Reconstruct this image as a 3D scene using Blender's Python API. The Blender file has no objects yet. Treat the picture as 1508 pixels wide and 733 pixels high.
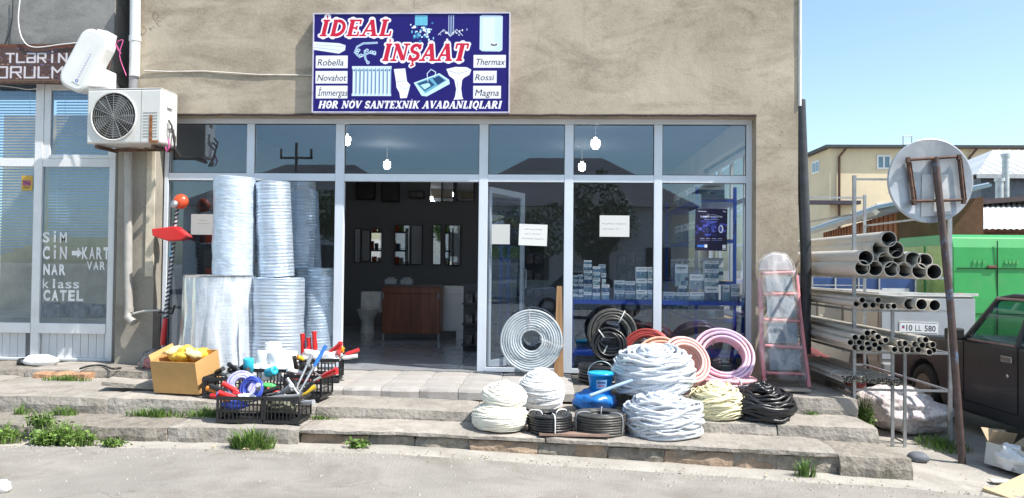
import bpy, math, random
import numpy as np
from mathutils import Vector, Matrix, noise
R = math.radians
PI = math.pi
S = bpy.context.scene
COL = S.collection
random.seed(7)

# ------------------------------------------------------------------ camera
CAM = Vector((0, -9.2, 1.27))
FPX, IW, IH = 1130.0, 1508, 733
yaw, pitch, roll = R(2.6), R(1.24), R(0.6)
fw = Vector((-math.sin(yaw) * math.cos(pitch), math.cos(yaw) * math.cos(pitch), math.sin(pitch)))
rt0 = fw.cross(Vector((0, 0, 1))).normalized()
up0 = rt0.cross(fw)
rt = rt0 * math.cos(roll) + up0 * math.sin(roll)
up = up0 * math.cos(roll) - rt0 * math.sin(roll)
cd = bpy.data.cameras.new('camera')
cam = bpy.data.objects.new('camera', cd)
COL.objects.link(cam)
m = Matrix((rt, up, -fw)).transposed().to_4x4()
m.translation = CAM
cam.matrix_world = m
cd.sensor_width = 36
cd.lens = FPX / IW * 36
cd.clip_start = 0.05
cd.clip_end = 2000
S.camera = cam

def on_y(px, py, y):          # real-world point of the plane Y = y seen at this place of the photograph
    d = fw + rt * ((px - IW / 2) / FPX) - up * ((py - IH / 2) / FPX)
    return CAM + d * ((y - CAM.y) / d.y)

def on_z(px, py, z):
    d = fw + rt * ((px - IW / 2) / FPX) - up * ((py - IH / 2) / FPX)
    return CAM + d * ((z - CAM.z) / d.z)

# ------------------------------------------------------------------ light
EL, AZ = R(55), R(23)         # sun high on the right, a little in front of the facade
sun_dir = Vector((math.cos(EL) * math.cos(AZ), -math.cos(EL) * math.sin(AZ), math.sin(EL)))
w = bpy.data.worlds.new('World')
S.world = w
w.use_nodes = True
wn = w.node_tree.nodes
sky = wn.new('ShaderNodeTexSky')
sky.sky_type = 'NISHITA'
sky.sun_disc = False
sky.sun_elevation = EL
sky.sun_rotation = math.atan2(sun_dir.x, sun_dir.y)
sky.air_density = 1.0
sky.dust_density = 1.2
sky.ozone_density = 0.7
tint = wn.new('ShaderNodeMix'); tint.data_type = 'RGBA'; tint.blend_type = 'MULTIPLY'; tint.inputs[0].default_value = 1
tint.inputs[7].default_value = (1.0, 1.07, .99, 1)      # white balance of the photograph
w.node_tree.links.new(sky.outputs[0], tint.inputs[6])
w.node_tree.links.new(tint.outputs[2], wn['Background'].inputs[0])
wn['Background'].inputs[1].default_value = 0.15
sl = bpy.data.lights.new('sun', 'SUN')
sl.energy = 4.6
sl.angle = R(0.5)
sl.color = (1.0, 0.955, 0.89)
so = bpy.data.objects.new('sun', sl)
COL.objects.link(so)
so.rotation_euler = sun_dir.to_track_quat('Z', 'Y').to_euler()
S.view_settings.view_transform = 'Standard'
S.view_settings.look = 'None'
S.view_settings.exposure = 0.66
S.view_settings.gamma = 1.0
S.render.engine = 'CYCLES'
S.cycles.max_bounces = 10
S.cycles.transparent_max_bounces = 24
S.cycles.use_denoising = True
S.cycles.caustics_reflective = False
S.cycles.caustics_refractive = False

# ------------------------------------------------------------------ materials
MATS = {}
def rgb(h):                    # sRGB triple 0-255 to linear
    return tuple(((c / 255) / 12.92 if c / 255 <= .04045 else ((c / 255 + .055) / 1.055) ** 2.4) for c in h)

def mat(name, color, rough=.6, metal=0.0, var=.18, scale=6.0, bump=0.0, bscale=60.0, color2=None, stretch=None,
        spec=.5, emit=None, estr=0, obj_var=0.0, coat=0.0, detail=4, thresh=None, dirt=None, sheen=0):
    if name in MATS: return MATS[name]
    M = bpy.data.materials.new(name); M.use_nodes = True
    nt = M.node_tree; N = nt.nodes; L = nt.links
    b = N['Principled BSDF']
    b.inputs['Roughness'].default_value = rough
    b.inputs['Metallic'].default_value = metal
    b.inputs['Specular IOR Level'].default_value = spec
    b.inputs['Coat Weight'].default_value = coat
    tc = N.new('ShaderNodeTexCoord'); mp = N.new('ShaderNodeMapping')
    L.new(tc.outputs['Object'], mp.inputs[0])
    if stretch: mp.inputs['Scale'].default_value = stretch
    nz = N.new('ShaderNodeTexNoise'); nz.inputs['Scale'].default_value = scale; nz.inputs['Detail'].default_value = detail
    nz.inputs['Roughness'].default_value = .65
    L.new(mp.outputs[0], nz.inputs['Vector'])
    cr = N.new('ShaderNodeValToRGB')
    c1 = tuple(max(0, c * (1 - var)) for c in color) + (1,)
    c2 = tuple(min(1, c * (1 + var)) for c in (color if color2 is None else color2)) + (1,)
    cr.color_ramp.elements[0].position = .34 if thresh is None else thresh[0]
    cr.color_ramp.elements[1].position = .68 if thresh is None else thresh[1]
    cr.color_ramp.elements[0].color = c1; cr.color_ramp.elements[1].color = c2
    L.new(nz.outputs['Fac'], cr.inputs[0])
    out = cr.outputs[0]
    if dirt:                   # (colour, scale, low, high, amount): shaped stains and wear
        n2 = N.new('ShaderNodeTexNoise'); n2.inputs['Scale'].default_value = dirt[1]; n2.inputs['Detail'].default_value = 8
        n2.inputs['Roughness'].default_value = .7; n2.inputs['Distortion'].default_value = .4
        L.new(mp.outputs[0], n2.inputs['Vector'])
        mr = N.new('ShaderNodeMapRange'); mr.inputs[1].default_value = dirt[2]; mr.inputs[2].default_value = dirt[3]
        mr.inputs[4].default_value = dirt[4]
        L.new(n2.outputs['Fac'], mr.inputs[0])
        mx = N.new('ShaderNodeMix'); mx.data_type = 'RGBA'
        L.new(mr.outputs[0], mx.inputs[0]); L.new(out, mx.inputs[6]); mx.inputs[7].default_value = tuple(dirt[0]) + (1,)
        out = mx.outputs[2]
    if obj_var:
        oi = N.new('ShaderNodeObjectInfo'); mm = N.new('ShaderNodeMapRange')
        mm.inputs[3].default_value = 1 - obj_var; mm.inputs[4].default_value = 1 + obj_var
        L.new(oi.outputs['Random'], mm.inputs[0])
        hs = N.new('ShaderNodeHueSaturation'); L.new(mm.outputs[0], hs.inputs['Value']); L.new(out, hs.inputs['Color'])
        out = hs.outputs[0]
    L.new(out, b.inputs['Base Color'])
    if bump:
        n3 = N.new('ShaderNodeTexNoise'); n3.inputs['Scale'].default_value = bscale; n3.inputs['Detail'].default_value = 6
        L.new(mp.outputs[0], n3.inputs['Vector'])
        bp = N.new('ShaderNodeBump'); bp.inputs['Strength'].default_value = bump; bp.inputs['Distance'].default_value = .02
        L.new(n3.outputs['Fac'], bp.inputs['Height']); L.new(bp.outputs[0], b.inputs['Normal'])
    if emit:
        b.inputs['Emission Color'].default_value = tuple(emit) + (1,); b.inputs['Emission Strength'].default_value = estr
    MATS[name] = M
    return M

def film_mat(name, color, alpha, rough=.25, bump=.6, bscale=18, stretch=(1, 1, 1), gloss=.35):
    """thin plastic film: part see-through, part milky, glossy on top"""
    M = bpy.data.materials.new(name); M.use_nodes = True
    nt = M.node_tree; N = nt.nodes; L = nt.links
    N.remove(N['Principled BSDF']); o = N['Material Output']
    tr = N.new('ShaderNodeBsdfTransparent'); df = N.new('ShaderNodeBsdfDiffuse'); df.inputs[0].default_value = tuple(color) + (1,)
    gl = N.new('ShaderNodeBsdfGlossy'); gl.inputs['Roughness'].default_value = rough
    tc = N.new('ShaderNodeTexCoord'); mp = N.new('ShaderNodeMapping'); mp.inputs['Scale'].default_value = stretch
    nz = N.new('ShaderNodeTexNoise'); nz.inputs['Scale'].default_value = bscale; nz.inputs['Detail'].default_value = 5; nz.inputs['Distortion'].default_value = 1.0
    L.new(tc.outputs['Object'], mp.inputs[0]); L.new(mp.outputs[0], nz.inputs['Vector'])
    bp = N.new('ShaderNodeBump'); bp.inputs['Strength'].default_value = bump; bp.inputs['Distance'].default_value = .03
    L.new(nz.outputs['Fac'], bp.inputs['Height'])
    L.new(bp.outputs[0], df.inputs['Normal']); L.new(bp.outputs[0], gl.inputs['Normal'])
    m1 = N.new('ShaderNodeMixShader')
    mr = N.new('ShaderNodeMapRange'); mr.inputs[1].default_value = .35; mr.inputs[2].default_value = .7
    mr.inputs[3].default_value = max(0, alpha - .2); mr.inputs[4].default_value = min(1, alpha + .2)
    L.new(nz.outputs['Fac'], mr.inputs[0]); L.new(mr.outputs[0], m1.inputs[0])
    L.new(tr.outputs[0], m1.inputs[1]); L.new(df.outputs[0], m1.inputs[2])
    m2 = N.new('ShaderNodeMixShader'); lw = N.new('ShaderNodeLayerWeight'); lw.inputs['Blend'].default_value = gloss
    L.new(lw.outputs['Fresnel'], m2.inputs[0]); L.new(m1.outputs[0], m2.inputs[1]); L.new(gl.outputs[0], m2.inputs[2])
    L.new(m2.outputs[0], o.inputs['Surface'])
    MATS[name] = M
    return M

def glass_mat(name, tint, base=.05, rough=0.0):
    M = bpy.data.materials.new(name); M.use_nodes = True
    nt = M.node_tree; N = nt.nodes; L = nt.links
    N.remove(N['Principled BSDF']); o = N['Material Output']
    tr = N.new('ShaderNodeBsdfTransparent'); tr.inputs[0].default_value = tuple(tint) + (1,)
    gl = N.new('ShaderNodeBsdfGlossy'); gl.inputs['Roughness'].default_value = rough; gl.inputs['Color'].default_value = (.66, .8, 1, 1)
    lw = N.new('ShaderNodeLayerWeight'); lw.inputs['Blend'].default_value = .5
    pw = N.new('ShaderNodeMath'); pw.operation = 'POWER'; pw.inputs[1].default_value = 5
    L.new(lw.outputs['Facing'], pw.inputs[0])
    mr = N.new('ShaderNodeMapRange'); mr.inputs[3].default_value = base; mr.inputs[4].default_value = 1
    L.new(pw.outputs[0], mr.inputs[0])
    mx = N.new('ShaderNodeMixShader'); L.new(mr.outputs[0], mx.inputs[0]); L.new(tr.outputs[0], mx.inputs[1]); L.new(gl.outputs[0], mx.inputs[2])
    L.new(mx.outputs[0], o.inputs['Surface'])
    MATS[name] = M
    return M

def picture_mat(name, canvas, rough=.45, spec=.4, emit=0):
    M = bpy.data.materials.new(name); M.use_nodes = True
    nt = M.node_tree; N = nt.nodes; L = nt.links
    b = N['Principled BSDF']; b.inputs['Roughness'].default_value = rough; b.inputs['Specular IOR Level'].default_value = spec
    t = N.new('ShaderNodeTexImage'); t.image = canvas.image(name); t.extension = 'EXTEND'
    L.new(t.outputs['Color'], b.inputs['Base Color'])
    MATS[name] = M
    return M

# ------------------------------------------------------------------ a small painter for flat print (lettering, posters, packaging)
_txt = bpy.data.curves.new('lettering', 'FONT')
_txt.resolution_u = 3
_txto = bpy.data.objects.new('lettering', _txt)
COL.objects.link(_txto)

class Canvas:
    def __init__(s, w, h, bg=(255, 255, 255), ss=2):
        s.w, s.h, s.ss = w, h, ss
        s.a = np.empty((h * ss, w * ss, 3), np.float32); s.a[:] = bg
    def _region(s, pts, pad=0):
        p = np.array(pts, float) * s.ss
        x0 = max(0, int(p[:, 0].min() - pad)); x1 = min(s.a.shape[1], int(p[:, 0].max() + pad) + 2)
        y0 = max(0, int(p[:, 1].min() - pad)); y1 = min(s.a.shape[0], int(p[:, 1].max() + pad) + 2)
        if x1 <= x0 or y1 <= y0: return None
        yy, xx = np.mgrid[y0:y1, x0:x1] + .5
        return p, slice(y0, y1), slice(x0, x1), xx, yy
    def poly(s, pts, c):
        r = s._region(pts)
        if r is None: return
        p, sy, sx, xx, yy = r
        ins = np.zeros(xx.shape, bool)
        j = len(p) - 1
        for i in range(len(p)):
            xi, yi = p[i]; xj, yj = p[j]
            if yi != yj:
                ins ^= ((yi > yy) != (yj > yy)) & (xx < (xj - xi) * (yy - yi) / (yj - yi) + xi)
            j = i
        s.a[sy, sx][ins] = c
    def rect(s, x0, y0, x1, y1, c): s.poly([(x0, y0), (x1, y0), (x1, y1), (x0, y1)], c)
    def ell(s, cx, cy, rx, ry, c, rot=0):
        s.poly([(cx + rx * math.cos(t) * math.cos(rot) - ry * math.sin(t) * math.sin(rot),
                 cy + rx * math.cos(t) * math.sin(rot) + ry * math.sin(t) * math.cos(rot)) for t in [k * PI / 20 for k in range(40)]], c)
    def line(s, pts, width, c, square=False):
        hw = width * s.ss / 2
        for a, b in zip(pts[:-1], pts[1:]):
            r = s._region([a, b], hw + 1)
            if r is None: continue
            p, sy, sx, xx, yy = r
            d = p[1] - p[0]; l2 = max(1e-9, (d ** 2).sum())
            t = ((xx - p[0][0]) * d[0] + (yy - p[0][1]) * d[1]) / l2
            if square:
                q = abs((xx - p[0][0]) * d[1] - (yy - p[0][1]) * d[0]) / math.sqrt(l2)
                e = hw * .15 / math.sqrt(l2)
                msk = (t >= -e) & (t <= 1 + e) & (q <= hw)
            else:
                t = np.clip(t, 0, 1)
                msk = (xx - p[0][0] - t * d[0]) ** 2 + (yy - p[0][1] - t * d[1]) ** 2 <= hw * hw
            s.a[sy, sx][msk] = c
    def text(s, body, x, y, h, c, width=None, shear=0.0, bold=0.0):
        """y is the baseline, h the capital height"""
        _txt.body = body; _txt.shear = 0; _txt.offset = bold; _txto.data = _txt
        bpy.context.view_layer.update()
        me = _txto.evaluated_get(bpy.context.evaluated_depsgraph_get()).to_mesh(); me.calc_loop_triangles()
        v = np.array([q.co[:2] for q in me.vertices]) if len(me.vertices) else np.zeros((0, 2))
        if len(v) == 0: return
        k = h / .7
        tr = [list(t.vertices) for t in me.loop_triangles]
        ww = v[:, 0].max() - v[:, 0].min(); x0 = v[:, 0].min()
        kx = k if width is None else width / ww
        v = np.stack([x + (v[:, 0] - x0) * kx + shear * v[:, 1] * k, y - v[:, 1] * k], 1)
        for t in tr: s.poly(v[t], c)
    def slab(s, body, x, y, h, c, width, shear=.22, grow=0.0, wt=1.0):
        """slab-serif bold italic capitals from strokes"""
        adv = [GL[ch][0] for ch in body]
        k = width / sum(adv)
        cx = x
        for ch, a in zip(body, adv):
            for wd, pts in GL[ch][1]:
                P = [(cx + px * k + shear * py * h, y - py * h) for px, py in pts]
                s.line(P, wd * wt * h + grow, c, square=(grow == 0 and len(pts) == 2))
            cx += a * k
    def image(s, name):
        h, w, q = s.h, s.w, s.ss
        a = s.a.reshape(h, q, w, q, 3).mean((1, 3)) / 255
        out = np.ones((h, w, 4), np.float32); out[..., :3] = a[::-1]
        im = bpy.data.images.new(name, w, h); im.pixels.foreach_set(out.ravel()); im.update(); im.pack()
        return im

def _arc(cx, cy, rx, ry, a0, a1, n=12):
    return [(cx + rx * math.cos(R(a0 + (a1 - a0) * i / n)), cy + ry * math.sin(R(a0 + (a1 - a0) * i / n))) for i in range(n + 1)]
def _sf(x, y, hw=.17): return (.11, [(x - hw, y), (x + hw, y)])
T_, t_ = .24, .11
GL = {
 'I': (.5, [(T_, [(.22, .03), (.22, .97)]), _sf(.22, .05), _sf(.22, .95)]),
 'D': (.88, [(T_, [(.22, .03), (.22, .97)]), (t_, [(.1, .05), (.4, .05)]), (t_, [(.1, .95), (.4, .95)]), (.2, _arc(.36, .5, .36, .42, -85, 85))]),
 'E': (.78, [(T_, [(.22, .03), (.22, .97)]), (t_, [(.06, .05), (.66, .05)]), (t_, [(.06, .95), (.66, .95)]), (t_, [(.3, .5), (.5, .5)]), (.1, [(.64, .05), (.64, .27)]), (.1, [(.64, .95), (.64, .73)]), (.1, [(.5, .38), (.5, .62)])]),
 'A': (.92, [(t_, [(.13, .05), (.43, .97)]), (T_, [(.44, .97), (.72, .05)]), (t_, [(.2, .33), (.6, .33)]), _sf(.12, .05), _sf(.72, .05, .18)]),
 'L': (.76, [(T_, [(.22, .03), (.22, .97)]), (t_, [(.06, .05), (.64, .05)]), (.1, [(.63, .05), (.63, .3)]), _sf(.22, .95)]),
 'N': (.95, [(t_, [(.17, .05), (.17, .95)]), (T_, [(.2, .92), (.7, .08)]), (t_, [(.75, .05), (.75, .95)]), _sf(.17, .05), _sf(.16, .95, .13), _sf(.75, .95)]),
 'S': (.74, [(.19, _arc(.36, .7, .22, .2, 20, 270)), (.19, _arc(.36, .28, .22, .2, 90, -160)), (.1, [(.6, .95), (.58, .66)]), (.1, [(.1, .05), (.12, .34)])]),
 'T': (.8, [(T_, [(.4, .03), (.4, .97)]), (t_, [(.06, .95), (.74, .95)]), (.1, [(.08, .95), (.08, .7)]), (.1, [(.72, .95), (.72, .7)]), _sf(.4, .05)]),
 'H': (.98, [(T_, [(.2, .03), (.2, .97)]), (T_, [(.74, .03), (.74, .97)]), (t_, [(.2, .5), (.74, .5)]), _sf(.2, .05), _sf(.74, .05), _sf(.2, .95), _sf(.74, .95)]),
 'R': (.9, [(T_, [(.2, .03), (.2, .97)]), (t_, [(.08, .95), (.42, .95)]), (.19, _arc(.4, .72, .22, .2, 90, -90)), (t_, [(.2, .5), (.4, .5)]), (.2, [(.42, .48), (.7, .05)]), _sf(.2, .05), _sf(.74, .05, .12)]),
 'O': (.86, [(.2, _arc(.42, .5, .3, .42, 0, 360, 20))]),
 'V': (.86, [(T_, [(.16, .95), (.42, .05)]), (t_, [(.44, .05), (.72, .95)]), _sf(.14, .95), _sf(.72, .95, .14)]),
 'X': (.88, [(T_, [(.18, .95), (.68, .05)]), (t_, [(.66, .95), (.16, .05)]), _sf(.16, .95), _sf(.68, .95, .14), _sf(.16, .05, .14), _sf(.7, .05)]),
 'K': (.92, [(T_, [(.2, .03), (.2, .97)]), (t_, [(.3, .48), (.68, .95)]), (.2, [(.38, .6), (.7, .05)]), _sf(.2, .05), _sf(.2, .95), _sf(.7, .95, .13), _sf(.74, .05, .14)]),
 'Q': (.88, [(.2, _arc(.42, .5, .3, .42, 0, 360, 20)), (.14, [(.4, .1), (.72, -.16)])]),
 'Ə': (.84, [(.2, _arc(.4, .5, .3, .42, 160, -160, 20)), (t_, [(.12, .46), (.68, .46)]), (.2, [(.12, .46), (.13, .3)])]),
 ' ': (.45, []),
}
GL['İ'] = (.5, GL['I'][1] + [(.2, [(.2, 1.16), (.24, 1.16)])])
GL['Ö'] = (.86, GL['O'][1] + [(.15, [(.28, 1.14), (.3, 1.14)]), (.15, [(.55, 1.14), (.57, 1.14)])])
GL['Ş'] = (.74, GL['S'][1] + [(.1, [(.34, .0), (.36, -.14), (.42, -.2), (.3, -.27)])])

# ------------------------------------------------------------------ mesh helpers
class MB:
    def __init__(s): s.v = []; s.f = []; s.sm = []; s.mi = []; s.x = Matrix.Identity(4); s.cur = 0
    def add(s, vs, fs, smooth=False):
        b = len(s.v)
        s.v += [s.x @ Vector(v) for v in vs]
        s.f += [tuple(b + i for i in f) for f in fs]
        s.sm += [smooth] * len(fs); s.mi += [s.cur] * len(fs)
        return s
    def at(s, loc=(0, 0, 0), rot=(0, 0, 0), sc=(1, 1, 1)):
        from mathutils import Euler
        s.x = Matrix.LocRotScale(Vector(loc), Euler(rot), Vector(sc)); return s
    def box(s, x0, y0, z0, x1, y1, z1):
        return s.add([(x0, y0, z0), (x1, y0, z0), (x1, y1, z0), (x0, y1, z0), (x0, y0, z1), (x1, y0, z1), (x1, y1, z1), (x0, y1, z1)],
                     [(0, 3, 2, 1), (4, 5, 6, 7), (0, 1, 5, 4), (1, 2, 6, 5), (2, 3, 7, 6), (3, 0, 4, 7)])
    def cbox(s, c, d): return s.box(c[0] - d[0] / 2, c[1] - d[1] / 2, c[2] - d[2] / 2, c[0] + d[0] / 2, c[1] + d[1] / 2, c[2] + d[2] / 2)
    def tube(s, path, r, n=8, closed=False, caps=True, smooth=True):
        P = [Vector(p) for p in path]; k = len(P)
        rr = r if isinstance(r, (list, tuple)) else [r] * k
        vs, fs = [], []
        prev = None
        for i in range(k):
            if closed: t = P[(i + 1) % k] - P[i - 1]
            else: t = P[min(i + 1, k - 1)] - P[max(i - 1, 0)]
            t.normalize()
            if prev is None:
                a = Vector((0, 0, 1)) if abs(t.z) < .9 else Vector((1, 0, 0))
                u = t.cross(a).normalized()
            else:
                u = (prev - t * prev.dot(t)).normalized()
            prev = u; v = t.cross(u)
            for j in range(n):
                an = 2 * PI * j / n
                vs.append(P[i] + (u * math.cos(an) + v * math.sin(an)) * rr[i])
        m_ = k if closed else k - 1
        for i in range(m_):
            for j in range(n):
                a = i * n + j; b = i * n + (j + 1) % n; c = ((i + 1) % k) * n + (j + 1) % n; d = ((i + 1) % k) * n + j
                fs.append((a, b, c, d))
        s.add(vs, fs, smooth)
        if caps and not closed:
            s.add(vs[:n], [tuple(range(n - 1, -1, -1))]); s.add(vs[-n:], [tuple(range(n))])
        return s
    def cyl(s, a, b, r, n=16, r2=None): return s.tube([a, b], [r, r if r2 is None else r2], n)
    def lathe(s, prof, n=24, smooth=True, cap=True):
        vs = [(r * math.cos(2 * PI * j / n), r * math.sin(2 * PI * j / n), z) for r, z in prof for j in range(n)]
        fs = [(i * n + j, i * n + (j + 1) % n, (i + 1) * n + (j + 1) % n, (i + 1) * n + j) for i in range(len(prof) - 1) for j in range(n)]
        s.add(vs, fs, smooth)
        if cap:
            s.add(vs[:n], [tuple(range(n - 1, -1, -1))]); s.add(vs[-n:], [tuple(range(n))])
        return s
    def prism(s, poly, y0, y1, plane='xz'):
        """polygon in (x,z) pulled along y (or (x,y) pulled along z, or (y,z) along x)"""
        n = len(poly)
        if plane == 'xz': vs = [(p[0], y0, p[1]) for p in poly] + [(p[0], y1, p[1]) for p in poly]
        elif plane == 'xy': vs = [(p[0], p[1], y0) for p in poly] + [(p[0], p[1], y1) for p in poly]
        else: vs = [(y0, p[0], p[1]) for p in poly] + [(y1, p[0], p[1]) for p in poly]
        fs = [tuple(range(n)), tuple(range(2 * n - 1, n - 1, -1))] + [(i, i + n, (i + 1) % n + n, (i + 1) % n) for i in range(n)]
        return s.add(vs, fs)
    def mesh(s, name, mt):
        me = bpy.data.meshes.new(name)
        me.from_pydata([tuple(v) for v in s.v], [], s.f)
        for q in (mt if isinstance(mt, (list, tuple)) else [mt]):
            if q: me.materials.append(q)
        me.polygons.foreach_set('use_smooth', s.sm); me.polygons.foreach_set('material_index', s.mi)
        me.update()
        return me
    def build(s, name, mt, parent=None, bevel=0, loc=None, rot=None, fix=True):
        me = s.mesh(name, mt)
        if fix:
            import bmesh
            bm = bmesh.new(); bm.from_mesh(me); bmesh.ops.recalc_face_normals(bm, faces=bm.faces[:]); bm.to_mesh(me); bm.free()
        return put(name, me, parent, bevel, loc, rot)

def put(name, me, parent=None, bevel=0, loc=None, rot=None):
    o = bpy.data.objects.new(name, me); COL.objects.link(o)
    if parent: o.parent = parent
    if loc is not None: o.location = loc
    if rot is not None: o.rotation_euler = rot
    if bevel:
        bv = o.modifiers.new('bevel', 'BEVEL'); bv.width = bevel; bv.segments = 2; bv.limit_method = 'ANGLE'; bv.angle_limit = R(40)
    return o

def empty(name, loc=(0, 0, 0), rot=(0, 0, 0)):
    o = bpy.data.objects.new(name, None); COL.objects.link(o); o.location = loc; o.rotation_euler = rot; o.empty_display_size = .1
    return o
def tag(o, label=None, cat=None, group=None, kind=None):
    if label: o['label'] = label
    if cat: o['category'] = cat
    if group: o['group'] = group
    if kind: o['kind'] = kind
    return o
def thing(name, label, cat, loc=(0, 0, 0), rot=(0, 0, 0), group=None): return tag(empty(name, loc, rot), label, cat, group)
def copy_tree(o, parent=None):
    c = o.copy(); COL.objects.link(c); c.parent = parent
    for ch in list(o.children): copy_tree(ch, c)
    return c
def panel(name, mt, c4, parent=None, thick=.0):
    """a printed sheet: corners bottom-left, bottom-right, top-right, top-left"""
    me = bpy.data.meshes.new(name)
    C4 = [Vector(c) for c in c4]
    nrm = (C4[1] - C4[0]).cross(C4[3] - C4[0]).normalized()
    if thick:
        vs = C4 + [c - nrm * thick for c in C4]
        fs = [(0, 1, 2, 3), (7, 6, 5, 4), (0, 4, 5, 1), (1, 5, 6, 2), (2, 6, 7, 3), (3, 7, 4, 0)]
    else: vs, fs = C4, [(0, 1, 2, 3)]
    me.from_pydata([tuple(v) for v in vs], [], fs)
    uv = me.uv_layers.new(name='uv')
    base = [(0, 0), (1, 0), (1, 1), (0, 1)]
    for i in range(4): uv.data[i].uv = base[i]
    for i in range(4, len(uv.data)): uv.data[i].uv = (.01, .01)
    me.materials.append(mt)
    o = bpy.data.objects.new(name, me); COL.objects.link(o)
    if parent: o.parent = parent
    return o
def fbm(x, y, z, s=1.0, o=3):
    return noise.fractal(Vector((x * s, y * s, z * s)), 1.0, 2.0, o)
def pick(o, *names): return [c for c in o.children if c.name.split('.')[0] in names]

# palette
aluminium = mat('powder coated pale aluminium', (.7, .76, .84), .35, 0, .04, 3, bump=.03)
pvc_white = mat('white window plastic', (.78, .79, .8), .4, 0, .05, 4, dirt=((.45, .42, .38), 2.5, .55, .8, .5))
white_paint = mat('white enamel', (.8, .8, .78), .35, 0, .05, 3)
black_plastic = mat('black plastic', (.022, .022, .024), .42, 0, .2, 8)
black_rubber = mat('black rubber hose', (.02, .02, .022), .3, 0, .25, 12, bump=.1, bscale=120)
steel = mat('dull galvanised steel', (.42, .44, .46), .42, .7, .2, 9, dirt=((.25, .16, .1), 6, .6, .8, .6))
rust = mat('rusty brown iron', (.11, .065, .05), .75, .2, .4, 14, bump=.3, bscale=80, dirt=((.3, .12, .05), 9, .5, .75, .7))
glass = glass_mat('shop window glass', (.93, .95, .96), .095)
glass_left = glass_mat('left shop window glass', (.82, .87, .92), .11)
car_glass = glass_mat('car window glass', (.45, .55, .52), .05)
# ------------------------------------------------------------------ the ground
def gz(x): return -.325 - .045 * min(5.0, max(0, x + 1.3))
def t2z(x): return -.135 - .0215 * x if x > -4.6 else -.036
def t3z(x): return -.2 - .03 * max(0, x + 1.3)

def sheet(name, xs, ys, zf, mt):
    nx, ny = len(xs), len(ys)
    me = bpy.data.meshes.new(name)
    me.from_pydata([(x, y, zf(x, y)) for y in ys for x in xs], [], [(j * nx + i, j * nx + i + 1, (j + 1) * nx + i + 1, (j + 1) * nx + i) for j in range(ny - 1) for i in range(nx - 1)])
    me.materials.append(mt); me.polygons.foreach_set('use_smooth', [True] * len(me.polygons))
    return put(name, me)
def steps_range(a, b, n): return [a + (b - a) * i / n for i in range(n + 1)]

dirt = mat('dusty trodden ground', (.36, .335, .3), .92, 0, .2, 1.6, bump=.5, bscale=35, dirt=((.2, .18, .15), 2.2, .52, .7, .6))
asphalt = mat('pale worn asphalt', (.285, .265, .24), .9, 0, .12, 1.4, bump=.6, bscale=70, dirt=((.2, .18, .155), 1.3, .48, .66, .85))

def cracks(M, scale, width, dark, gate):
    """thin irregular cracks, only where a slow noise lets them be"""
    nt = M.node_tree; N = nt.nodes; L = nt.links; b = N['Principled BSDF']
    src = b.inputs['Base Color'].links[0].from_socket
    tc = N.new('ShaderNodeTexCoord'); nz = N.new('ShaderNodeTexNoise'); nz.inputs['Scale'].default_value = 3; nz.inputs['Detail'].default_value = 5
    L.new(tc.outputs['Object'], nz.inputs['Vector'])
    ad = N.new('ShaderNodeMix'); ad.data_type = 'RGBA'; ad.blend_type = 'LINEAR_LIGHT'; ad.inputs[0].default_value = .35
    L.new(tc.outputs['Object'], ad.inputs[6]); L.new(nz.outputs['Color'], ad.inputs[7])
    vo = N.new('ShaderNodeTexVoronoi'); vo.feature = 'DISTANCE_TO_EDGE'; vo.inputs['Scale'].default_value = scale; L.new(ad.outputs[2], vo.inputs['Vector'])
    mr = N.new('ShaderNodeMapRange'); mr.inputs[1].default_value = 0; mr.inputs[2].default_value = width; mr.inputs[3].default_value = 1; mr.inputs[4].default_value = 0; L.new(vo.outputs['Distance'], mr.inputs[0])
    n2 = N.new('ShaderNodeTexNoise'); n2.inputs['Scale'].default_value = .9; L.new(tc.outputs['Object'], n2.inputs['Vector'])
    m2 = N.new('ShaderNodeMapRange'); m2.inputs[1].default_value = gate; m2.inputs[2].default_value = gate + .05; L.new(n2.outputs['Fac'], m2.inputs[0])
    mu = N.new('ShaderNodeMath'); mu.operation = 'MULTIPLY'; L.new(mr.outputs[0], mu.inputs[0]); L.new(m2.outputs[0], mu.inputs[1])
    mx = N.new('ShaderNodeMix'); mx.data_type = 'RGBA'; L.new(mu.outputs[0], mx.inputs[0]); L.new(src, mx.inputs[6]); mx.inputs[7].default_value = tuple(dark) + (1,)
    L.new(mx.outputs[2], b.inputs['Base Color'])
cracks(asphalt, .8, .012, (.18, .165, .145), .57)
xs = [-600, -200, -60, -20, -12] + steps_range(-9, 9, 90) + [12, 20, 60, 200, 600]
ys = [-600, -200, -60, -20] + steps_range(-10, 12, 44) + [20, 60, 200, 600]
def ground_z(x, y):
    z = gz(x)
    if -2.6 < y < 4 and 3.2 < x < 6: z += .02 * fbm(x, y, 0, 1.7)
    return z - .012
tag(sheet('ground', xs, ys, ground_z, dirt), 'dusty trodden ground beside the steps', None, None, 'structure')
def road_z(x, y): return gz(x) + .004 * fbm(x, y, 0, .8)
ry = [-200, -60, -20, -12] + steps_range(-8, -2.75, 22)
ro = sheet('road', [-400, -100, -30, -12] + steps_range(-9, 9, 100) + [12, 30, 100, 400], ry, road_z, asphalt)
for v in ro.data.vertices:                       # ragged inner edge of the tarmac
    if v.co.y > -2.8: v.co.y += .05 * fbm(v.co.x, 3, 0, 1.4) - max(0, v.co.x - 3.1) * .13
tag(ro, 'pale worn asphalt road in front of the steps', None, None, 'structure')

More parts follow.
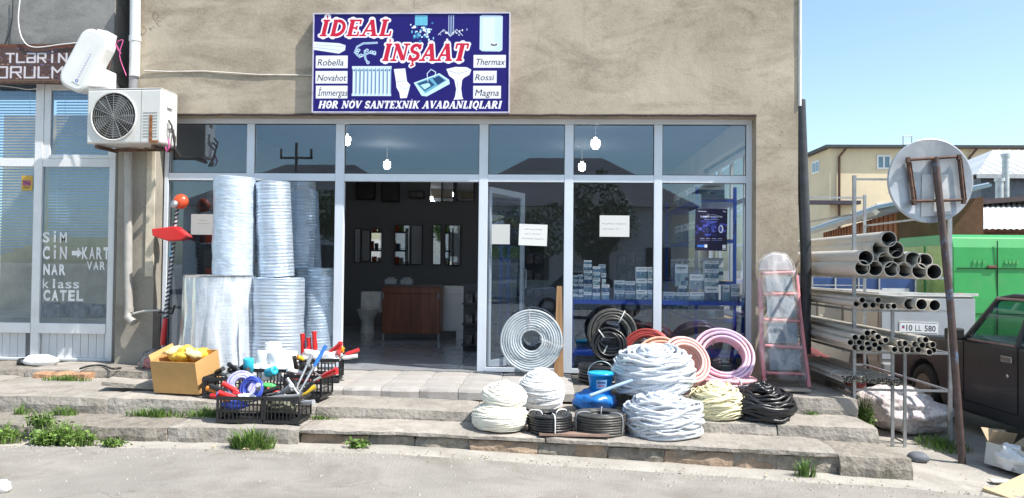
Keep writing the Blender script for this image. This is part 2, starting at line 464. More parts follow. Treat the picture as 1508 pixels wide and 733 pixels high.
# road grit and small stones, uncountable
gm = MB()
for i in range(900):
    x = random.uniform(-5.5, 4.6); y = -2.72 - abs(random.gauss(0, .16)) if random.random() < .6 else random.uniform(-4.6, -2.5)
    r_ = random.uniform(.004, .014) * (1.6 if random.random() < .08 else 1)
    z = gz(x) + .003
    a = random.random() * 6
    vs = [(x + r_ * math.cos(a + k * 1.256) * random.uniform(.7, 1.2), y + r_ * math.sin(a + k * 1.256) * random.uniform(.7, 1.2), z - .004) for k in range(5)] + [(x, y, z + r_ * .7)]
    gm.add(vs, [(k, (k + 1) % 5, 5) for k in range(5)])
tag(gm.build('gravel', mat('loose grit', (.33, .31, .28), .9, 0, .15, 40)), 'loose grit and small stones along the kerb', None, None, 'stuff')

# ------------------------------------------------------------------ the stone steps, block by block
step_mats = [mat('worn concrete step', (.335, .305, .27), .9, 0, .16, 3.5, bump=.75, bscale=26, dirt=((.2, .18, .15), 5, .5, .68, .75), obj_var=.1),
             mat('rough grey stone', (.27, .24, .205), .92, 0, .3, 7, bump=1.0, bscale=22, dirt=((.1, .095, .075), 7, .5, .66, .8), obj_var=.14),
             mat('sandy brown stone', (.34, .25, .18), .9, 0, .25, 6, bump=.9, bscale=24, dirt=((.16, .14, .12), 6, .52, .7, .7), obj_var=.12)]
def block(x0, x1, y0, y1, zt, zb, rough=.012, seed=0, nx=None, tag_l=None, mt=None, parent=None, name='slab'):
    """one stone of a step: a displaced box with uneven worn edges; zt, zb functions of x"""
    nx = nx or max(4, int((x1 - x0) / .09)); ny, nz = 5, 3
    vs, fs, idx = [], [], {}
    def V(i, j, k):
        key = (i, j, k)
        if key in idx: return idx[key]
        fx, fy, fz = i / nx, j / ny, k / nz
        x = x0 + (x1 - x0) * fx; y = y0 + (y1 - y0) * fy; zt_, zb_ = zt(x), zb(x)
        z = zb_ + (zt_ - zb_) * fz
        p = Vector((x, y, z))
        d = noise.noise_vector(Vector((x * 5 + seed, y * 5, z * 5))) * rough + noise.noise_vector(Vector((x * 14, y * 14 + seed, z * 14))) * rough * .6
        if k == nz: d.z *= .45
        if j == 0 and k == nz: d += Vector((0, .014 + .035 * max(0, fbm(x, seed, 0, 3)), -.009 - .02 * max(0, fbm(x, seed, 5, 4))))
        if j == 0 and k < nz: d.y *= 1.5
        if i in (0, nx) and k == nz: d.z -= .008
        if i in (0, nx) and j == 0: d.y += .012
        if k == 0: d.z = 0
        idx[key] = len(vs); vs.append(p + d)
        return idx[key]
    for i in range(nx):
        for j in range(ny): fs.append((V(i, j, nz), V(i + 1, j, nz), V(i + 1, j + 1, nz), V(i, j + 1, nz)))
        for k in range(nz):
            fs.append((V(i, 0, k), V(i + 1, 0, k), V(i + 1, 0, k + 1), V(i, 0, k + 1)))
            fs.append((V(i + 1, ny, k), V(i, ny, k), V(i, ny, k + 1), V(i + 1, ny, k + 1)))
    for j in range(ny):
        for k in range(nz):
            fs.append((V(0, j + 1, k), V(0, j, k), V(0, j, k + 1), V(0, j + 1, k + 1)))
            fs.append((V(nx, j, k), V(nx, j + 1, k), V(nx, j + 1, k + 1), V(nx, j, k + 1)))
    mb = MB(); mb.add(vs, fs, True)
    o = mb.build(name, mt or step_mats[0], parent, fix=False)
    o.data.polygons.foreach_set('use_smooth', [False] * len(o.data.polygons))
    return o
steps = tag(empty('steps'), 'three long worn stone steps in front of the shops', None, None, 'structure')
rs = random.Random(3)
def row(x0, x1, y0, y1, zt, zb, lmin, lmax, mats, rough, gap=.006, jy=.012, name='slab'):
    x = x0
    while x < x1 - .01:
        l = rs.uniform(lmin, lmax); e = min(x1, x + l)
        if x1 - e < lmin * .5: e = x1
        dz = rs.uniform(-.008, .006); dy = rs.uniform(-jy, jy)
        block(x + gap / 2, e - gap / 2, y0 + dy, y1, lambda q, d=dz: zt(q) + d, lambda q: zb(q), rough, rs.random() * 50, mt=rs.choice(mats), parent=steps, name=name)
        x = e
A, B_, Cc = step_mats
row(-7.4, -4.35, -.72, -.05, lambda x: .045, lambda x: -.2, .5, 1.1, [A, A, B_], .014)
row(-4.35, -2.9, -1.22, -.05, lambda x: -.005, lambda x: -.25, .7, 1.2, [A], .012)
# second and third row
row(-7.4, -2.2, -1.9, -.66, t2z, lambda x: t2z(x) - .25, .9, 1.7, [A, A, B_], .013)
row(-2.2, 1.0, -1.9, -1.22, t2z, lambda x: t2z(x) - .25, 1.0, 1.9, [A], .009)
row(1.0, 3.12, -1.86, -1.15, t2z, lambda x: t2z(x) - .3, .9, 1.3, [A], .017)
row(-7.4, -2.2, -2.44, -1.86, t3z, lambda x: gz(x) - .15, 1.0, 2.2, [A, A, B_], .022)
row(-2.2, 2.55, -2.38, -1.83, t3z, lambda x: t3z(x) - .045, 1.1, 2.2, [A], .012, gap=.008)
row(-2.2, 2.55, -2.36, -1.95, lambda x: t3z(x) - .047, lambda x: gz(x) - .15, .3, .62, [B_, B_, Cc, Cc], .024, gap=.012, jy=.025, name='stone')
mb = MB(); mb.add([(-2.2, -2.335, -1), (2.6, -2.335, -1), (2.6, -2.335, t3z(2.6) - .05), (0, -2.335, t3z(0) - .05), (-1.3, -2.335, t3z(0) - .05), (-2.2, -2.335, t3z(0) - .05)], [(0, 1, 2, 3, 4, 5)]); mb.build('mortar', mat('pale mortar', (.3, .27, .235), .95, 0, .3, 12, bump=.8), steps, fix=False)
row(2.55, 3.17, -2.42, -1.83, lambda x: t3z(x) - .01, lambda x: gz(x) - .15, .6, .7, [B_], .02, gap=.014, name='stone')
# rough infill of the platform at the right end
row(.3, 3.16, -1.28, -.02, lambda x: -.012 - .008 * max(0, x - 1), lambda x: -.4, .7, 1.1, [A, B_], .015)
row(2.93, 3.6, -.3, .6, lambda x: -.02 - .2 * (x - 2.9), lambda x: -.6, .3, .5, [A], .02)
# pale tiles with reddish lines in front of the door
tile_m = mat('pale rosy tile', (.38, .36, .34), .6, 0, .1, 4, stretch=(1, 3, 1), bump=.2, bscale=30, dirt=((.34, .28, .25), 3.2, .54, .62, .5), obj_var=.05)
for i in range(8):
    for j in range(3):
        x = -2.9 + i * .4
        block(x + .003, x + .397, -1.31 + j * .42, -1.31 + (j + 1) * .42 - .006, lambda q, d=rs.uniform(-.003, .003): .002 + d, lambda q: -.11, .003, rs.random() * 9, nx=4, mt=tile_m, parent=steps, name='tile')
# orange bricks showing through the broken edge, left
brick_m = mat('orange broken brick', (.42, .24, .14), .9, 0, .25, 9, bump=.7, bscale=40)
for px in (68, 96, 124):
    p = on_y(px, 556, -.75)
    block(p.x - .11, p.x + .1, -.83, -.6, lambda q: .025, lambda q: -.05, .014, rs.random() * 30, nx=4, mt=brick_m, parent=steps, name='brick')

# ------------------------------------------------------------------ the shop building
plaster = bpy.data.materials.new('weathered beige plaster'); plaster.use_nodes = True
def plaster_nodes(M, c1, c2, stain, joints=True, patch=None):
    nt = M.node_tree; N = nt.nodes; L = nt.links; b = N['Principled BSDF']; b.inputs['Roughness'].default_value = .93; b.inputs['Specular IOR Level'].default_value = .2
    tc = N.new('ShaderNodeTexCoord')
    def nz(scale, det=6, dis=0, st=(1, 1, 1)):
        mp = N.new('ShaderNodeMapping'); mp.inputs['Scale'].default_value = st; L.new(tc.outputs['Object'], mp.inputs[0])
        n = N.new('ShaderNodeTexNoise'); n.inputs['Scale'].default_value = scale; n.inputs['Detail'].default_value = det; n.inputs['Distortion'].default_value = dis; n.inputs['Roughness'].default_value = .68
        L.new(mp.outputs[0], n.inputs['Vector']); return n.outputs['Fac']
    def ramp(f, a, b_, lo=0, hi=1):
        r_ = N.new('ShaderNodeMapRange'); r_.inputs[1].default_value = a; r_.inputs[2].default_value = b_; r_.inputs[3].default_value = lo; r_.inputs[4].default_value = hi; L.new(f, r_.inputs[0]); return r_.outputs[0]
    def mix(f, a, b_):
        m_ = N.new('ShaderNodeMix'); m_.data_type = 'RGBA'; L.new(f, m_.inputs[0])
        for s_, v in ((6, a), (7, b_)):
            if isinstance(v, tuple): m_.inputs[s_].default_value = v + (1,)
            else: L.new(v, m_.inputs[s_])
        return m_.outputs[2]
    c = mix(ramp(nz(.8, 8, .5), .35, .65), c1, c2)
    c = mix(ramp(nz(1.6, 9, .8, (.6, 1, 1.5)), .47, .66, 0, .75), c, stain)
    c = mix(ramp(nz(5, 9, 0, (1.6, 1, .18)), .56, .75, 0, .4), c, tuple(x * .72 for x in c1))
    c = mix(ramp(nz(30, 4), .3, .7, 0, .22), c, tuple(min(1, x * 1.35) for x in c2))
    L.new(c, b.inputs['Base Color'])
    bp = N.new('ShaderNodeBump'); bp.inputs['Strength'].default_value = .28; bp.inputs['Distance'].default_value = .01
    ad = N.new('ShaderNodeMath'); ad.operation = 'ADD'; L.new(nz(9, 8), ad.inputs[0]); L.new(nz(48, 3), ad.inputs[1])
    L.new(ad.outputs[0], bp.inputs['Height']); L.new(bp.outputs[0], b.inputs['Normal'])
plaster_nodes(plaster, (.34, .285, .215), (.5, .435, .345), (.21, .172, .13)); cracks(plaster, .55, .005, (.22, .18, .14), .6)
plaster_grey = bpy.data.materials.new('dark grey cement plaster'); plaster_grey.use_nodes = True
plaster_nodes(plaster_grey, (.21, .205, .2), (.3, .295, .285), (.12, .12, .12))
plaster_pier = bpy.data.materials.new('patched grey plaster'); plaster_pier.use_nodes = True
plaster_nodes(plaster_pier, (.3, .275, .23), (.38, .35, .3), (.2, .18, .15))

def wall_grid(mb, x0, x1, z0, z1, y, d=.012, s=.16, seed=0):
    """slightly wavy plastered face looking to -Y"""
    nx = max(1, int((x1 - x0) / s)); nz_ = max(1, int((z1 - z0) / s))
    vs = []
    for k in range(nz_ + 1):
        for i in range(nx + 1):
            x = x0 + (x1 - x0) * i / nx; z = z0 + (z1 - z0) * k / nz_
            e = 0 if i in (0, nx) or k in (0, nz_) else d * fbm(x, seed, z, 1.1)
            vs.append((x, y + e, z))
    fs = [(k * (nx + 1) + i, k * (nx + 1) + i + 1, (k + 1) * (nx + 1) + i + 1, (k + 1) * (nx + 1) + i) for k in range(nz_) for i in range(nx)]
    mb.add(vs, fs, True)

shop = thing('shop_building', 'beige plastered building with the wide glazed plumbing shop front', 'building')
WY = -.19                                        # front face of the plaster; the window frames stand at Y = 0
XL, XR, ZT = -4.72, 2.42, 3.03
mb = MB()
wall_grid(mb, -5.06, 2.90, ZT, 6.4, WY)          # above the window
mb.box(-5.06, WY + .001, ZT, -5.059, .3, 6.4); mb.add([(-5.06, WY, ZT), (2.90, WY, ZT), (2.90, .12, ZT), (-5.06, .12, ZT)], [(0, 1, 2, 3)])
mb.add([(2.90, WY, -.6), (2.90, 7.6, -.6), (2.90, 7.6, .55), (2.90, WY, .55)], [(0, 1, 2, 3)])           # side wall round its window
mb.add([(2.90, WY, 2.95), (2.90, 7.6, 2.95), (2.90, 7.6, 6.4), (2.90, WY, 6.4)], [(0, 1, 2, 3)])
mb.add([(2.90, WY, .55), (2.90, 1.0, .55), (2.90, 1.0, 2.95), (2.90, WY, 2.95)], [(0, 1, 2, 3)])
mb.add([(2.90, 4.2, .55), (2.90, 7.6, .55), (2.90, 7.6, 2.95), (2.90, 4.2, 2.95)], [(0, 1, 2, 3)])
mb.add([(-5.06, 7.6, -.6), (2.90, 7.6, -.6), (2.90, 7.6, 6.4), (-5.06, 7.6, 6.4)], [(3, 2, 1, 0)])
mb.add([(-5.06, WY, 6.4), (2.90, WY, 6.4), (2.90, 7.6, 6.4), (-5.06, 7.6, 6.4)], [(0, 1, 2, 3)])
mb.build('wall', plaster, shop, fix=False)
mb = MB(); wall_grid(mb, XR, 2.90, -.3, ZT, WY, seed=4)
mb.add([(XR, WY, -.3), (XR, .3, -.3), (XR, .3, ZT), (XR, WY, ZT)], [(3, 2, 1, 0)])
mb.build('pier', plaster, shop, fix=False)
pl0 = on_y(172, 300, WY).x
mb = MB(); wall_grid(mb, pl0, XL, -.3, ZT - .003, WY + .02, seed=9)
mb.add([(XL, WY + .02, -.3), (XL, .3, -.3), (XL, .3, ZT), (XL, WY + .02, ZT)], [(0, 1, 2, 3)])
mb.add([(pl0, WY + .02, -.3), (pl0, .6, -.3), (pl0, .6, ZT), (pl0, WY + .02, ZT)], [(3, 2, 1, 0)])
mb.build('pier', plaster_pier, shop, fix=False)
mb = MB(); mb.box(pl0 + .005, .02, ZT + .02, -5.055, .3, 6.4)
mb.build('wall_recess', plaster_grey, shop)
mb = MB(); mb.box(XL - .1, WY + .0, 1.1, XL - .002, WY + .03, ZT - .25); mb.build('painted_sunlit_edge', mat('cream painted sunlight', (.6, .54, .42), .85, 0, .2, 5), shop)  # cream strip stands for the pier's sunlit edge: sunlight put into its colour
# dark reddish mortar bead over the window head
mb = MB(); mb.tube([(x, WY + .004, ZT + .012 + .006 * fbm(x, 0, 0, 4)) for x in steps_range(XL - .02, XR, 60)], .016, 6)
mb.build('mortar_bead', mat('dark mortar', (.09, .07, .06), .9, 0, .3, 20), shop)
mb = MB(); pts = [on_y(px, py, WY - .012) for px, py in ((212, 104), (250, 106), (300, 105), (345, 108), (380, 110), (460, 112))]
mb.tube([p + Vector((0, 0, .006 * random.uniform(-1, 1))) for p in pts], .009, 6)
mb.build('plaster_ridge', mat('white filler', (.62, .58, .52), .8), shop)

# window grid: frame bars
Zb = 0.0
TR0, TR1 = 2.27, 2.36                             # transom
verts_px = [(367, 362, 373), (500, 493, 506), (711, 705, 718), (837, 831, 844), (968, 963, 975)]
FY0, FY1 = 0.0, .07
def bar(x0, z0, x1, z1, name='frame_bar', y0=FY0, y1=FY1, mt=None, parent=None):
    mb = MB(); mb.box(x0, y0, z0, x1, y1, z1)
    return mb.build(name, mt or aluminium, parent or shop, bevel=.004)
mx = []
for c, a, b in verts_px:
    xa, xb = on_y(a, 300, 0).x, on_y(b, 300, 0).x
    mx.append((xa, xb))
Xa, Xb = on_y(247, 300, 0).x, on_y(1108, 300, 0).x
edges = [(Xa - .05, Xa)] + mx + [(Xb - .07, Xb)]
bar(Xa - .05, ZT - .06, Xb, ZT, 'frame_head')
for i, (a, b) in enumerate(edges): bar(a, 0.0, b, ZT - .062, 'mullion')
for i in range(6):
    a, b = edges[i][1], edges[i + 1][0]
    bar(a + .001, TR0, b - .001, TR1, 'transom', .004)
    if i == 0: continue
for i in (0, 1, 3, 4, 5):
    a, b = edges[i][1], edges[i + 1][0]
    bar(a + .001, .0, b - .001, .055, 'bottom_rail', .005)
mb = MB(); mb.box(edges[2][1], -.03, -.02, edges[3][0], .09, .012); mb.build('threshold', mat('steel door sill', (.6, .6, .6), .35, .6), shop)
for i in range(6):
    a, b = edges[i][1], edges[i + 1][0]
    mb = MB(); mb.box(a, .03, TR1, b, .036, ZT - .062); mb.build('pane', glass, shop)
    if i != 2:
        mb = MB(); mb.box(a, .03, .055, b, .036, TR0); mb.build('pane', glass, shop)
    mb = MB()                                     # dark rubber beads round the panes
    for z0, z1 in ((TR1, ZT - .062),) + (((.055, TR0),) if i != 2 else ()):
        mb.box(a, .022, z0, a + .008, .029, z1); mb.box(b - .008, .022, z0, b, .029, z1)
        mb.box(a + .008, .022, z0, b - .008, .029, z0 + .008); mb.box(a + .008, .022, z1 - .008, b - .008, .029, z1)
    mb.build('glazing_bead', mat('black glazing rubber', (.05, .055, .06), .5), shop)
# opened glass door leaf inside
hx, hy = edges[3][1] + .01, .09
leaf_ang = math.atan2(.87, .40)
door = empty('door', (hx, hy, .02), (0, 0, leaf_ang)); door.parent = shop
LW, LH = .95, 2.2
mb = MB(); mb.box(0, -.02, 0, .05, .02, LH); mb.box(LW - .06, -.02, 0, LW, .02, LH); mb.box(.05, -.02, 0, LW - .06, .02, .1); mb.box(.05, -.02, LH - .07, LW - .06, .02, LH)
mb.build('door_frame', aluminium, door, bevel=.003)
mb = MB(); mb.box(.05, -.003, .1, LW - .06, .003, LH - .07); mb.build('door_glass', glass, door)
mb = MB(); mb.tube([(LW - .03, -.02, .95), (LW - .03, -.06, .97), (LW - .03, -.06, 1.2), (LW - .03, -.02, 1.22)], .01, 8); mb.build('door_handle', steel, door)

# interior
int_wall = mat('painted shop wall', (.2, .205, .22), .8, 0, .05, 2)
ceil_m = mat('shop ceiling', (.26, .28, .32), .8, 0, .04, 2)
ftile = mat('polished grey floor tile', (.38, .4, .44), .1, 0, .15, 3, obj_var=.06)
CZ = 3.28
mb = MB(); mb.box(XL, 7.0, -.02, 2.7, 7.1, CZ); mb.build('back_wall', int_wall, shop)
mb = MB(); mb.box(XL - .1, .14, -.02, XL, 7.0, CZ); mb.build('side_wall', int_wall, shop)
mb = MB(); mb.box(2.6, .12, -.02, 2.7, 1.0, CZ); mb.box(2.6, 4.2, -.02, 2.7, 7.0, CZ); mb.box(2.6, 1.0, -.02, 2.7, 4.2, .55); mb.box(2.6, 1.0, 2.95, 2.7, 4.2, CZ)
mb.box(2.7, .985, .53, 2.885, 1.0, 2.90); mb.box(2.7, 4.2, .53, 2.885, 4.215, 2.90); mb.box(2.7, 1.0, .535, 2.885, 4.2, .55)
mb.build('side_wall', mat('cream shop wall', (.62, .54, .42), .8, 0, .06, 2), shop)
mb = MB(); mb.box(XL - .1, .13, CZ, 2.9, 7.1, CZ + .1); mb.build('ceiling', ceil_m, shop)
mb = MB(); mb.box(XL - .1, .1, -.2, 2.89, 7.1, -.013); mb.build('floor', mat('grout', (.14, .14, .14), .8), shop)
tm = MB(); tm.box(-.297, -.297, -.012, .297, .297, 0); tme = tm.mesh('tile', ftile)
for i in range(12):
    for j in range(11):
        put('tile', tme, pick(shop, 'floor')[0], loc=(XL + .33 + i * .6, .42 + j * .6, 0))
sw = MB(); sw.box(2.78, 1.0, .56, 2.84, 1.07, 2.94); sw.box(2.78, 4.13, .56, 2.84, 4.2, 2.94); sw.box(2.78, 1.07, .56, 2.84, 4.13, .63); sw.box(2.78, 1.07, 2.87, 2.84, 4.13, 2.94)
for y in (1.8, 2.6, 3.4): sw.box(2.785, y, .63, 2.835, y + .06, 2.87)
sw.box(2.787, 1.07, 2.2, 2.833, 4.13, 2.26)
sfw = sw.build('side_window', pvc_white, shop, bevel=.004)
mb = MB(); mb.box(2.805, 1.05, .6, 2.81, 4.15, 2.9); mb.build('pane', glass, sfw)
# lit lamps
for n_, (px, py, Y, lb) in enumerate([(510, 207, 1.1, 'round lit ceiling bulb beside the tall post left of the doorway'), (570, 243, 3.6, 'small lit bulb hanging in the pane over the doorway'),
                         (877, 212, 1.3, 'largest lit bulb hanging behind the fifth upper pane'), (857, 246, 3.7, 'smaller lit bulb low behind the fifth upper pane')]):
    p = on_y(px, py, Y)
    t = thing('ceiling_lamp', lb, 'lamp', (p.x, p.y, p.z), group='lit bulbs inside the shop')
    mb = MB(); mb.lathe([(.001, -.07), (.035, -.068), (.055, -.04), (.058, 0), (.056, .045), (.03, .05)], 20); mb.build('bulb', mat('lit bulb', (.9, .9, .9), .4, emit=(1, .97, .9), estr=26), t)
    mb = MB(); mb.cyl((0, 0, .05), (0, 0, .09), .028, 12); mb.cyl((0, 0, .09), (0, 0, CZ - p.z), .006, 6); mb.build('lamp_holder', white_paint, t)
# ------------------------------------------------------------------ the shop sign
NAVY = (30, 16, 108); WH = (250, 248, 252)
cv = Canvas(870, 444, NAVY)
def sx(px): return (px - 47) * 870 / 1287          # from the enlarged sign
def sy(py): return (py - 47) * 444 / 643
def SP(*p): return [(sx(a), sy(b)) for a, b in p]
for grow, c in ((13, WH), (0, (205, 30, 62))):
    cv.slab('İDEAL', sx(78), sy(193), sy(86) - sy(0) + 17, c, sx(598) - sx(78) - 22, grow=grow)
    cv.slab('İNŞAAT', sx(497), sy(358), sy(238) - sy(130) + 6, c, sx(1088) - sx(497) - 24, grow=grow)
def white_box(x0, y0, x1, y1, txt, w_):
    cv.rect(sx(x0), sy(y0), sx(x1), sy(y1), (240, 240, 246))
    cv.text(txt, sx(x0 + 12), sy(y1 - 18), (y1 - y0 - 38) * .69 * .92, (22, 24, 40), width=sx(x0 + 12 + w_) - sx(x0 + 12), shear=.2, bold=.0)
white_box(60, 320, 273, 404, 'Robella', 172); white_box(60, 422, 273, 505, 'Novahot', 190); white_box(64, 519, 275, 604, 'İmmergas', 196)
white_box(1103, 318, 1315, 402, 'Thermax', 190); white_box(1103, 421, 1256, 502, 'Rossi', 118); white_box(1103, 520, 1285, 604, 'Magna', 155)
cv.slab('HƏR NÖV SANTEXNİK AVADANLIQLARI', sx(80), sy(669), sy(618) - sy(575) + 5, WH, sx(1300) - sx(80) - 8, wt=1.12)
IC = (205, 228, 240); CY = (120, 200, 225); DK = (60, 90, 150)
# pipes, left
cv.poly(SP((47, 228), (215, 238), (258, 252), (255, 285), (215, 308), (47, 282)), (232, 238, 245)); cv.line(SP((50, 248), (250, 262)), 2, (170, 190, 215)); cv.line(SP((50, 266), (220, 286)), 2, (150, 170, 205))
# tap set
for w_, c in ((9, IC), (4, (130, 165, 205))):
    cv.line(SP((320, 300), (335, 262), (375, 240), (430, 238), (465, 236)), w_, c); cv.line(SP((330, 310), (352, 330), (420, 300), (455, 312)), w_, c); cv.line(SP((385, 290), (390, 340), (408, 372)), w_, c)
for x_, y_ in ((335, 300), (360, 318), (430, 296), (400, 285), (450, 300), (408, 366), (345, 285)): cv.ell(sx(x_), sy(y_), 8, 7, IC); cv.ell(sx(x_), sy(y_), 4, 3, DK)
# radiator
cv.rect(sx(302), sy(390), sx(565), sy(410), (200, 222, 238)); cv.rect(sx(302), sy(570), sx(565), sy(588), (190, 215, 232))
for k in range(10):
    x_ = 308 + k * 25.8
    cv.rect(sx(x_), sy(392), sx(x_ + 22), sy(586), (222, 240, 246)); cv.rect(sx(x_ + 15), sy(400), sx(x_ + 21), sy(580), (150, 190, 215)); cv.ell(sx(x_ + 10), sy(418), 4, 5, (90, 130, 170))
# toilet
cv.poly(SP((580, 410), (655, 405), (668, 490), (690, 515), (680, 555), (668, 600), (625, 603), (618, 565), (598, 530), (596, 500)), WH)
cv.line(SP((600, 492), (655, 488)), 2.5, (160, 175, 210)); cv.line(SP((610, 515), (660, 545), (688, 520)), 2, (170, 185, 215)); cv.line(SP((590, 425), (648, 420)), 2, (185, 195, 220))
# steel sink
cv.poly(SP((712, 500), (880, 437), (945, 480), (950, 508), (800, 590), (765, 586)), (205, 238, 245)); cv.poly(SP((728, 503), (875, 448), (930, 484), (790, 570)), (110, 175, 205))
cv.poly(SP((738, 505), (812, 478), (850, 515), (785, 555)), (40, 80, 120)); cv.poly(SP((835, 470), (878, 455), (918, 485), (870, 515)), (35, 70, 115)); cv.poly(SP((755, 515), (810, 500), (825, 520), (785, 545)), (190, 232, 240))
cv.line(SP((805, 490), (800, 440), (825, 412), (856, 430), (850, 465)), 4, IC)
# pedestal basin
cv.poly(SP((925, 410), (985, 396), (1060, 398), (1090, 415), (1078, 448), (1040, 470), (1030, 485), (1025, 540), (1032, 590), (1040, 608), (975, 612), (985, 590), (992, 540), (978, 480), (945, 455)), WH)
cv.line(SP((940, 422), (1005, 440), (1080, 420)), 3, (170, 180, 215)); cv.line(SP((1000, 490), (1005, 585)), 3, (190, 198, 222)); cv.line(SP((985, 596), (1030, 594)), 2, (175, 185, 215))
# chrome fittings, top
cv.rect(sx(715), sy(56), sx(798), sy(122), (120, 205, 228))
for k in range(6): cv.rect(sx(720 + k * 13), sy(58), sx(724 + k * 13), sy(120), (70, 150, 190))
rr = random.Random(5)
for k in range(46):
    x_ = 762 + rr.gauss(0, 42); y_ = 160 + rr.gauss(0, 24); cv.ell(sx(x_), sy(y_), rr.uniform(3, 8), rr.uniform(3, 7), rr.choice([CY, (150, 215, 235), (60, 120, 170), (210, 240, 248), WH]))
for x_ in (935, 950, 965): cv.rect(sx(x_), sy(55), sx(x_ + 9), sy(185), (190, 215, 235)); cv.rect(sx(x_ + 5), sy(55), sx(x_ + 8), sy(185), (60, 60, 110))
for k in range(30):
    x_ = 950 + rr.gauss(0, 45); y_ = 172 + abs(rr.gauss(0, 18)) - abs(x_ - 950) * .25; cv.ell(sx(x_), sy(y_), rr.uniform(2, 5), rr.uniform(2, 6), rr.choice([(225, 230, 240), (150, 170, 200), (30, 30, 60), WH]))
cv.line(SP((870, 185), (905, 150), (950, 195), (990, 150), (1030, 190)), 3, (225, 232, 242))
# water heater
cv.poly(SP((1142, 62), (1160, 56), (1278, 58), (1292, 66), (1292, 286), (1275, 296), (1160, 294), (1142, 282)), (205, 228, 246)); cv.rect(sx(1162), sy(75), sx(1240), sy(282), (224, 240, 250))
cv.ell(sx(1236), sy(250), 22, 11, (228, 236, 244)); cv.ell(sx(1236), sy(249), 14, 6.5, (35, 40, 60)); cv.ell(sx(1236), sy(244), 10, 4, (228, 236, 244))
a, b, c, d = on_y(462, 163.6, -.285), on_y(749.5, 166.3, -.285), on_y(749, 21.6, -.285), on_y(462, 20.6, -.285)
x0, x1 = (a.x + d.x) / 2, (b.x + c.x) / 2; z0, z1 = (a.z + b.z) / 2, (c.z + d.z) / 2
sg = thing('shop_sign', 'blue rectangular sign with red slab lettering above the shop window', 'sign', (x0, WY, z0))
mb = MB(); mb.box(0, -.09, 0, x1 - x0, -.05, z1 - z0); mb.build('backing', mat('grey sign back', (.3, .3, .32), .5), sg)
mb = MB(); q = .014
mb.box(-q, -.103, -q, x1 - x0 + q, -.004, 0); mb.box(-q, -.103, z1 - z0, x1 - x0 + q, -.004, z1 - z0 + q); mb.box(-q, -.103, 0, 0, -.004, z1 - z0); mb.box(x1 - x0, -.103, 0, x1 - x0 + q, -.004, z1 - z0)
mb.build('frame', mat('sign rim', (.62, .58, .68), .4, .2), sg)
panel('printed_face', picture_mat('sign print', cv, .38, .35), [(0, -.094, 0), (x1 - x0, -.094, 0), (x1 - x0, -.094, z1 - z0), (0, -.094, z1 - z0)], sg)

# ------------------------------------------------------------------ left building with the phone shop window
LY = .02                                         # its window plane
lb = thing('left_building', 'dark grey plastered building with blinds behind white framed windows', 'building')
def LX(px): return on_y(px, 300, LY).x
def LZ(py, px=80): return on_y(px, py, LY).z
wz = LZ(124)
mb = MB(); wall_grid(mb, -9.5, on_y(169, 60, -.1).x, wz, 6.4, -.12, seed=30); mb.add([(on_y(169, 60, -.1).x, -.12, wz), (on_y(169, 60, -.1).x, .4, wz), (on_y(169, 60, -.1).x, .4, 6.4), (on_y(169, 60, -.1).x, -.12, 6.4)], [(0, 1, 2, 3)])
mb.add([(-9.5, -.12, wz), (on_y(169, 60, -.1).x, -.12, wz), (on_y(169, 60, -.1).x, .14, wz), (-9.5, .14, wz)], [(0, 1, 2, 3)])
mb.build('wall', plaster_grey, lb, fix=False)
mb = MB(); mb.box(-9.5, .3, wz - .1, pl0 + .4, .5, 6.4); mb.build('inner_wall', plaster_grey, lb)
xj0, xj1 = LX(160), LX(169)
xm0, xm1, xm2 = LX(49), LX(61), LX(71)
zt0, zt1 = LZ(246), LZ(234)
zs0, zs1 = LZ(490), LZ(475)
zb_ = .045
def lbar(x0, z0, x1, z1, n='frame_bar', y0=LY, y1=LY + .07): 
    mb = MB(); mb.box(x0, y0, z0, x1, y1, z1); return mb.build(n, pvc_white, lb, bevel=.005)
lbar(xm0, zb_, xm1, wz, 'mullion'); lbar(xj0, zb_, xj1, wz, 'jamb'); lbar(xm1 + .002, zt1 + .002, xm2, wz - .002, 'sash_frame', LY + .01)
lbar(xm1 + .002, zt0, xj0 - .002, zt1, 'transom', LY + .004); lbar(-7.6, zt0, xm0 - .002, zt1, 'transom', LY + .004)
lbar(xm1 + .002, zs0, xj0 - .002, zs1, 'sill', LY - .01); lbar(-7.6, zs0, xm0 - .002, zs1, 'sill', LY - .01)
lbar(xm1 + .002, zb_, xj0 - .002, zb_ + .035, 'bottom_rail', LY + .002); lbar(-7.6, zb_, xm0 - .002, zb_ + .035, 'bottom_rail', LY + .002)
lbar(xm2, LZ(133), xj0 - .03, wz - .002, 'sash_frame', LY + .012); lbar(xm2, zt1 + .002, xj0 - .03, LZ(228), 'sash_frame', LY + .012); lbar(xj0 - .03, zt1 + .002, xj0 - .002, wz - .002, 'sash_frame', LY + .012)
panels_m = mat('white plastic cladding', (.66, .67, .69), .5, 0, .05, 3, dirt=((.4, .38, .36), 3, .58, .8, .5))
x = -7.55
while x < xj0 - .01:                              # narrow vertical cladding boards below the sill
    e = min(x + .1, xj0 - .004)
    if not (x < xm1 and e > xm0):
        mb = MB(); mb.box(x + .003, LY + .04, zb_ + .037, e - .002, LY + .055, zs0 - .003); mb.build('board', panels_m, lb, bevel=.003)
    elif e > xm1 + .02:
        mb = MB(); mb.box(xm1 + .003, LY + .04, zb_ + .037, e - .002, LY + .055, zs0 - .003); mb.build('board', panels_m, lb, bevel=.003)
    x += .1
mb = MB(); mb.box(-7.6, LY + .056, zb_, xj0, LY + .07, zs0); mb.build('cladding_back', mat('dark gap', (.2, .2, .21), .8), lb)
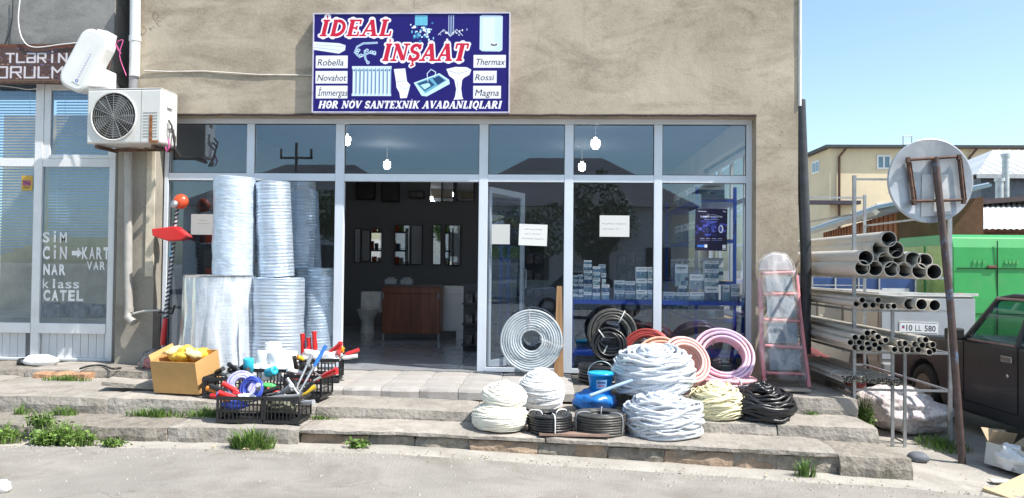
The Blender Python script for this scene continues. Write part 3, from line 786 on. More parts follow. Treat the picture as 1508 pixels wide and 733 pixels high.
for x0_, x1_, z0_, z1_ in ((xm1, xj0, zs1, zt0), (-7.6, xm0, zs1, zt0), (xm2, xj0 - .03, LZ(228), LZ(133)), (-7.6, xm0, zt1, wz)):
    mb = MB(); mb.box(x0_, LY + .03, z0_, x1_, LY + .036, z1_); mb.build('pane', glass_left, lb)
slat_m = mat('pale blue venetian slat', (.6, .7, .82), .45, 0, .08, 2)
def blind(x0, x1, ztop, zbot, y, slope=0):
    mb = MB(); z = ztop; k = 0
    while z > zbot:
        zl, zr = z, z
        if slope: zr = z                          # slats keep level; the lowered end stops them
        xe = x1 if not slope else min(x1, x0 + (x1 - x0) * max(0, min(1, (z - zbot) / slope)))
        if xe - x0 > .05: mb.add([(x0, y, zl), (xe, y, zr), (xe, y + .028, zr + .022), (x0, y + .028, zl + .022)], [(0, 1, 2, 3)])
        z -= .036; k += 1
    for xx in (x0 + .12, x1 - .12): mb.box(xx - .002, y - .004, zbot + (slope or 0), xx + .002, y - .002, ztop)
    o = mb.build('blind', slat_m, lb, fix=False); o['kind'] = 'stuff'
blind(xm2 + .01, xj0 - .04, LZ(133), LZ(228), LY + .09)
blind(-7.5, xm0 - .01, wz, zt1, LY + .09)
blind(xm1 + .02, xj0 - .02, zt0, LZ(352), LY + .09)
blind(-7.5, xm0 - .01, zt0, LZ(398), LY + .09, slope=.32)
mb = MB(); mb.box(-8, 1.7, 0, xj1, 1.8, 3.4); mb.box(-8, .3, 0, xj1, 1.7, .55); mb.box(xj1, .12, 0, xj1 + .05, 1.7, 3.3)
mb.build('inner_wall', mat('dim ochre room', (.62, .5, .32), .8, 0, .3, 2), lb)
mb = MB()
for k in range(22):
    x_ = random.uniform(-6.5, xj0 - .1); z_ = random.uniform(.55, .62); s_ = random.uniform(.05, .13)
    mb.cbox((x_, random.uniform(.35, .8), z_ + s_ / 2), (s_ * 1.6, s_, s_ * random.uniform(1, 2.4)))
tag(mb.build('display_clutter', mat('beige packaging', (.3, .28, .24), .7, 0, .6, 9), None), 'dim jumble of small goods behind the left shop glass', None, None, 'stuff')
# stuck-on white capitals
cvx = {}
def sticker(name, label, txt_rows, x0, y0, x1, y1, bg, fg, cat='lettering'):
    pass
def letter_mesh(body, px0, pyb, px1, h_px, name='letter', bold=.03, parent=None, col=None, tall=1):
    """adhesive letters cut from white foil on the pane: each character a thin solid of its own"""
    z0 = on_y(px0, pyb, LY + .03).z; x0 = on_y(px0, pyb, LY + .03).x; x1 = on_y(px1, pyb, LY + .03).x
    h = h_px / FPX * 9.25
    n = len(body); cw = (x1 - x0) / n
    for i, ch in enumerate(body):
        if ch == ' ': continue
        if ch == 'İ':
            mb = MB(); mb.add([(.3 * cw, 0, 0), (.55 * cw, 0, 0), (.55 * cw, 0, h * .78), (.3 * cw, 0, h * .78), (.3 * cw, 0, h * .9), (.55 * cw, 0, h * .9), (.55 * cw, 0, h * 1.12), (.3 * cw, 0, h * 1.12)], [(0, 1, 2, 3), (4, 5, 6, 7)])
        elif ch == '➡':
            mb = MB(); mb.prism([(0, .3 * h), (.5 * cw, .3 * h), (.5 * cw, .05 * h), (.95 * cw, .5 * h), (.5 * cw, .95 * h), (.5 * cw, .7 * h), (0, .7 * h)], 0, .003)
        else:
            _txt.body = ch; _txt.shear = 0; _txt.offset = bold; _txt.resolution_u = 3
            bpy.context.view_layer.update()
            me = _txto.evaluated_get(bpy.context.evaluated_depsgraph_get()).to_mesh()
            v = [q.co.copy() for q in me.vertices]
            if not v: continue
            mnx = min(q.x for q in v); mxx = max(q.x for q in v)
            kx = cw * .82 / max(.2, mxx - mnx)
            if mxx - mnx < .25: kx = cw * .3 / (mxx - mnx)
            off = cw * .35 if mxx - mnx < .25 else 0
            mb = MB(); mb.add([((q.x - mnx) * kx + off, 0, q.y * h / .7) for q in v], [tuple(p.vertices) for p in me.polygons])
        mb.v = [Vector((p.x + x0 + i * cw, LY + .026 + p.y * .3, p.z + z0)) for p in mb.v]
        o = mb.build(name, mat('white adhesive foil', (.82, .82, .82), .5), parent, fix=False)
ws = thing('window_lettering', 'white stuck-on letters reading SİM CİN NAR klass CATEL KART VAR', 'lettering')
letter_mesh('SİM', 63, 357, 101, 15, parent=ws); letter_mesh('CİN', 63, 380, 101, 17, parent=ws); letter_mesh('➡', 106, 380, 122, 17, parent=ws)
letter_mesh('KART', 121, 380, 163, 16, parent=ws); letter_mesh('NAR', 64, 403, 99, 15, parent=ws, bold=.045); letter_mesh('VAR', 128, 396, 157, 12, parent=ws)
letter_mesh('klass', 63, 423, 119, 14, parent=ws, bold=.01); letter_mesh('CATEL', 64, 441, 125, 15, parent=ws, bold=.045)
# the old tiled fascia with white capitals
cv = Canvas(360, 150, (84, 64, 60))
rr = random.Random(2)
for k in range(260):
    x_, y_ = rr.uniform(0, 360), rr.uniform(0, 150)
    cv.ell(x_, y_, rr.uniform(1.5, 7), rr.uniform(1, 3), rr.choice([(120, 70, 62), (70, 48, 60), (90, 88, 130), (150, 120, 110), (60, 40, 42), (110, 105, 140)]))
cv.rect(0, 0, 360, 7, (104, 56, 44)); cv.rect(0, 143, 360, 150, (105, 85, 70))
def blocky(txt, x0, y0, y1, cw):
    h = y1 - y0
    for i, ch in enumerate(txt):
        x = x0 + i * cw; w_ = cw * .72; W_ = (205, 200, 206); t = 7
        def l(*p): cv.line([(x + a * w_, y1 - b * h) for a, b in p], t, W_)
        {'T': lambda: (l((0, 1), (1, 1)), l((.5, 1), (.5, 0))), 'L': lambda: l((0, 1), (0, 0), (1, 0)), 'Ə': lambda: (l((0, 1), (1, 1), (1, 0), (0, 0), (0, .5), (1, .5))),
         'R': lambda: (l((0, 0), (0, 1), (1, 1), (1, .5), (0, .5)), l((.5, .5), (1, 0))), 'İ': lambda: (l((.5, .85), (.5, 0)), cv.ell(x + .5 * w_, y1 - 1.2 * h, 4, 4, W_)), 'N': lambda: l((0, 0), (0, 1), (1, 0), (1, 1)),
         'O': lambda: l((0, 0), (0, 1), (1, 1), (1, 0), (0, 0)), 'K': lambda: (l((0, 0), (0, 1)), l((1, 1), (0, .5), (1, 0))), 'U': lambda: l((0, 1), (0, 0), (1, 0), (1, 1)), 'M': lambda: l((0, 0), (0, 1), (.5, .5), (1, 1), (1, 0)), 'D': lambda: l((0, 0), (0, 1), (.7, 1), (1, .7), (1, .3), (.7, 0), (0, 0))}[ch]()
blocky('TLƏRİNİ', 92, 34, 70, 35); blocky('ORULMƏ', 62, 90, 134, 46)
fa = thing('fascia_board', 'old brown board with white capitals over the left shop window', 'sign')
c0, c1, c2, c3 = on_y(-30, 121, -.15), on_y(125, 124, -.15), on_y(130, 68, -.15), on_y(-30, 64, -.15)
zz0, zz1 = c0.z, c2.z
panel('printed_face', picture_mat('fascia print', cv, .6), [(c0.x, -.17, zz0), (c2.x, -.17, zz0), (c2.x, -.17, zz1), (c0.x, -.17, zz1)], fa)
mb = MB(); mb.box(c0.x - .02, -.168, zz0 - .02, c2.x + .02, -.125, zz1 + .02); mb.build('board', rust, fa)
def cable(name, label, pts, r=.006, m_=None, cat='cable', n=6):
    P = [Vector(p) for p in pts]; out = []
    for i in range(len(P) - 1):
        p0, p1, p2, p3 = P[max(0, i - 1)], P[i], P[i + 1], P[min(len(P) - 1, i + 2)]
        for k in range(8):
            t = k / 8
            out.append(.5 * ((2 * p1) + (p2 - p0) * t + (2 * p0 - 5 * p1 + 4 * p2 - p3) * t * t + (3 * p1 - p0 - 3 * p2 + p3) * t ** 3))
    out.append(P[-1])
    mb = MB(); mb.tube(out, r, n)
    return tag(mb.build(name, m_ or black_plastic), label, cat)
cable('cable', 'thin white cable looping down the grey wall to the fascia', [on_y(x, y, -.19) for x, y in ((30, -4), (27, 30), (33, 58), (50, 70), (90, 66), (128, 62))], .007, white_paint)
cable('cable', 'black cable hanging on the grey wall at the frame edge', [on_y(x, y, -.15) for x, y in ((19, -4), (17, 35), (6, 70), (-6, 90))], .006)
cable('cable', 'white cable drooping under the fascia board', [on_y(x, y, -.02) for x, y in ((-6, 126), (20, 129), (40, 132), (56, 131))], .006, white_paint)
# small square paper on the left pane
cv = Canvas(40, 44, (196, 160, 70)); cv.rect(4, 14, 34, 30, (170, 90, 110)); cv.line([(8, 18), (30, 26)], 3, (60, 50, 120)); cv.rect(8, 32, 30, 38, (150, 120, 60))
a = on_y(31, 281, LY + .02); b = on_y(49, 259, LY + .02)
tag(panel('sticker', picture_mat('sticker print', cv), [(a.x, LY + .026, a.z), (b.x - .01, LY + .026, a.z), (b.x - .01, LY + .026, b.z), (a.x, LY + .026, b.z)]), 'small square ochre sticker on the leftmost pane', 'sticker')
# posters and papers on the shop glass
def paper(label, px0, py0, px1, py1, canvas, name='paper', cat='paper sheet', group=None, tilt=0, y=.0):
    yy = .03 - .006 + y
    a = on_y(px0, py1, yy); b = on_y(px1, py0, yy)
    cx, cz = (a.x + b.x) / 2, (a.z + b.z) / 2; hw, hh = (b.x - a.x) / 2, (b.z - a.z) / 2
    P = [(cx + u * hw * math.cos(tilt) - v * hh * math.sin(tilt), yy, cz + u * hw * math.sin(tilt) + v * hh * math.cos(tilt)) for u, v in ((-1, -1), (1, -1), (1, 1), (-1, 1))]
    o = panel(name, picture_mat('paper print ' + str(len(MATS)), canvas, .6), P)
    return tag(o, label, cat, group)
def note(rows, w=90, h=70, tone=236):
    c = Canvas(w, h, (tone, tone, tone - 4)); r_ = random.Random(len(rows) + w)
    for i, (y, x0_, x1_) in enumerate(rows):
        x = x0_
        while x < x1_:
            e = x + r_.uniform(2, 5); c.line([(x, y + r_.uniform(-1.5, 1)), (min(e, x1_), y + r_.uniform(-1, 1.5))], 1.3, (120, 120, 125)); x = e + r_.choice([1, 1.5, 4])
    return c
paper('cream notice with three handwritten lines right of the door stile', 764, 331, 806, 362, note([(16, 18, 72), (30, 20, 70), (45, 10, 80)], 90, 66, 232), group='paper notices on the glass', tilt=-.03)
paper('wide white notice on the fifth lower pane', 883, 318, 927, 349, note([(26, 8, 82), (42, 10, 60)], 92, 66, 222), group='paper notices on the glass')
paper('blank pale sheet on the glass beside the doorway', 724, 331, 751, 360, note([], 60, 64, 205), group='paper notices on the glass')
paper('pale folded notice behind the tool shaft left of the foil rolls', 281, 316, 314, 346, note([(22, 30, 70), (34, 24, 76)], 90, 74, 190), group='paper notices on the glass')
cv = Canvas(184, 244, (20, 18, 52))
for k in range(60): cv.ell(92 + rr.gauss(0, 44), 118 + rr.gauss(0, 22), rr.uniform(6, 20), rr.uniform(4, 10), rr.choice([(48, 52, 130), (70, 80, 170), (38, 34, 100), (90, 100, 190)]))
cv.ell(72, 128, 20, 22, (12, 14, 36)); cv.ell(72, 128, 14, 15, (60, 66, 120)); cv.line([(60, 118), (84, 138)], 3, (14, 14, 40)); cv.line([(84, 118), (60, 138)], 3, (14, 14, 40)); cv.ell(148, 120, 14, 24, (215, 220, 240)); cv.ell(146, 120, 8, 17, (70, 80, 160))
cv.text('LAMİNASİYA', 30, 52, 10, (235, 236, 245), width=126, bold=.02); cv.line([(50, 64), (134, 64)], 2.5, (170, 175, 210)); cv.line([(70, 74), (118, 74)], 2, (120, 125, 180)); cv.line([(14, 16), (60, 18)], 3.5, (200, 205, 225)); cv.line([(160, 14), (174, 18)], 5, (200, 205, 225)); cv.line([(66, 34), (116, 35)], 2.2, (160, 165, 200))
for k in range(4): cv.line([(30 + k * 34, 178), (52 + k * 34, 178)], 3, (190, 195, 220)); cv.line([(28 + k * 34, 188), (54 + k * 34, 188)], 2, (150, 155, 195))
cv.rect(12, 216, 66, 230, (50, 110, 200)); cv.rect(54, 214, 70, 232, (225, 228, 238)); cv.rect(158, 214, 178, 236, (220, 222, 230))
paper('dark blue poster with white text on the rightmost pane', 1024, 308, 1071, 368, cv, 'poster', 'poster', tilt=-.01)

# ------------------------------------------------------------------ drainpipes
def pipe_v(name, label, pts, r, m_, collars=(), cat='drainpipe'):
    t = thing(name, label, cat, pts[0])
    mb = MB(); P = [Vector(p) - Vector(pts[0]) for p in pts]
    mb.tube(P, r, 14); mb.build('pipe', m_, t)
    for c in collars:
        v = Vector(c) - Vector(pts[0]); mb = MB(); mb.cyl(v - Vector((0, 0, .03)), v + Vector((0, 0, .03)), r * 1.15, 14); mb.build('collar', m_, t)
    return t
wp = mat('white drainpipe', (.68, .69, .7), .4, 0, .05, 3, dirt=((.35, .32, .3), 4, .58, .8, .5))
y_ = WY - .07
pipe_v('drainpipe', 'white drainpipe running down the wall above the air conditioner', [on_y(199.5, -40, y_), on_y(199, 60, y_), on_y(198, 113, y_)], .06, wp, [on_y(199, 58, y_)])
pipe_v('drainpipe', 'short grey pipe stub below the white drainpipe', [on_y(197, 110, y_ + .01), on_y(196, 150, y_ + .01)], .052, mat('grey pipe', (.24, .24, .25), .5))
pp = [on_y(189, 215, y_), on_y(189, 300, y_), on_y(189, 400, y_), on_y(190, 448, y_), on_y(188, 466, y_ - .02), on_y(197, 474, y_ - .05)]
pipe_v('drainpipe', 'off-white drainpipe with an elbow on the left pier', pp, .045, mat('dusty drainpipe', (.42, .4, .37), .55, 0, .12, 5, dirt=((.25, .22, .2), 4, .5, .75, .6)), [on_y(190, 455, y_)])
cable('cable', 'pale flexible hose from the drainpipe elbow to the tool', [on_y(196, 461, y_ - .03), on_y(215, 457, y_ - .05), on_y(236, 456, y_ - .06)], .014, mat('pale hose', (.5, .49, .47), .6))
yb = .25
pipe_v('drainpipe', 'dark bent drainpipe at the right corner of the building', [on_y(1178, 148, -.14), on_y(1180, 200, -.14), on_y(1184, 300, -.14), on_y(1187, 380, -.14), on_y(1186, 470, -.14), on_y(1186, 520, -.14)], .062, mat('dark grey pipe', (.045, .048, .055), .5, 0, .3, 6))
mb = MB(); mb.tube([Vector((2.915, WY - .01, z)) + Vector((.006 * fbm(z, 0, 0, 3), 0, 0)) for z in steps_range(3.15, 6.3, 30)], .018, 6)
tag(mb.build('cable', white_paint), 'thin white conduit along the right corner above the drainpipe', 'cable')

# ------------------------------------------------------------------ air conditioner units
acw = mat('off-white enamelled steel', (.72, .71, .68), .38, 0, .04, 3, dirt=((.45, .38, .3), 3, .58, .78, .5))
p0, p1 = on_y(127, 212, -.62), on_y(214, 212, -.62)
AW = p1.x - p0.x; ax = p0.x; az = p0.z; AH = on_y(127, 133, -.62).z - az
AW = on_y(241, 212, -.62).x - ax
ac = thing('air_conditioner', 'white boxy outdoor air conditioner with a round fan grille', 'air conditioner', (ax, -.62, az), (0, 0, R(-4)))
mb = MB(); mb.box(0, 0, 0, AW, .34, AH); mb.build('casing', acw, ac, bevel=.018)
gx, gzc, gr = AW * .37, AH * .5, AH * .43
mb = MB(); n = 32
mb.at((gx, -.004, gzc), (PI / 2, 0, 0)); mb.lathe([(gr, .0), (gr, .012), (gr + .012, .018), (gr + .02, .0)], n, cap=False); mb.at()
mb.build('grille_ring', acw, ac)
mb = MB(); mb.at((gx, -.002, gzc), (PI / 2, 0, 0)); mb.lathe([(.0, 0), (gr, 0), (gr, .003), (0, .003)], 32, cap=False); mb.build('fan_recess', mat('dark fan recess', (.03, .03, .032), .6), ac)
mb = MB()
for k in range(5):
    a = k * 2 * PI / 5 + .3
    mb.at((gx, -.006, gzc), (0, a, 0)); mb.add([(.02, 0, -.02), (gr * .55, -.004, -.05), (gr * .92, 0, -.02), (gr * .88, -.006, .09), (gr * .5, -.006, .07), (.03, -.003, .03)], [(0, 1, 2, 3, 4, 5)])
mb.at(); mb.build('fan', mat('grey fan blades', (.1, .1, .105), .45), ac)
mb = MB()
for k in range(1, 10):
    r_ = gr * k / 10; mb.tube([(gx + r_ * math.cos(t), -.014, gzc + r_ * math.sin(t)) for t in [j * PI / 14 for j in range(28)]], .0018, 4, closed=True)
for k in range(8):
    a = k * PI / 8; mb.tube([(gx - gr * math.cos(a), -.016, gzc - gr * math.sin(a)), (gx + gr * math.cos(a), -.016, gzc + gr * math.sin(a))], .002, 4)
mb.build('grille', mat('grille wire', (.34, .34, .33), .4), ac)
mb = MB()
for k in range(9): mb.box(AW * .76, -.004, AH * (.12 + k * .055), AW * .95, .0, AH * (.125 + k * .055) + .004)
mb.box(AW * .735, -.003, .01, AW * .742, 0, AH - .01)
mb.build('louvre', mat('panel groove', (.4, .39, .37), .6), ac)
mb = MB(); mb.box(AW * .845, -.006, AH * .03, AW * .885, -.004, AH * .52); mb.box(AW * .85, -.0065, AH * .0, AW * .97, -.0045, AH * .05); mb.build('rust_streak', mat('rust stain', (.3, .12, .05), .9, 0, .5, 30), ac)
mb = MB(); mb.box(.005, .0, AH + .001, AW - .005, .335, AH + .012); mb.build('lid', acw, ac, bevel=.006)
mb = MB(); mb.box(AW * .1, .02, -.05, AW * .14, .4, -.012); mb.box(AW * .86, .02, -.05, AW * .9, .4, -.012); mb.box(AW * .08, .3, -.045, AW * .95, .34, -.015); mb.build('bracket', rust, ac)
mb = MB(); mb.cbox((AW + .012, .16, AH * .72), (.02, .1, .05)); mb.cbox((AW + .015, .2, AH * .4), (.03, .12, .12)); mb.build('side_cover', acw, ac, bevel=.006)
mb = MB()
for k in range(3): mb.tube([(AW + .02, .12 + k * .05, AH * (.45 - k * .1)), (AW + .07, .1 + k * .04, AH * (.35 - k * .1)), (AW + .05, .2, AH * .02 - .02 * k), (AW + .03 + .02 * k, .3, -.12)], .011, 6)
mb.build('refrigerant_pipe', mat('black lagging', (.05, .045, .045), .7), ac)
mb = MB(); mb.tube([(AW + .03, .1, AH * .1), (AW + .06, .08, -.03), (AW + .03, .08, -.09), (AW + .0, .1, -.03)], .01, 6); mb.build('cord', mat('pink cord', (.6, .1, .3), .6), ac)
cv = Canvas(80, 16, (182, 180, 174)); cv.line([(6, 9), (74, 9)], 4, (120, 122, 128))
# upper tilted white unit
c = on_y(130, 92, -.46)
up_ = thing('light_box', 'tilted white rounded plastic box hanging above the air conditioner', 'plastic box', c, (0, R(27), 0))
def rbox(w_, d, h, r_, n=5):
    mb = MB(); pr = []
    for sx_, sz_, a0 in ((1, 1, 0), (-1, 1, 90), (-1, -1, 180), (1, -1, 270)):
        for k in range(n + 1):
            a = R(a0 + 90 * k / n); pr.append((sx_ * (w_ / 2 - r_) + r_ * math.cos(a), sz_ * (h / 2 - r_) + r_ * math.sin(a)))
    mb.prism(pr, -d / 2, d / 2); return mb
rbox(.36, .2, .74, .13).build('shell', white_paint, up_, bevel=.03)
for k in range(3):
    o = rbox(.375 - .015 * k, .012, .755 - .015 * k, .13).build('rib', white_paint, up_, loc=(-.012 * k - .01, -.04 + .045 * k, -.01 * k))
cv = Canvas(60, 240, (226, 226, 224))
for k in range(9): cv.line([(24, 205 - k * 17), (38, 212 - k * 17)], 3.5, (150, 160, 190)); cv.line([(24, 205 - k * 17), (36, 198 - k * 17)], 3, (140, 150, 185))
cv.ell(30, 226, 12, 9, (70, 90, 170)); cv.ell(30, 226, 6, 4, (220, 222, 230))
panel('printed_strip', picture_mat('box print', cv, .4), [(.0, -.1045, -.28), (.1, -.1045, -.28), (.1, -.1045, .24), (.0, -.1045, .24)], up_)
p = on_y(148, 118, -.42)
t = thing('junction_box', 'white box wedged between the tilted box and the air conditioner', 'box', p)
rbox(.27, .2, .2, .02).build('shell', white_paint, t, bevel=.006)
t2 = on_y(156, 58, -.42)
t = thing('bracket_arm', 'small white bracket behind the top of the tilted box', 'bracket', t2, (0, R(12), 0)); rbox(.13, .2, .16, .01).build('plate', white_paint, t, bevel=.004)
mb = MB(); mb.cyl((.0, .05, -.05), (.02, .05, -.5), .014, 8); mb.build('rod', rust, t)
mb = MB(); mb.cyl((.07, .05, -.05), (.1, .05, -.5), .01, 8); mb.build('rod', rust, t)
cable('cable', 'pink cord tangled beside the white bracket', [on_y(x, y, -.3) for x, y in ((166, 55), (172, 68), (178, 80), (170, 66), (181, 60), (176, 82), (186, 112))], .006, mat('pink cord', (.6, .1, .3), .6))
# ------------------------------------------------------------------ goods on the steps
foil = mat('silver bubble foil', (.64, .73, .84), .38, .35, .1, 5, stretch=(1, 1, 3), bump=.35, bscale=16)
foil2 = mat('ribbed silver foil', (.6, .69, .8), .32, .55, .12, 3, stretch=(.6, .6, 14), bump=.35, bscale=7)
film = film_mat('milky stretch film', (.8, .83, .88), .42, .26, .6, 9, (1, 1, .25), gloss=.2)
film_clear = film_mat('clear crinkled film', (.85, .85, .87), .16, .22, .5, 12, gloss=.12)
def foil_roll(x, y, z, r, h, m_, label, lean=(0, 0, 0), seed=0, drape=None):
    t = thing('foil_roll', label, 'insulation roll', (x, y, z), lean, 'rolls of silver foil insulation')
    n, k = 64, 150; vs = []; rsd = random.Random(seed)
    off = [rsd.uniform(-.006, .006) for _ in range(k + 1)]
    for j in range(k + 1):
        zz = h * j / k
        for i in range(n):
            a = 2 * PI * i / n
            rr_ = r + .010 * fbm(math.cos(a) * 1.2, math.sin(a) * 1.2, zz * 2.2 + seed, 1) + .004 * fbm(math.cos(a) * 4, math.sin(a) * 4, zz * 9 + seed, 1) + (.0004 if m_ is foil else .002 * (1 + .6 * fbm(zz * 3, seed, 0))) * math.sin(zz * 165 + math.sin(a * 2 + seed) * .8) + off[j] * .12
            vs.append((rr_ * math.cos(a), rr_ * math.sin(a), zz))
    mb = MB(); mb.add(vs, [(j * n + i, j * n + (i + 1) % n, (j + 1) * n + (i + 1) % n, (j + 1) * n + i) for j in range(k) for i in range(n)], True)
    mb.build('foil_layers', m_, t, fix=False)
    mb = MB()                                       # the wound end: a spiral of edges
    sp = [((r - .012) * (1 - q / 260) * math.cos(q * .32), (r - .012) * (1 - q / 260) * math.sin(q * .32), h + .004 * math.sin(q)) for q in range(235)]
    mb.tube(sp, .006, 4, smooth=False); mb.at((0, 0, h - .006)); mb.lathe([(.03, 0), (r, 0)], n, cap=False); mb.at()
    mb.build('wound_end', m_, t, fix=False)
    if drape:
        n2, k2 = 96, 40; vs = []
        for j in range(k2 + 1):
            f = j / k2; zz = (h + .018) * (1 - f) + .03 * f
            for i in range(n2):
                a = 2 * PI * i / n2
                fold = (.5 + .5 * math.sin(a * 13 + 2 * fbm(math.cos(a) * 3, math.sin(a) * 3, f * .6 + seed))) * (.012 + .04 * f) + .014 * fbm(math.cos(a) * 6, math.sin(a) * 6, f * 2, 1)
                rr_ = r + .012 + fold + .02 * f
                vs.append((rr_ * math.cos(a), rr_ * math.sin(a), zz + .05 * f * fbm(math.cos(a) * 2, math.sin(a) * 2, 3)))
        vs.append((0, 0, h + .03))
        fs = [(j * n2 + i, j * n2 + (i + 1) % n2, (j + 1) * n2 + (i + 1) % n2, (j + 1) * n2 + i) for j in range(k2) for i in range(n2)] + [(i, (i + 1) % n2, len(vs) - 1) for i in range(n2)]
        mb = MB(); mb.add(vs, fs, True); mb.build('plastic_film', film, t, fix=False)
    return t
yr = -.62
def bx_(px): return on_y(px, 480, yr).x
rb = (bx_(378) - bx_(278)) / 2
h1 = on_y(330, 407, yr - .1).z
foil_roll((bx_(276) + bx_(376)) / 2, yr, .0, rb * .98, h1, foil, 'bottom left foil roll draped in milky plastic film', drape=1, seed=1)
rb2 = (on_y(446, 480, -.5).x - on_y(377, 480, -.5).x) / 2 + .03
foil_roll((on_y(377, 480, -.5).x + on_y(446, 480, -.5).x) / 2 - .03, -.5, .0, rb2, h1 - .01, foil2, 'bottom right bare ribbed foil roll next to the crates', seed=2)
rt1 = (bx_(371) - bx_(313)) / 2
h2 = on_y(340, 262, yr).z - h1 - .03
foil_roll(bx_(342), yr, h1 + .022, rt1, h2, foil, 'top left foil roll standing on the film-draped one', seed=3)
foil_roll(on_y(407, 400, -.5).x, -.5, h1 + .005, rt1 * .88, h2 - .02, foil2, 'top right ribbed foil roll leaning slightly left', lean=(0, R(-3.2), 0), seed=4)
foil_roll(on_y(462, 480, .55).x, .55, 0, .26, h1 + .1, foil2, 'foil roll standing inside behind the second pane', seed=5)
foil_roll(on_y(440, 380, .55).x, .55, h1 + .1, .2, 1.1, foil2, 'upper foil roll inside behind the second pane', seed=6)

def thing_label_n(i): return ['first', 'second', 'third', 'fourth', 'fifth', 'sixth', 'seventh', 'eighth', 'ninth', 'tenth', 'eleventh', 'twelfth', 'thirteenth', 'fourteenth', 'fifteenth', 'sixteenth', 'seventeenth', 'eighteenth'][i]

# brush cutter, standing head up
bc = thing('brush_cutter', 'red garden tool with a striped shaft leaning by the left pier', 'garden tool', (0, 0, 0))
yt = -.34
S0, S1 = on_y(239, 512, yt - .1), on_y(262, 297, yt + .1)
def lp(t): return S0 + (S1 - S0) * t
mb = MB(); mb.tube([lp(t) for t in steps_range(.0, 1, 24)], .016, 10); mb.build('shaft', mat('white tube', (.6, .6, .62), .4), bc)
mb = MB(); ax_ = (S1 - S0).normalized(); u_ = ax_.cross(Vector((0, 1, 0))).normalized(); v_ = ax_.cross(u_)
mb.tube([lp(.2 + .76 * q / 300) + (u_ * math.cos(q * .55) + v_ * math.sin(q * .55)) * .019 for q in range(300)], .009, 6); mb.build('spiral_wrap', black_plastic, bc)
redp = mat('glossy red plastic', (.62, .02, .02), .28, 0, .12, 5, coat=.3)
mb = MB(); mb.at(lp(.985) + Vector((.05, -.02, .02)), (R(78), R(25), 0)); mb.lathe([(.0, -.05), (.05, -.05), (.085, -.02), (.09, .02), (.06, .06), (.0, .07)], 24, cap=False); mb.build('motor_housing', mat('orange red plastic', (.72, .09, .03), .3, coat=.3), bc)
mb = MB(); mb.at(lp(.975) + Vector((.0, -.07, .0)), (R(85), 0, 0)); mb.lathe([(.0, -.03), (.045, -.03), (.045, .03), (.0, .035)], 16, cap=False); mb.build('gear_head', steel, bc)
g = lp(.77)
gl_ = [on_y(x, y, yt - .02) for x, y in ((228, 338), (246, 336), (262, 334), (276, 345), (281, 350), (270, 355), (252, 356), (240, 352), (229, 348))]
mb = MB(); mb.prism([(p.x, p.z) for p in gl_], yt - .1, yt + .05); mb.build('guard', redp, bc, bevel=.012)
g2 = [lp(t) for t in (0.02, .2)]
mb = MB(); mb.tube([g2[0], (g2[0] + g2[1]) / 2, g2[1]], [.03, .034, .026], 14); mb.build('grip', redp, bc)
mb = MB(); mb.tube([lp(.24) + Vector((-.09, 0, 0)), lp(.24), lp(.235) + Vector((.08, -.02, 0)), lp(.25) + Vector((.11, -.02, .07))], .014, 8); mb.build('cross_handle', black_plastic, bc)
mb = MB(); mb.at(S0 + Vector((0, 0, -.03))); mb.lathe([(.01, -.14), (.07, -.13), (.085, -.06), (.05, .0), (.03, .03)], 16); mb.build('motor_base', black_plastic, bc)
mb = MB(); mb.tube([lp(.62) + u_ * .02, lp(.76) + u_ * .02], .022, 10); mb.build('label_sleeve', mat('light blue sleeve', (.25, .5, .62), .4), bc)
# clear bag of red things
def lumpy(name, label, cat, c, sz, m_, seed=0, amp=.18, freq=2.2, n=28, k=16, flat=True, parent=None, group=None):
    mb = MB(); vs = []
    for j in range(k + 1):
        ph = PI * j / k
        for i in range(n):
            a = 2 * PI * i / n
            d = Vector((math.sin(ph) * math.cos(a), math.sin(ph) * math.sin(a), math.cos(ph)))
            f = 1 + amp * noise.fractal(d * freq + Vector((seed, 0, 0)), .9, 2, 4)
            p = Vector((d.x * sz[0], d.y * sz[1], d.z * sz[2])) * f
            if flat: p.z = max(p.z, -sz[2] * .72)
            vs.append(p)
    mb.add(vs, [(j * n + i, j * n + (i + 1) % n, (j + 1) * n + (i + 1) % n, (j + 1) * n + i) for j in range(k) for i in range(n)], True)
    o = mb.build(name, m_, parent, loc=None if parent else Vector(c) + Vector((0, 0, sz[2] * .72)))
    if parent: o.location = Vector(c)
    if label: tag(o, label, cat, group)
    return o
p = on_y(222, 558, -.55)
t = thing('plastic_bag', 'clear plastic bag of red goods by the left pier', 'bag', (p.x, -.5, .0))
lumpy('contents', None, None, (0, 0, .1), (.11, .1, .09), mat('dull red goods', (.5, .1, .09), .5, 0, .5, 14), 3, .3, parent=t)
lumpy('film', None, None, (0, 0, .12), (.15, .13, .14), film_clear, 5, .25, parent=t)
lumpy('dark_bag', 'black bag lying behind the tool base', 'bag', on_y(240, 540, -.3) * 1 - Vector((0, 0, .05)), (.1, .1, .08), black_plastic, 6, .3)

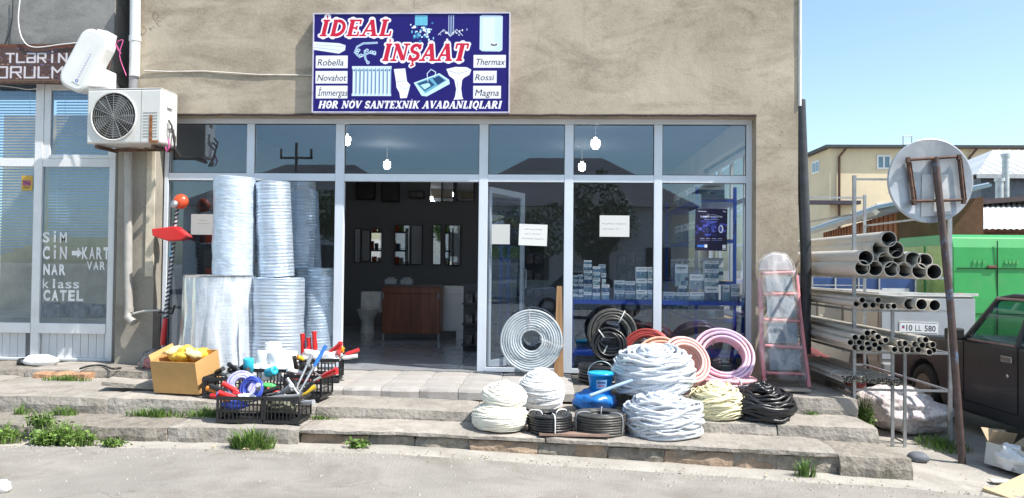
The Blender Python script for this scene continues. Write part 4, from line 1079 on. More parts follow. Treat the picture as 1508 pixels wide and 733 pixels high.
# cardboard box with yellow contents
card = mat('brown cardboard', (.58, .34, .13), .8, 0, .08, 3, dirt=((.36, .2, .08), 4, .55, .75, .5))
def open_box(name, label, w_, d, h, loc, rot, m_, flaps=(), th=.006, group=None, cat='cardboard box'):
    t = thing(name, label, cat, loc, rot, group)
    mb = MB(); mb.box(-w_ / 2, -d / 2, 0, w_ / 2, d / 2, th); mb.build('base', m_, t)
    for a, b, c, e in ((-w_ / 2, -d / 2, w_ / 2, -d / 2 + th), (-w_ / 2, d / 2 - th, w_ / 2, d / 2), (-w_ / 2, -d / 2 + th, -w_ / 2 + th, d / 2 - th), (w_ / 2 - th, -d / 2 + th, w_ / 2, d / 2 - th)):
        mb = MB(); mb.box(a, b, th, c, e, h); mb.build('side', m_, t)
    for side, ang, ln in flaps:
        mb = MB(); wd = (w_ if side in 'fb' else d) / 2 - .01
        mb.box(-wd, 0, 0, wd, th, ln)
        o = mb.build('flap', m_, t)
        o.location = {'f': (0, -d / 2, h), 'b': (0, d / 2, h), 'l': (-w_ / 2, 0, h), 'r': (w_ / 2, 0, h)}[side]
        zr = {'f': 0, 'b': PI, 'l': -PI / 2, 'r': PI / 2}[side]
        o.rotation_euler = (R(ang), 0, zr)
    return t
p = on_z(272, 590, t2z(-3.9))
bxx = open_box('cardboard_box', 'open brown carton full of yellow parts on the steps', .5, .4, .33, (on_y(281, 560, -1.45).x, -1.5, t2z(-4) + .06), (R(13), 0, R(-9)), card, [('l', 18, .06)])
mb = MB(); mb.box(-.245, -.183, .15, .245, -.1805, .155); mb.box(-.25, -.1815, .0, .25, -.1805, .07)
ylw = mat('yellow paper', (.85, .5, .06), .6, 0, .15, 8)
for i in range(9):
    a = random.uniform(-.17, .15); b = random.uniform(-.1, .1)
    o = lumpy('yellow_packet', ('pale yellow crumpled packet', 'deep yellow crumpled packet')[i % 2] + ' inside the brown carton', 'packet', (0, 0, 0), (.11, .08, .06), ylw if i % 2 else mat('pale yellow paper', (.85, .66, .32), .6), 20 + i, .5, 3, 14, 8, group='yellow packets in the carton')
    o.location = bxx.matrix_basis @ Vector((a, b + .03, .3 + .05 * random.random())); o.rotation_euler = (random.uniform(-.6, .6), random.uniform(-.6, .6), random.uniform(0, 3))

# crates
def crate(label, loc, rz, w_=.44, d=.32, h=.24):
    t = thing('crate', label, 'crate', loc, (0, 0, rz), 'black plastic crates of small goods')
    mb = MB(); mb.box(-w_ / 2 + .006, -d / 2 + .006, 0, w_ / 2 - .006, d / 2 - .006, .008); mb.build('base', black_plastic, t)
    for ax, sgn in (('x', -1), ('x', 1), ('y', -1), ('y', 1)):
        mb = MB(); L_ = w_ if ax == 'x' else d - .014
        def bb(a0, z0, a1, z1, th=.006):
            if ax == 'x': y0 = sgn * d / 2; mb.box(a0, min(y0, y0 - sgn * th), z0, a1, max(y0, y0 - sgn * th), z1)
            else: x0 = sgn * w_ / 2; mb.box(min(x0, x0 - sgn * th), a0, z0, max(x0, x0 - sgn * th), a1, z1)
        bb(-L_ / 2, h - .035, L_ / 2, h, .01); bb(-L_ / 2, 0, L_ / 2, .03); bb(-L_ / 2, h * .42, L_ / 2, h * .42 + .012)
        n = int(L_ / .035)
        for k in range(n + 1):
            a = -L_ / 2 + (L_ - .008) * k / n; bb(a, .031, a + (.02 if k in (0, n) else .008), h - .036)
        mb.build('side', black_plastic, t)
    return t
def cz(px, Y): return on_y(px, 500, Y).x
CR = {}
def mk(key, label, px, Y, z, rz, **k):
    CR[key] = crate(label, (cz(px, Y), Y, z), rz, **k)
mk('A', 'black crate at the front left holding tape coils', 363, -2.12, t3z(-2) + .012, R(2), w_=.42)
mk('B', 'black crate at the front right holding grey sealant guns', 425, -2.12, t3z(-2) + .012, R(-2), w_=.33)
mk('C', 'black crate behind holding white foam rolls', 402, -1.42, t2z(-3) + .012, R(-3), w_=.46, h=.27)
mk('D', 'black crate nearest the doorway with red-handled tools', 474, -.95, .012, R(8), w_=.42, h=.25)
mk('E', 'black crate against the brown carton with dark fittings', 335, -1.62, t2z(-3.4) + .012, R(3), w_=.36, h=.2)
mk('F', 'black crate between the white rolls and the doorway steps', 455, -1.58, t2z(-2.9) + .012, R(-5), w_=.38, h=.24)
def inn(key, x, y, z): return CR[key].matrix_basis @ Vector((x, y, z))
wfoam = mat('white foam', (.82, .82, .83), .6, 0, .04, 6)
cyan = mat('cyan film', (.03, .42, .58), .35, 0, .15, 7)
def roll_thing(name, label, cat, loc, rot, r, l, m_, hole=.3, group=None, n=20):
    t = thing(name, label, cat, loc, rot, group)
    mb = MB(); mb.lathe([(r * hole, -l / 2), (r * .93, -l / 2), (r, -l / 2 + r * .08), (r, l / 2 - r * .08), (r * .93, l / 2), (r * hole, l / 2), (r * hole, -l / 2)], n, cap=False)
    mb.build('roll', m_, t)
    return t
k = 0
for (x, y, z, tx) in [(-.13, -.08, .22, 0), (-.02, -.08, .22, 0), (.1, -.07, .22, 0), (.18, -.02, .23, 0), (-.1, .05, .24, 0), (.04, .06, .25, 0), (-.08, -.02, .36, 1), (.05, -.02, .37, 1), (.15, .04, .36, 1), (-.02, .06, .44, 1)]:
    roll_thing('foam_roll', ['leftmost low white foam roll in the rear crate', 'second low white foam roll from the left in the rear crate', 'third low white foam roll from the left in the rear crate', 'rightmost low white foam roll in the rear crate', 'left white foam roll at the back of the rear crate', 'right white foam roll at the back of the rear crate', 'left white foam roll in the upper layer of the rear crate', 'middle white foam roll in the upper layer of the rear crate', 'right white foam roll in the upper layer of the rear crate', 'topmost white foam roll of the rear crate'][k], 'foam roll', inn('C', x, y, z), (R(random.uniform(-12, 12)), R(random.uniform(-14, 14)), 0), .082, .15, wfoam, .15, 'white foam rolls in the rear crate'); k += 1
roll_thing('tape_roll', 'cyan wrapped roll at the left of the white foam rolls', 'roll', inn('C', -.17, -.19, .31), (R(8), R(5), 0), .052, .13, cyan, .1)
roll_thing('tape_roll', 'cyan wrapped roll in front of the white foam rolls', 'roll', inn('C', .07, -.2, .25), (R(30), R(70), 0), .045, .12, cyan, .1)
def coil_mesh(R0, R1, thick, hose, turns, seed=0, jitter=.15, n=40, seg=6, ov=1.0):
    """hose laid round and round in rings: radius R0..R1, stacked to a height of thick"""
    mb = MB(); rd = random.Random(seed)
    layers = max(1, round(thick / (hose * 1.9))); cols = max(1, round((R1 - R0) / (hose * 1.9)))
    tot = 0
    for l in range(layers):
        for c in range(cols):
            if tot >= turns: break
            rr_ = R0 + hose + (R1 - R0 - 2 * hose) * (c / max(1, cols - 1)) if cols > 1 else (R0 + R1) / 2
            if cols > 2 and layers > 2 and 0 < c < cols - 1 and 0 < l < layers - 1: continue
            z = hose + l * hose * 1.9
            ph = rd.uniform(0, 6.28); ph2 = rd.uniform(0, 6.28); j1 = jitter * hose * rd.uniform(.5, 2); j2 = jitter * hose * rd.uniform(.5, 2); ox = rd.uniform(-1, 1) * jitter * hose * 2; oy = rd.uniform(-1, 1) * jitter * hose * 2
            mb.tube([((rr_ + j1 * math.sin(2 * a + ph)) * math.cos(a) * ov + ox, (rr_ + j1 * math.sin(3 * a + ph)) * math.sin(a) + oy, z + j2 * math.sin(2 * a + ph2)) for a in [2 * PI * q / n for q in range(n)]], hose, seg, closed=True)
            tot += 1
    return mb
def coil(name, label, cat, loc, rot, R0, R1, thick, hose, m_, turns=999, seed=0, jitter=.15, ties=0, group=None, tie_m=None, ov=1.0, n=44, seg=6):
    t = thing(name, label, cat, loc, rot, group)
    coil_mesh(R0, R1, thick, hose, turns, seed, jitter, n, seg, ov).build('windings', m_, t, fix=False)
    for k in range(ties):
        a = 2 * PI * (k + .35) / ties
        c = Vector(((R0 + R1) / 2 * math.cos(a) * ov, (R0 + R1) / 2 * math.sin(a), thick / 2)); u = Vector((math.cos(a), math.sin(a), 0)); hw = (R1 - R0) / 2 + hose * .6; hh = thick / 2 + hose * .6
        mb = MB(); mb.tube([c + u * hw * math.copysign(abs(math.cos(q)) ** .5, math.cos(q)) + Vector((0, 0, hh * math.copysign(abs(math.sin(q)) ** .5, math.sin(q)))) for q in [2 * PI * i / 20 for i in range(20)]], hose * .35 + .002, 5, closed=True)
        mb.build('tie', tie_m or white_paint, t)
    return t
bluep = mat('blue hose', (.06, .1, .5), .25, 0, .2, 9); violet = mat('violet film', (.35, .35, .62), .2, 0, .3, 9)
coil('hose_coil', 'bright blue coil standing in the front left crate', 'hose coil', inn('A', .08, -.02, .28), (R(75), 0, R(-20)), .065, .12, .05, .01, bluep, seed=2)
coil('hose_coil', 'pale violet wrapped coil leaning behind the blue one', 'hose coil', inn('A', -.07, .08, .3), (R(62), 0, R(30)), .06, .14, .05, .012, violet, seed=3)
lumpy('green_pouch', 'small green pouch above the blue coil', 'pouch', inn('A', .18, .08, .28), (.08, .04, .03), mat('green pouch', (.08, .4, .12), .4), 9, .2)
lumpy('white_pouch', 'small white pouch in the front left crate', 'pouch', inn('A', .05, -.1, .19), (.1, .04, .04), wfoam, 10, .3)
lumpy('blue_pouch', 'dark blue pouch inside the front left crate', 'pouch', inn('A', -.06, -.1, .12), (.12, .05, .05), bluep, 12, .3)
def tool(label, p0, dr, ln, hl, hm, sm, name='hand_tool', cat='tool', hr=.016, sr=.007, group='tools sticking out of the crates', head=None):
    t = thing(name, label, cat, p0, group=group); d = Vector(dr).normalized()
    mb = MB(); mb.tube([d * 0, d * (ln - hl)], sr, 8); mb.build('shank', sm, t)
    mb = MB(); mb.tube([d * (ln - hl - .01), d * (ln - hl * .75), d * (ln - hl * .3), d * ln], [hr * .7, hr, hr * .85, hr], 10); mb.build('handle', hm, t)
    if head:
        mb = MB(); mb.at((0, 0, 0), d.to_track_quat('Z', 'Y').to_euler()); mb.cbox((0, 0, 0), head); mb.build('head', sm, t, bevel=.004)
    return t
orange = mat('orange plastic', (.75, .22, .02), .35); yellow = mat('yellow plastic', (.75, .5, .03), .35); grey_pl = mat('grey plastic', (.3, .31, .33), .4, 0, .2, 8)
for lab, key, o_, dr, ln, hl, hm, sm in [
    ('red-handled tool standing tallest in the crate by the doorway', 'D', (-.06, .0, .2), (-.08, 0, 1), .33, .22, redp, steel),
    ('red tool handle just left of the tallest one', 'D', (-.12, .02, .2), (-.1, 0, 1), .26, .18, redp, steel),
    ('red slanted handle at the right of the doorway crate', 'D', (.0, -.06, .22), (.6, -.1, .5), .3, .2, redp, steel),
    ('orange handle lying among the red tools', 'D', (.06, -.03, .26), (.7, -.1, .25), .2, .15, orange, steel),
    ('short yellow handle on the doorway crate', 'D', (.12, .03, .24), (.5, .2, .5), .16, .1, yellow, steel),
    ('red handle pointing left over the white packets', 'D', (-.1, -.14, .2), (-1, -.1, .45), .24, .12, redp, white_paint),
    ('red upright handle at the right rim of the doorway crate', 'D', (.17, -.02, .2), (.15, 0, 1), .22, .15, redp, steel),
    ('thin red rod standing at the left of the doorway crate', 'D', (-.2, .05, .15), (-.05, 0, 1), .35, .3, redp, steel),
    ('white gun with a red grip leaning right of the front crates', 'F', (-.02, -.12, .12), (1, -.3, .5), .44, .17, redp, white_paint),
    ('red screwdriver at the left of the front left crate', 'A', (-.02, -.1, .2), (-1, -.1, .35), .2, .17, redp, steel),
    ('second red screwdriver above the front left crate rim', 'A', (.0, -.02, .22), (-1, .0, .55), .24, .18, redp, steel),
    ('orange stub at the left corner of the front left crate', 'A', (-.08, -.13, .2), (-1, .0, .15), .12, .1, orange, steel),
    ('blue-handled brush crossing from the front crate to the rear', 'B', (.04, .05, .16), (.42, .6, 1), .62, .22, mat('blue plastic', (.03, .16, .6), .3), steel),
    ('thin steel rod leaning beside the blue brush', 'B', (.0, .06, .16), (.3, .6, 1), .5, .1, grey_pl, steel),
    ('grey gun lying left to right on the front right crate', 'B', (-.2, -.02, .23), (1, .1, .2), .3, .2, grey_pl, grey_pl),
    ('dark grey gun along the rim of the front right crate', 'B', (-.2, -.1, .22), (1, -.05, .08), .36, .26, mat('mid grey plastic', (.2, .2, .21), .4), steel),
    ('steel clamp slanting down in the front right crate', 'B', (.16, -.05, .2), (-.5, .1, .6), .25, .1, steel, steel),
    ('black trigger handle at the right end of the front crate', 'B', (.1, -.1, .2), (.6, -.1, .6), .26, .12, black_plastic, grey_pl),
]: tool(lab, inn(key, *o_), dr, ln, hl, hm, sm, hr=.027 if hm is redp else .021, sr=.011)
for i, (key, x, y, z, s_, m_, lab) in enumerate([('D', -.1, -.1, .27, (.1, .07, .07), wfoam, 'white bag bulging at the left of the doorway crate'), ('D', .1, -.1, .24, (.1, .05, .08), wfoam, 'white bag hanging at the right of the doorway crate'),
        ('F', -.05, 0, .18, (.14, .1, .05), mat('dark red goods', (.25, .03, .03), .5), 'dark red packet inside the middle crate'), ('B', -.05, .0, .12, (.14, .1, .07), mat('olive goods', (.12, .12, .08), .6, 0, .6, 20), 'olive packet inside the front right crate')]):
    lumpy('packet', lab, 'packet', inn(key, x, y, z - .05), s_, m_, 30 + i, .35)
for i in range(9):
    a = random.uniform(-.15, .15); b = random.uniform(-.1, .1)
    roll_thing('pipe_fitting', 'black pipe fitting heaped beside the brown carton', 'pipe fitting', inn('E', a, b, .15 + .012 * i), (R(random.uniform(50, 110)), R(random.uniform(-30, 30)), random.uniform(0, 3)), .035, .16, mat('grey black plastic', (.05, .05, .055), .35), .7, 'black pipe fittings in the crate by the carton', 14)

rd_ = random.Random(77)
NB = [('red', redp), ('orange', orange), ('white', wfoam), ('grey', grey_pl), ('black', black_plastic), ('blue', mat('blue plastic', (.03, .16, .6), .3)), ('yellow', yellow)]
CN = {'A': 'front left crate', 'B': 'front right crate', 'D': 'doorway crate', 'F': 'middle crate'}
CN['E'] = 'crate by the brown carton'
for key, cols in (('A', [0, 1, 4, 3, 5, 4, 0, 3]), ('B', [3, 3, 4, 0, 6, 4, 3, 2]), ('D', [0, 0, 2, 6, 5, 0, 2, 0]), ('F', [4, 0, 3, 2, 4, 0]), ('E', [4, 3, 4, 3, 4, 4])):
    for j, ci in enumerate(cols):
        x = -.14 + .28 * j / max(1, len(cols) - 1); nm, mm = NB[ci]
        tool(f'{nm} hand tool lying {thing_label_n(j)} from the left inside the {CN[key]}', inn(key, x, rd_.uniform(-.08, .1), rd_.uniform(.17, .23)), (rd_.uniform(-1, 1), rd_.uniform(-.6, .3), rd_.uniform(-.05, .45)), rd_.uniform(.2, .3), .15, mm, steel, hr=.024, sr=.01)
# coils
lx = lambda px, Y: on_y(px, 520, Y).x
grey_hose = mat('pale grey hose', (.45, .5, .53), .35, 0, .1, 9)
p = on_y(782, 548, -.26)
cg = thing('hose_coil', 'large pale grey spiral coil leaning on the glass', 'hose coil', (p.x, -.32, .03), (R(-6), 0, 0))
mb = MB(); Rg = .37
for k in range(9):
    rr_ = .13 + k * .0275
    mb.tube([(rr_ * math.cos(a), (random.uniform(-.002, .002)) + .006 * math.sin(a * 2 + k), Rg + .01 + rr_ * math.sin(a)) for a in [2 * PI * q / 56 for q in range(56)]], .0145, 7, closed=True)
    mb.tube([(rr_ * math.cos(a), .03 + .004 * math.sin(a * 3 + k), Rg + .01 + rr_ * math.sin(a)) for a in [2 * PI * q / 56 for q in range(56)]], .0145, 7, closed=True)
mb.build('windings', grey_hose, cg, fix=False)
mb = MB(); mb.tube([(.1, -.02, Rg + .02), (.2, -.035, Rg - .02), (.37, -.02, Rg - .06)], .03, 8); mb.tube([(-.03, -.02, Rg + .12), (-.02, -.025, Rg + .25), (-.03, -.02, Rg + .38)], .012, 6); mb.build('wrap', film_clear, cg)
p0, p1 = on_y(823, 546, -.3), on_y(825, 414, -.1)
mb = MB(); d_ = p1 - p0
mb.prism([(-.06, 0), (.055, 0), (.03, d_.length), (-.03, d_.length)], -.012, .012)
o = mb.build('wooden_plank', mat('bare brown wood', (.3, .17, .08), .75, 0, .25, 3, stretch=(8, 8, .6)), None, loc=(p0.x, -.3, 0)); o.rotation_euler = (R(-8), 0, 0); tag(o, 'narrow wooden plank leaning beside the grey coil', 'plank')
# white wrapped coil
cream = mat('cream cable', (.82, .79, .69), .5, 0, .06, 9); whitec = mat('white wrapped cable', (.8, .8, .8), .4, 0, .04, 7, bump=.5, bscale=14)
def puffy(name, label, cat, loc, rot, r, h, hole, m_, seed=0, ridges=7, group=None, amp=.05):
    """a fat wound coil, winding ridges on its flank and a small hole on top"""
    t = thing(name, label, cat, loc, rot, group); n, k = 48, 44; vs = []
    for j in range(k + 1):
        f = j / k; ph = -PI / 2 + PI * f
        rr_ = hole + (r - hole) * (max(0, math.cos(ph)) ** .55); z = h / 2 + h / 2 * math.copysign(abs(math.sin(ph)) ** .8, math.sin(ph))
        for i in range(n):
            a = 2 * PI * i / n
            q = 1 + amp * fbm(math.cos(a) * 1.5 + seed, math.sin(a) * 1.5, f * 2) + .012 * math.sin(f * ridges * 2 * PI + 1.5 * math.sin(a * 2 + seed))
            vs.append((rr_ * q * math.cos(a), rr_ * q * math.sin(a), z + .012 * fbm(math.cos(a) * 3, math.sin(a) * 3, f * 4 + seed)))
    vs += [(hole * .98 * math.cos(2 * PI * i / n), hole * .98 * math.sin(2 * PI * i / n), h * .5) for i in range(n)]
    fs = [(j * n + i, j * n + (i + 1) % n, (j + 1) * n + (i + 1) % n, (j + 1) * n + i) for j in range(k + 1) for i in range(n)]
    mb = MB(); mb.add(vs, fs, True); mb.build('windings', m_, t, fix=False)
    return t
X = lx(798, -1.22)
WX = X
X = lx(737, -2.15)
CREAM_X = X

X = lx(811, -2.15)
coil('wire_coil', 'black wire coil with a white tie on the lowest step', 'wire coil', (X, -2.14, t3z(X) + .01), (0, 0, 0), .08, .205, .17, .012, black_rubber, seed=5, ties=3, jitter=.12)
X = lx(885, -2.12)
gb = mat('grey black cable', (.07, .068, .062), .4, 0, .35, 16)
coil('wire_coil', 'dark grey wire coil with a wide round hole', 'wire coil', (X, -2.1, t3z(X) + .01), (0, 0, R(40)), .1, .235, .19, .012, gb, seed=6, ties=3, jitter=.1, tie_m=grey_pl)
mb = MB(); mb.box(-.3, -.05, 0, .32, .06, .02); o = mb.build('flat_board', mat('thin brown slab', (.3, .2, .16), .85), None, loc=(lx(845, -2.35), -2.3, t3z(.2) + .012)); tag(o, 'thin reddish board lying under the wire coils', 'board')
# blue buckets
blue_film = mat('blue bucket plastic', (.01, .25, .62), .3, 0, .2, 9)
def bucket(label, loc, rot=(0, 0, 0), r=.1, h=.2):
    t = thing('bucket', label, 'bucket', loc, rot)
    mb = MB(); mb.lathe([(.0, .004), (r * .8, 0), (r, h), (r * 1.06, h), (r * 1.06, h - .02), (r * .98, h - .022), (r * .95, h - .01), (r * .78, .01), (.0, .01)], 28, cap=False); mb.build('pail', blue_film, t)
    mb = MB(); mb.lathe([(r * .99, h + .001), (r * .9, h + .008), (.0, h + .012)], 28, cap=False); mb.build('lid', mat('cyan lid', (.02, .5, .72), .3), t)
    mb = MB(); mb.tube([(r * math.cos(a), -.01, h + r * .9 * math.sin(a)) for a in steps_range(0, PI, 14)], .004, 6); mb.build('wire_handle', steel, t)
    cvb = Canvas(60, 36, (120, 160, 205)); cvb.line([(10, 12), (50, 12)], 5, (30, 40, 90)); cvb.line([(14, 24), (44, 24)], 4, (170, 40, 60))
    n = 9; me_v = []; 
    mb = MB(); q = [(-.45 + .9 * i / n) for i in range(n + 1)]
    vs = [(r * .965 * 1.0 * math.sin(a), -r * .965 * math.cos(a), h * .75) for a in q] + [(r * .9 * math.sin(a), -r * .9 * math.cos(a), h * .35) for a in q]
    o = MB().add(vs, [(i + n + 1, i + n + 2, i + 1, i) for i in range(n)], True).build('printed_label', picture_mat('bucket label print', cvb) if 'bucket label print' not in MATS else MATS['bucket label print'], t, fix=False)
    uv = o.data.uv_layers.new(name='uv')
    for pl in o.data.polygons:
        for li, vi in zip(pl.loop_indices, pl.vertices): uv.data[li].uv = ((vi % (n + 1)) / n, 1 - vi // (n + 1))
    return t
X = lx(885, -1.6)
bucket('bright blue lidded bucket standing behind the grey wire coil', (X, -1.6, t2z(X) + .16), r=.125, h=.22)
lumpy('blue_bag', 'crumpled blue bag under the blue bucket', 'bag', (lx(876, -1.6), -1.6, t2z(0) + .0), (.22, .17, .12), mat('blue plastic bag', (.02, .16, .5), .28, 0, .3, 9), 44, .2, 2, 36, 20)
# two black coils leaning on the glass
X = lx(903, -.4)
coil('hose_coil', 'large black hose coil leaning on the glass', 'hose coil', (X, -.32, .72 - .22), (R(82), 0, 0), .16, .285, .06, .017, gb, seed=8, jitter=.3, ties=2, tie_m=white_paint)
coil('hose_coil', 'smaller black hose coil hung in front of the large one', 'hose coil', (lx(898, -.5), -.42, .47 - .09), (R(80), 0, 0), .115, .2, .05, .015, black_rubber, seed=9, jitter=.3, ties=1, tie_m=white_paint)
coil('hose_coil', 'flat black hose coil stacked under the leaning coils', 'hose coil', (lx(893, -.75), -.62, .012), (0, 0, 0), .12, .3, .19, .019, black_rubber, seed=10, jitter=.2)
# silver ribbed bundles
silver = mat('silver grey flexible conduit', (.66, .69, .74), .32, .1, .16, 9, bump=.4, bscale=30)
def bundle(label, loc, rot, r, h, m_, seed, n=38, wob=.2, hose=.022, ov=1.15, r0=.35, name='conduit_bundle'):
    """a heap of flattened loops, every loop its own tilt and radius"""
    t = thing(name, label, 'conduit coil', loc, rot); rd = random.Random(seed)
    mb = MB()
    for k in range(n):
        f = k / (n - 1); z = hose + (h - hose) * f
        rr_ = r * (r0 + (1 - r0) * rd.random() ** .35) * (1 - .25 * abs(2 * f - 1) ** 2)
        tx, ty = rd.gauss(0, wob * .25), rd.gauss(0, wob * .25); ph, p2 = rd.uniform(0, 6.3), rd.uniform(0, 6.3); ox, oy = rd.gauss(0, r * .05), rd.gauss(0, r * .05)
        pts = []
        for q in range(44):
            a = 2 * PI * q / 44; x = rr_ * math.cos(a) * ov * (1 + .07 * math.sin(2 * a + ph)) + ox; y = rr_ * math.sin(a) * (1 + .07 * math.sin(3 * a + ph)) + oy
            pts.append((x, y, max(hose * .8, z + x * tx + y * ty + .012 * math.sin(4 * a + p2))))
        mb.tube(pts, hose * rd.uniform(.7, 1.1), 6, closed=True)
    mb.build('windings', m_, t, fix=False)
    return t

def dome_bundle(label, loc, rot, r, h, m_, seed, n=70, hose=.018, name='conduit_bundle', hole=.0, lean=.12, squash=1.1, wig=1.0, cat='conduit coil', core=True):
    """a tied heap of loops: strands follow a rounded outline, over a filled core of the same stuff"""
    t = thing(name, label, cat, loc, rot); rd = random.Random(seed); mb = MB()
    def outline(f): return r * (1 - abs(2 * f - .85) ** 2.6 * .42) if f > .42 else r * (1 - abs(2 * f - .85) ** 2.6 * .2)
    k1 = int(n * .72)
    for k in range(n):
        if k < k1: f = k / k1; rr_ = outline(f) * rd.uniform(.93, 1.03); z = hose + (h - hose) * f
        else: f = 1; q = (k - k1) / (n - k1); rr_ = outline(1) * (1 - q * (1 - hole)); z = h + .03 * math.sin(q * 2.2) - .0
        tx, ty = rd.gauss(0, lean), rd.gauss(0, lean); ph, p2, p3 = rd.uniform(0, 6.3), rd.uniform(0, 6.3), rd.uniform(0, 6.3)
        pts = []
        for q in range(52):
            a = 2 * PI * q / 52; w_ = 1 + wig * (.045 * math.sin(2 * a + ph) + .02 * math.sin(5 * a + p2))
            x = rr_ * math.cos(a) * squash * w_; y = rr_ * math.sin(a) * w_
            pts.append((x, y, max(hose * .8, z + x * tx * .5 + y * ty * .5 + .014 * wig * math.sin(3 * a + p2) + .008 * wig * math.sin(7 * a + p3))))
        mb.tube(pts, hose * rd.uniform(.65, 1.15), 6, closed=True)
    mb.build('windings', m_, t, fix=False)
    if core:
        mb = MB(); mb.at((0, 0, 0), (0, 0, 0), (squash, 1, 1)); mb.lathe([(.001, .01), (outline(0) * .93, .02)] + [(outline(f) * .95, h * f) for f in (.15, .3, .5, .7, .85)] + [(outline(1) * .93, h * .97), (max(.001, r * hole), h * .98), (max(.001, r * hole * .9), h * .4), (.0, h * .4)], 40, cap=False); mb.build('core', m_, t, fix=False)
    return t
X = lx(975, -1.9)
dome_bundle('lower silver-white conduit heap spilling over the steps', (X, -1.98, t3z(X) + .01), (0, R(-2), 0), .335, .31, silver, 11, 110, .016, lean=.22, squash=1.05)
X = lx(962, -1.35)
dome_bundle('upper silver-white conduit heap bulging over the lower one', (X, -1.45, .08), (R(10), R(-5), 0), .35, .36, silver, 12, 120, .016, lean=.2, squash=1.08)
#lumpy('plastic_wrap', 'loose clear film over the upper silver bundle', 'plastic film', (X - .02, -1.42, .2), (.47, .4, .3), film_clear, 50, .12, 2.6, 60, 30)
#lumpy('plastic_wrap', 'loose clear film over the lower silver bundle', 'plastic film', (lx(975, -1.9), -1.98, t3z(1) + .02), (.45, .4, .26), film_clear, 51, .12, 2.6, 60, 30)
pinkm = mat('pink flexible hose', (.78, .42, .47), .35, 0, .18, 9, bump=.3, bscale=60); orng = mat('orange flexible hose', (.72, .42, .3), .4, 0, .2, 9)
mb = MB(); mb.tube([(lx(905, -1.7) - .25, -1.95, t3z(0) + .3), (lx(905, -1.7), -1.85, t3z(0) + .38), (lx(930, -1.7), -1.8, t3z(0) + .43)], .018, 8); tag(mb.build('pipe_offcut', mat('blue grey tube', (.3, .42, .55), .35)), 'blue-grey tube end sticking out left of the bundles', 'pipe')
coil('hose_coil', 'orange hose coil behind the silver bundles', 'hose coil', (lx(972, -.75), -.75, .21), (R(66), 0, R(4)), .17, .3, .1, .016, orng, seed=14, jitter=.25)
coil('hose_coil', 'red hose coil behind the orange one', 'hose coil', (lx(955, -.5), -.42, .28), (R(78), 0, R(-10)), .2, .3, .05, .014, mat('dark red hose', (.4, .06, .05), .4), seed=15)
coil('hose_coil', 'salmon hose coil peeking out right of the upper bundle', 'hose coil', (lx(1003, -1.0), -1.05, .26), (R(58), 0, R(24)), .16, .27, .12, .018, mat('salmon hose', (.7, .42, .38), .4), seed=16)
# pink coils
X = lx(1066, -.75)
coil('hose_coil', 'pink and lilac hose coil standing on its side', 'hose coil', (X, -.66, .26), (R(54), R(5), R(-6)), .21, .335, .13, .019, mat('pink lilac hose', (.78, .48, .54), .3, 0, .1, 3, color2=(.62, .45, .62), thresh=(.44, .6)), seed=17, jitter=.15, ties=4, tie_m=film_clear)
coil('hose_coil', 'flat pink hose coil under the standing one', 'hose coil', (lx(1073, -.95), -.86, .0), (0, 0, 0), .16, .33, .12, .019, pinkm, seed=18, jitter=.15, ties=3, tie_m=white_paint)
# cream and yellowish cable coils
dome_bundle('fat white wound coil sitting against the platform edge', (WX, -1.56, t2z(WX) + .04), (R(12), 0, 0), .22, .33, whitec, 33, 100, .0075, 'cable_coil', hole=.1, lean=.015, squash=1, wig=.25, cat='cable coil')
dome_bundle('fat cream cable coil on the lowest step', (CREAM_X, -2.1, t3z(CREAM_X) + .01), (0, 0, 0), .25, .23, cream, 31, 90, .0085, 'cable_coil', lean=.03, squash=1, wig=.35, cat='cable coil')
dome_bundle('smaller cream coil resting on the fat cream coil', (CREAM_X + .03, -2.04, t3z(CREAM_X) + .22), (R(8), R(4), 0), .2, .17, cream, 32, 80, .0085, 'cable_coil', hole=.12, lean=.04, squash=1, wig=.4, cat='cable coil')
ycab = mat('pale yellow cable', (.82, .77, .52), .45, 0, .1, 8)
X = lx(1055, -1.5)
dome_bundle('pale yellow cable coil heaped on the second step', (X, -1.57, t2z(X) + .01), (R(4), R(-6), 0), .25, .27, ycab, 21, 110, .0085, 'cable_coil', hole=.25, lean=.16, squash=1, cat='cable coil')
X = lx(1119, -1.5)
dome_bundle('black hose coil lying on the second step', (X, -1.54, t2z(X) + .01), (R(6), 0, 0), .285, .26, black_rubber, 22, 34, .0185, 'hose_coil', hole=.35, lean=.16, squash=1.06, cat='hose coil', core=False)

# wrapped folding ladder / step rack leaning on the pier
LD = thing('wrapped_step_ladder', 'pink-framed folding ladder wrapped in clear plastic against the right pier', 'step ladder')
yb, yt_ = -.75, -.30
Q = [(1122, 546, 1170, 556), ]
def LP(px, py, f=None):        # point on the leaning plane
    zb0, zt0 = 0.0, 1.36
    # iterate: y grows with height
    y = yb
    for _ in range(6):
        p = on_y(px, py, y); y = yb + (yt_ - yb) * max(-.1, min(1.05, p.z / zt0))
    return on_y(px, py, y)
pinkf = mat('dusty pink steel tube', (.7, .26, .28), .4, 0, .15, 8)
outl = [(1119, 552), (1117, 500), (1116, 440), (1115, 400), (1117, 383), (1126, 374), (1142, 371), (1158, 374), (1168, 384), (1172, 402), (1176, 450), (1182, 505), (1190, 560)]
mb = MB(); mb.tube([LP(1126, 560), LP(1122, 500), LP(1119, 410)], .024, 8); mb.tube([LP(1192, 570), LP(1184, 510), LP(1178, 460), LP(1173, 405)], .024, 8); mb.build('side_rail', pinkf, LD)
mb = MB()
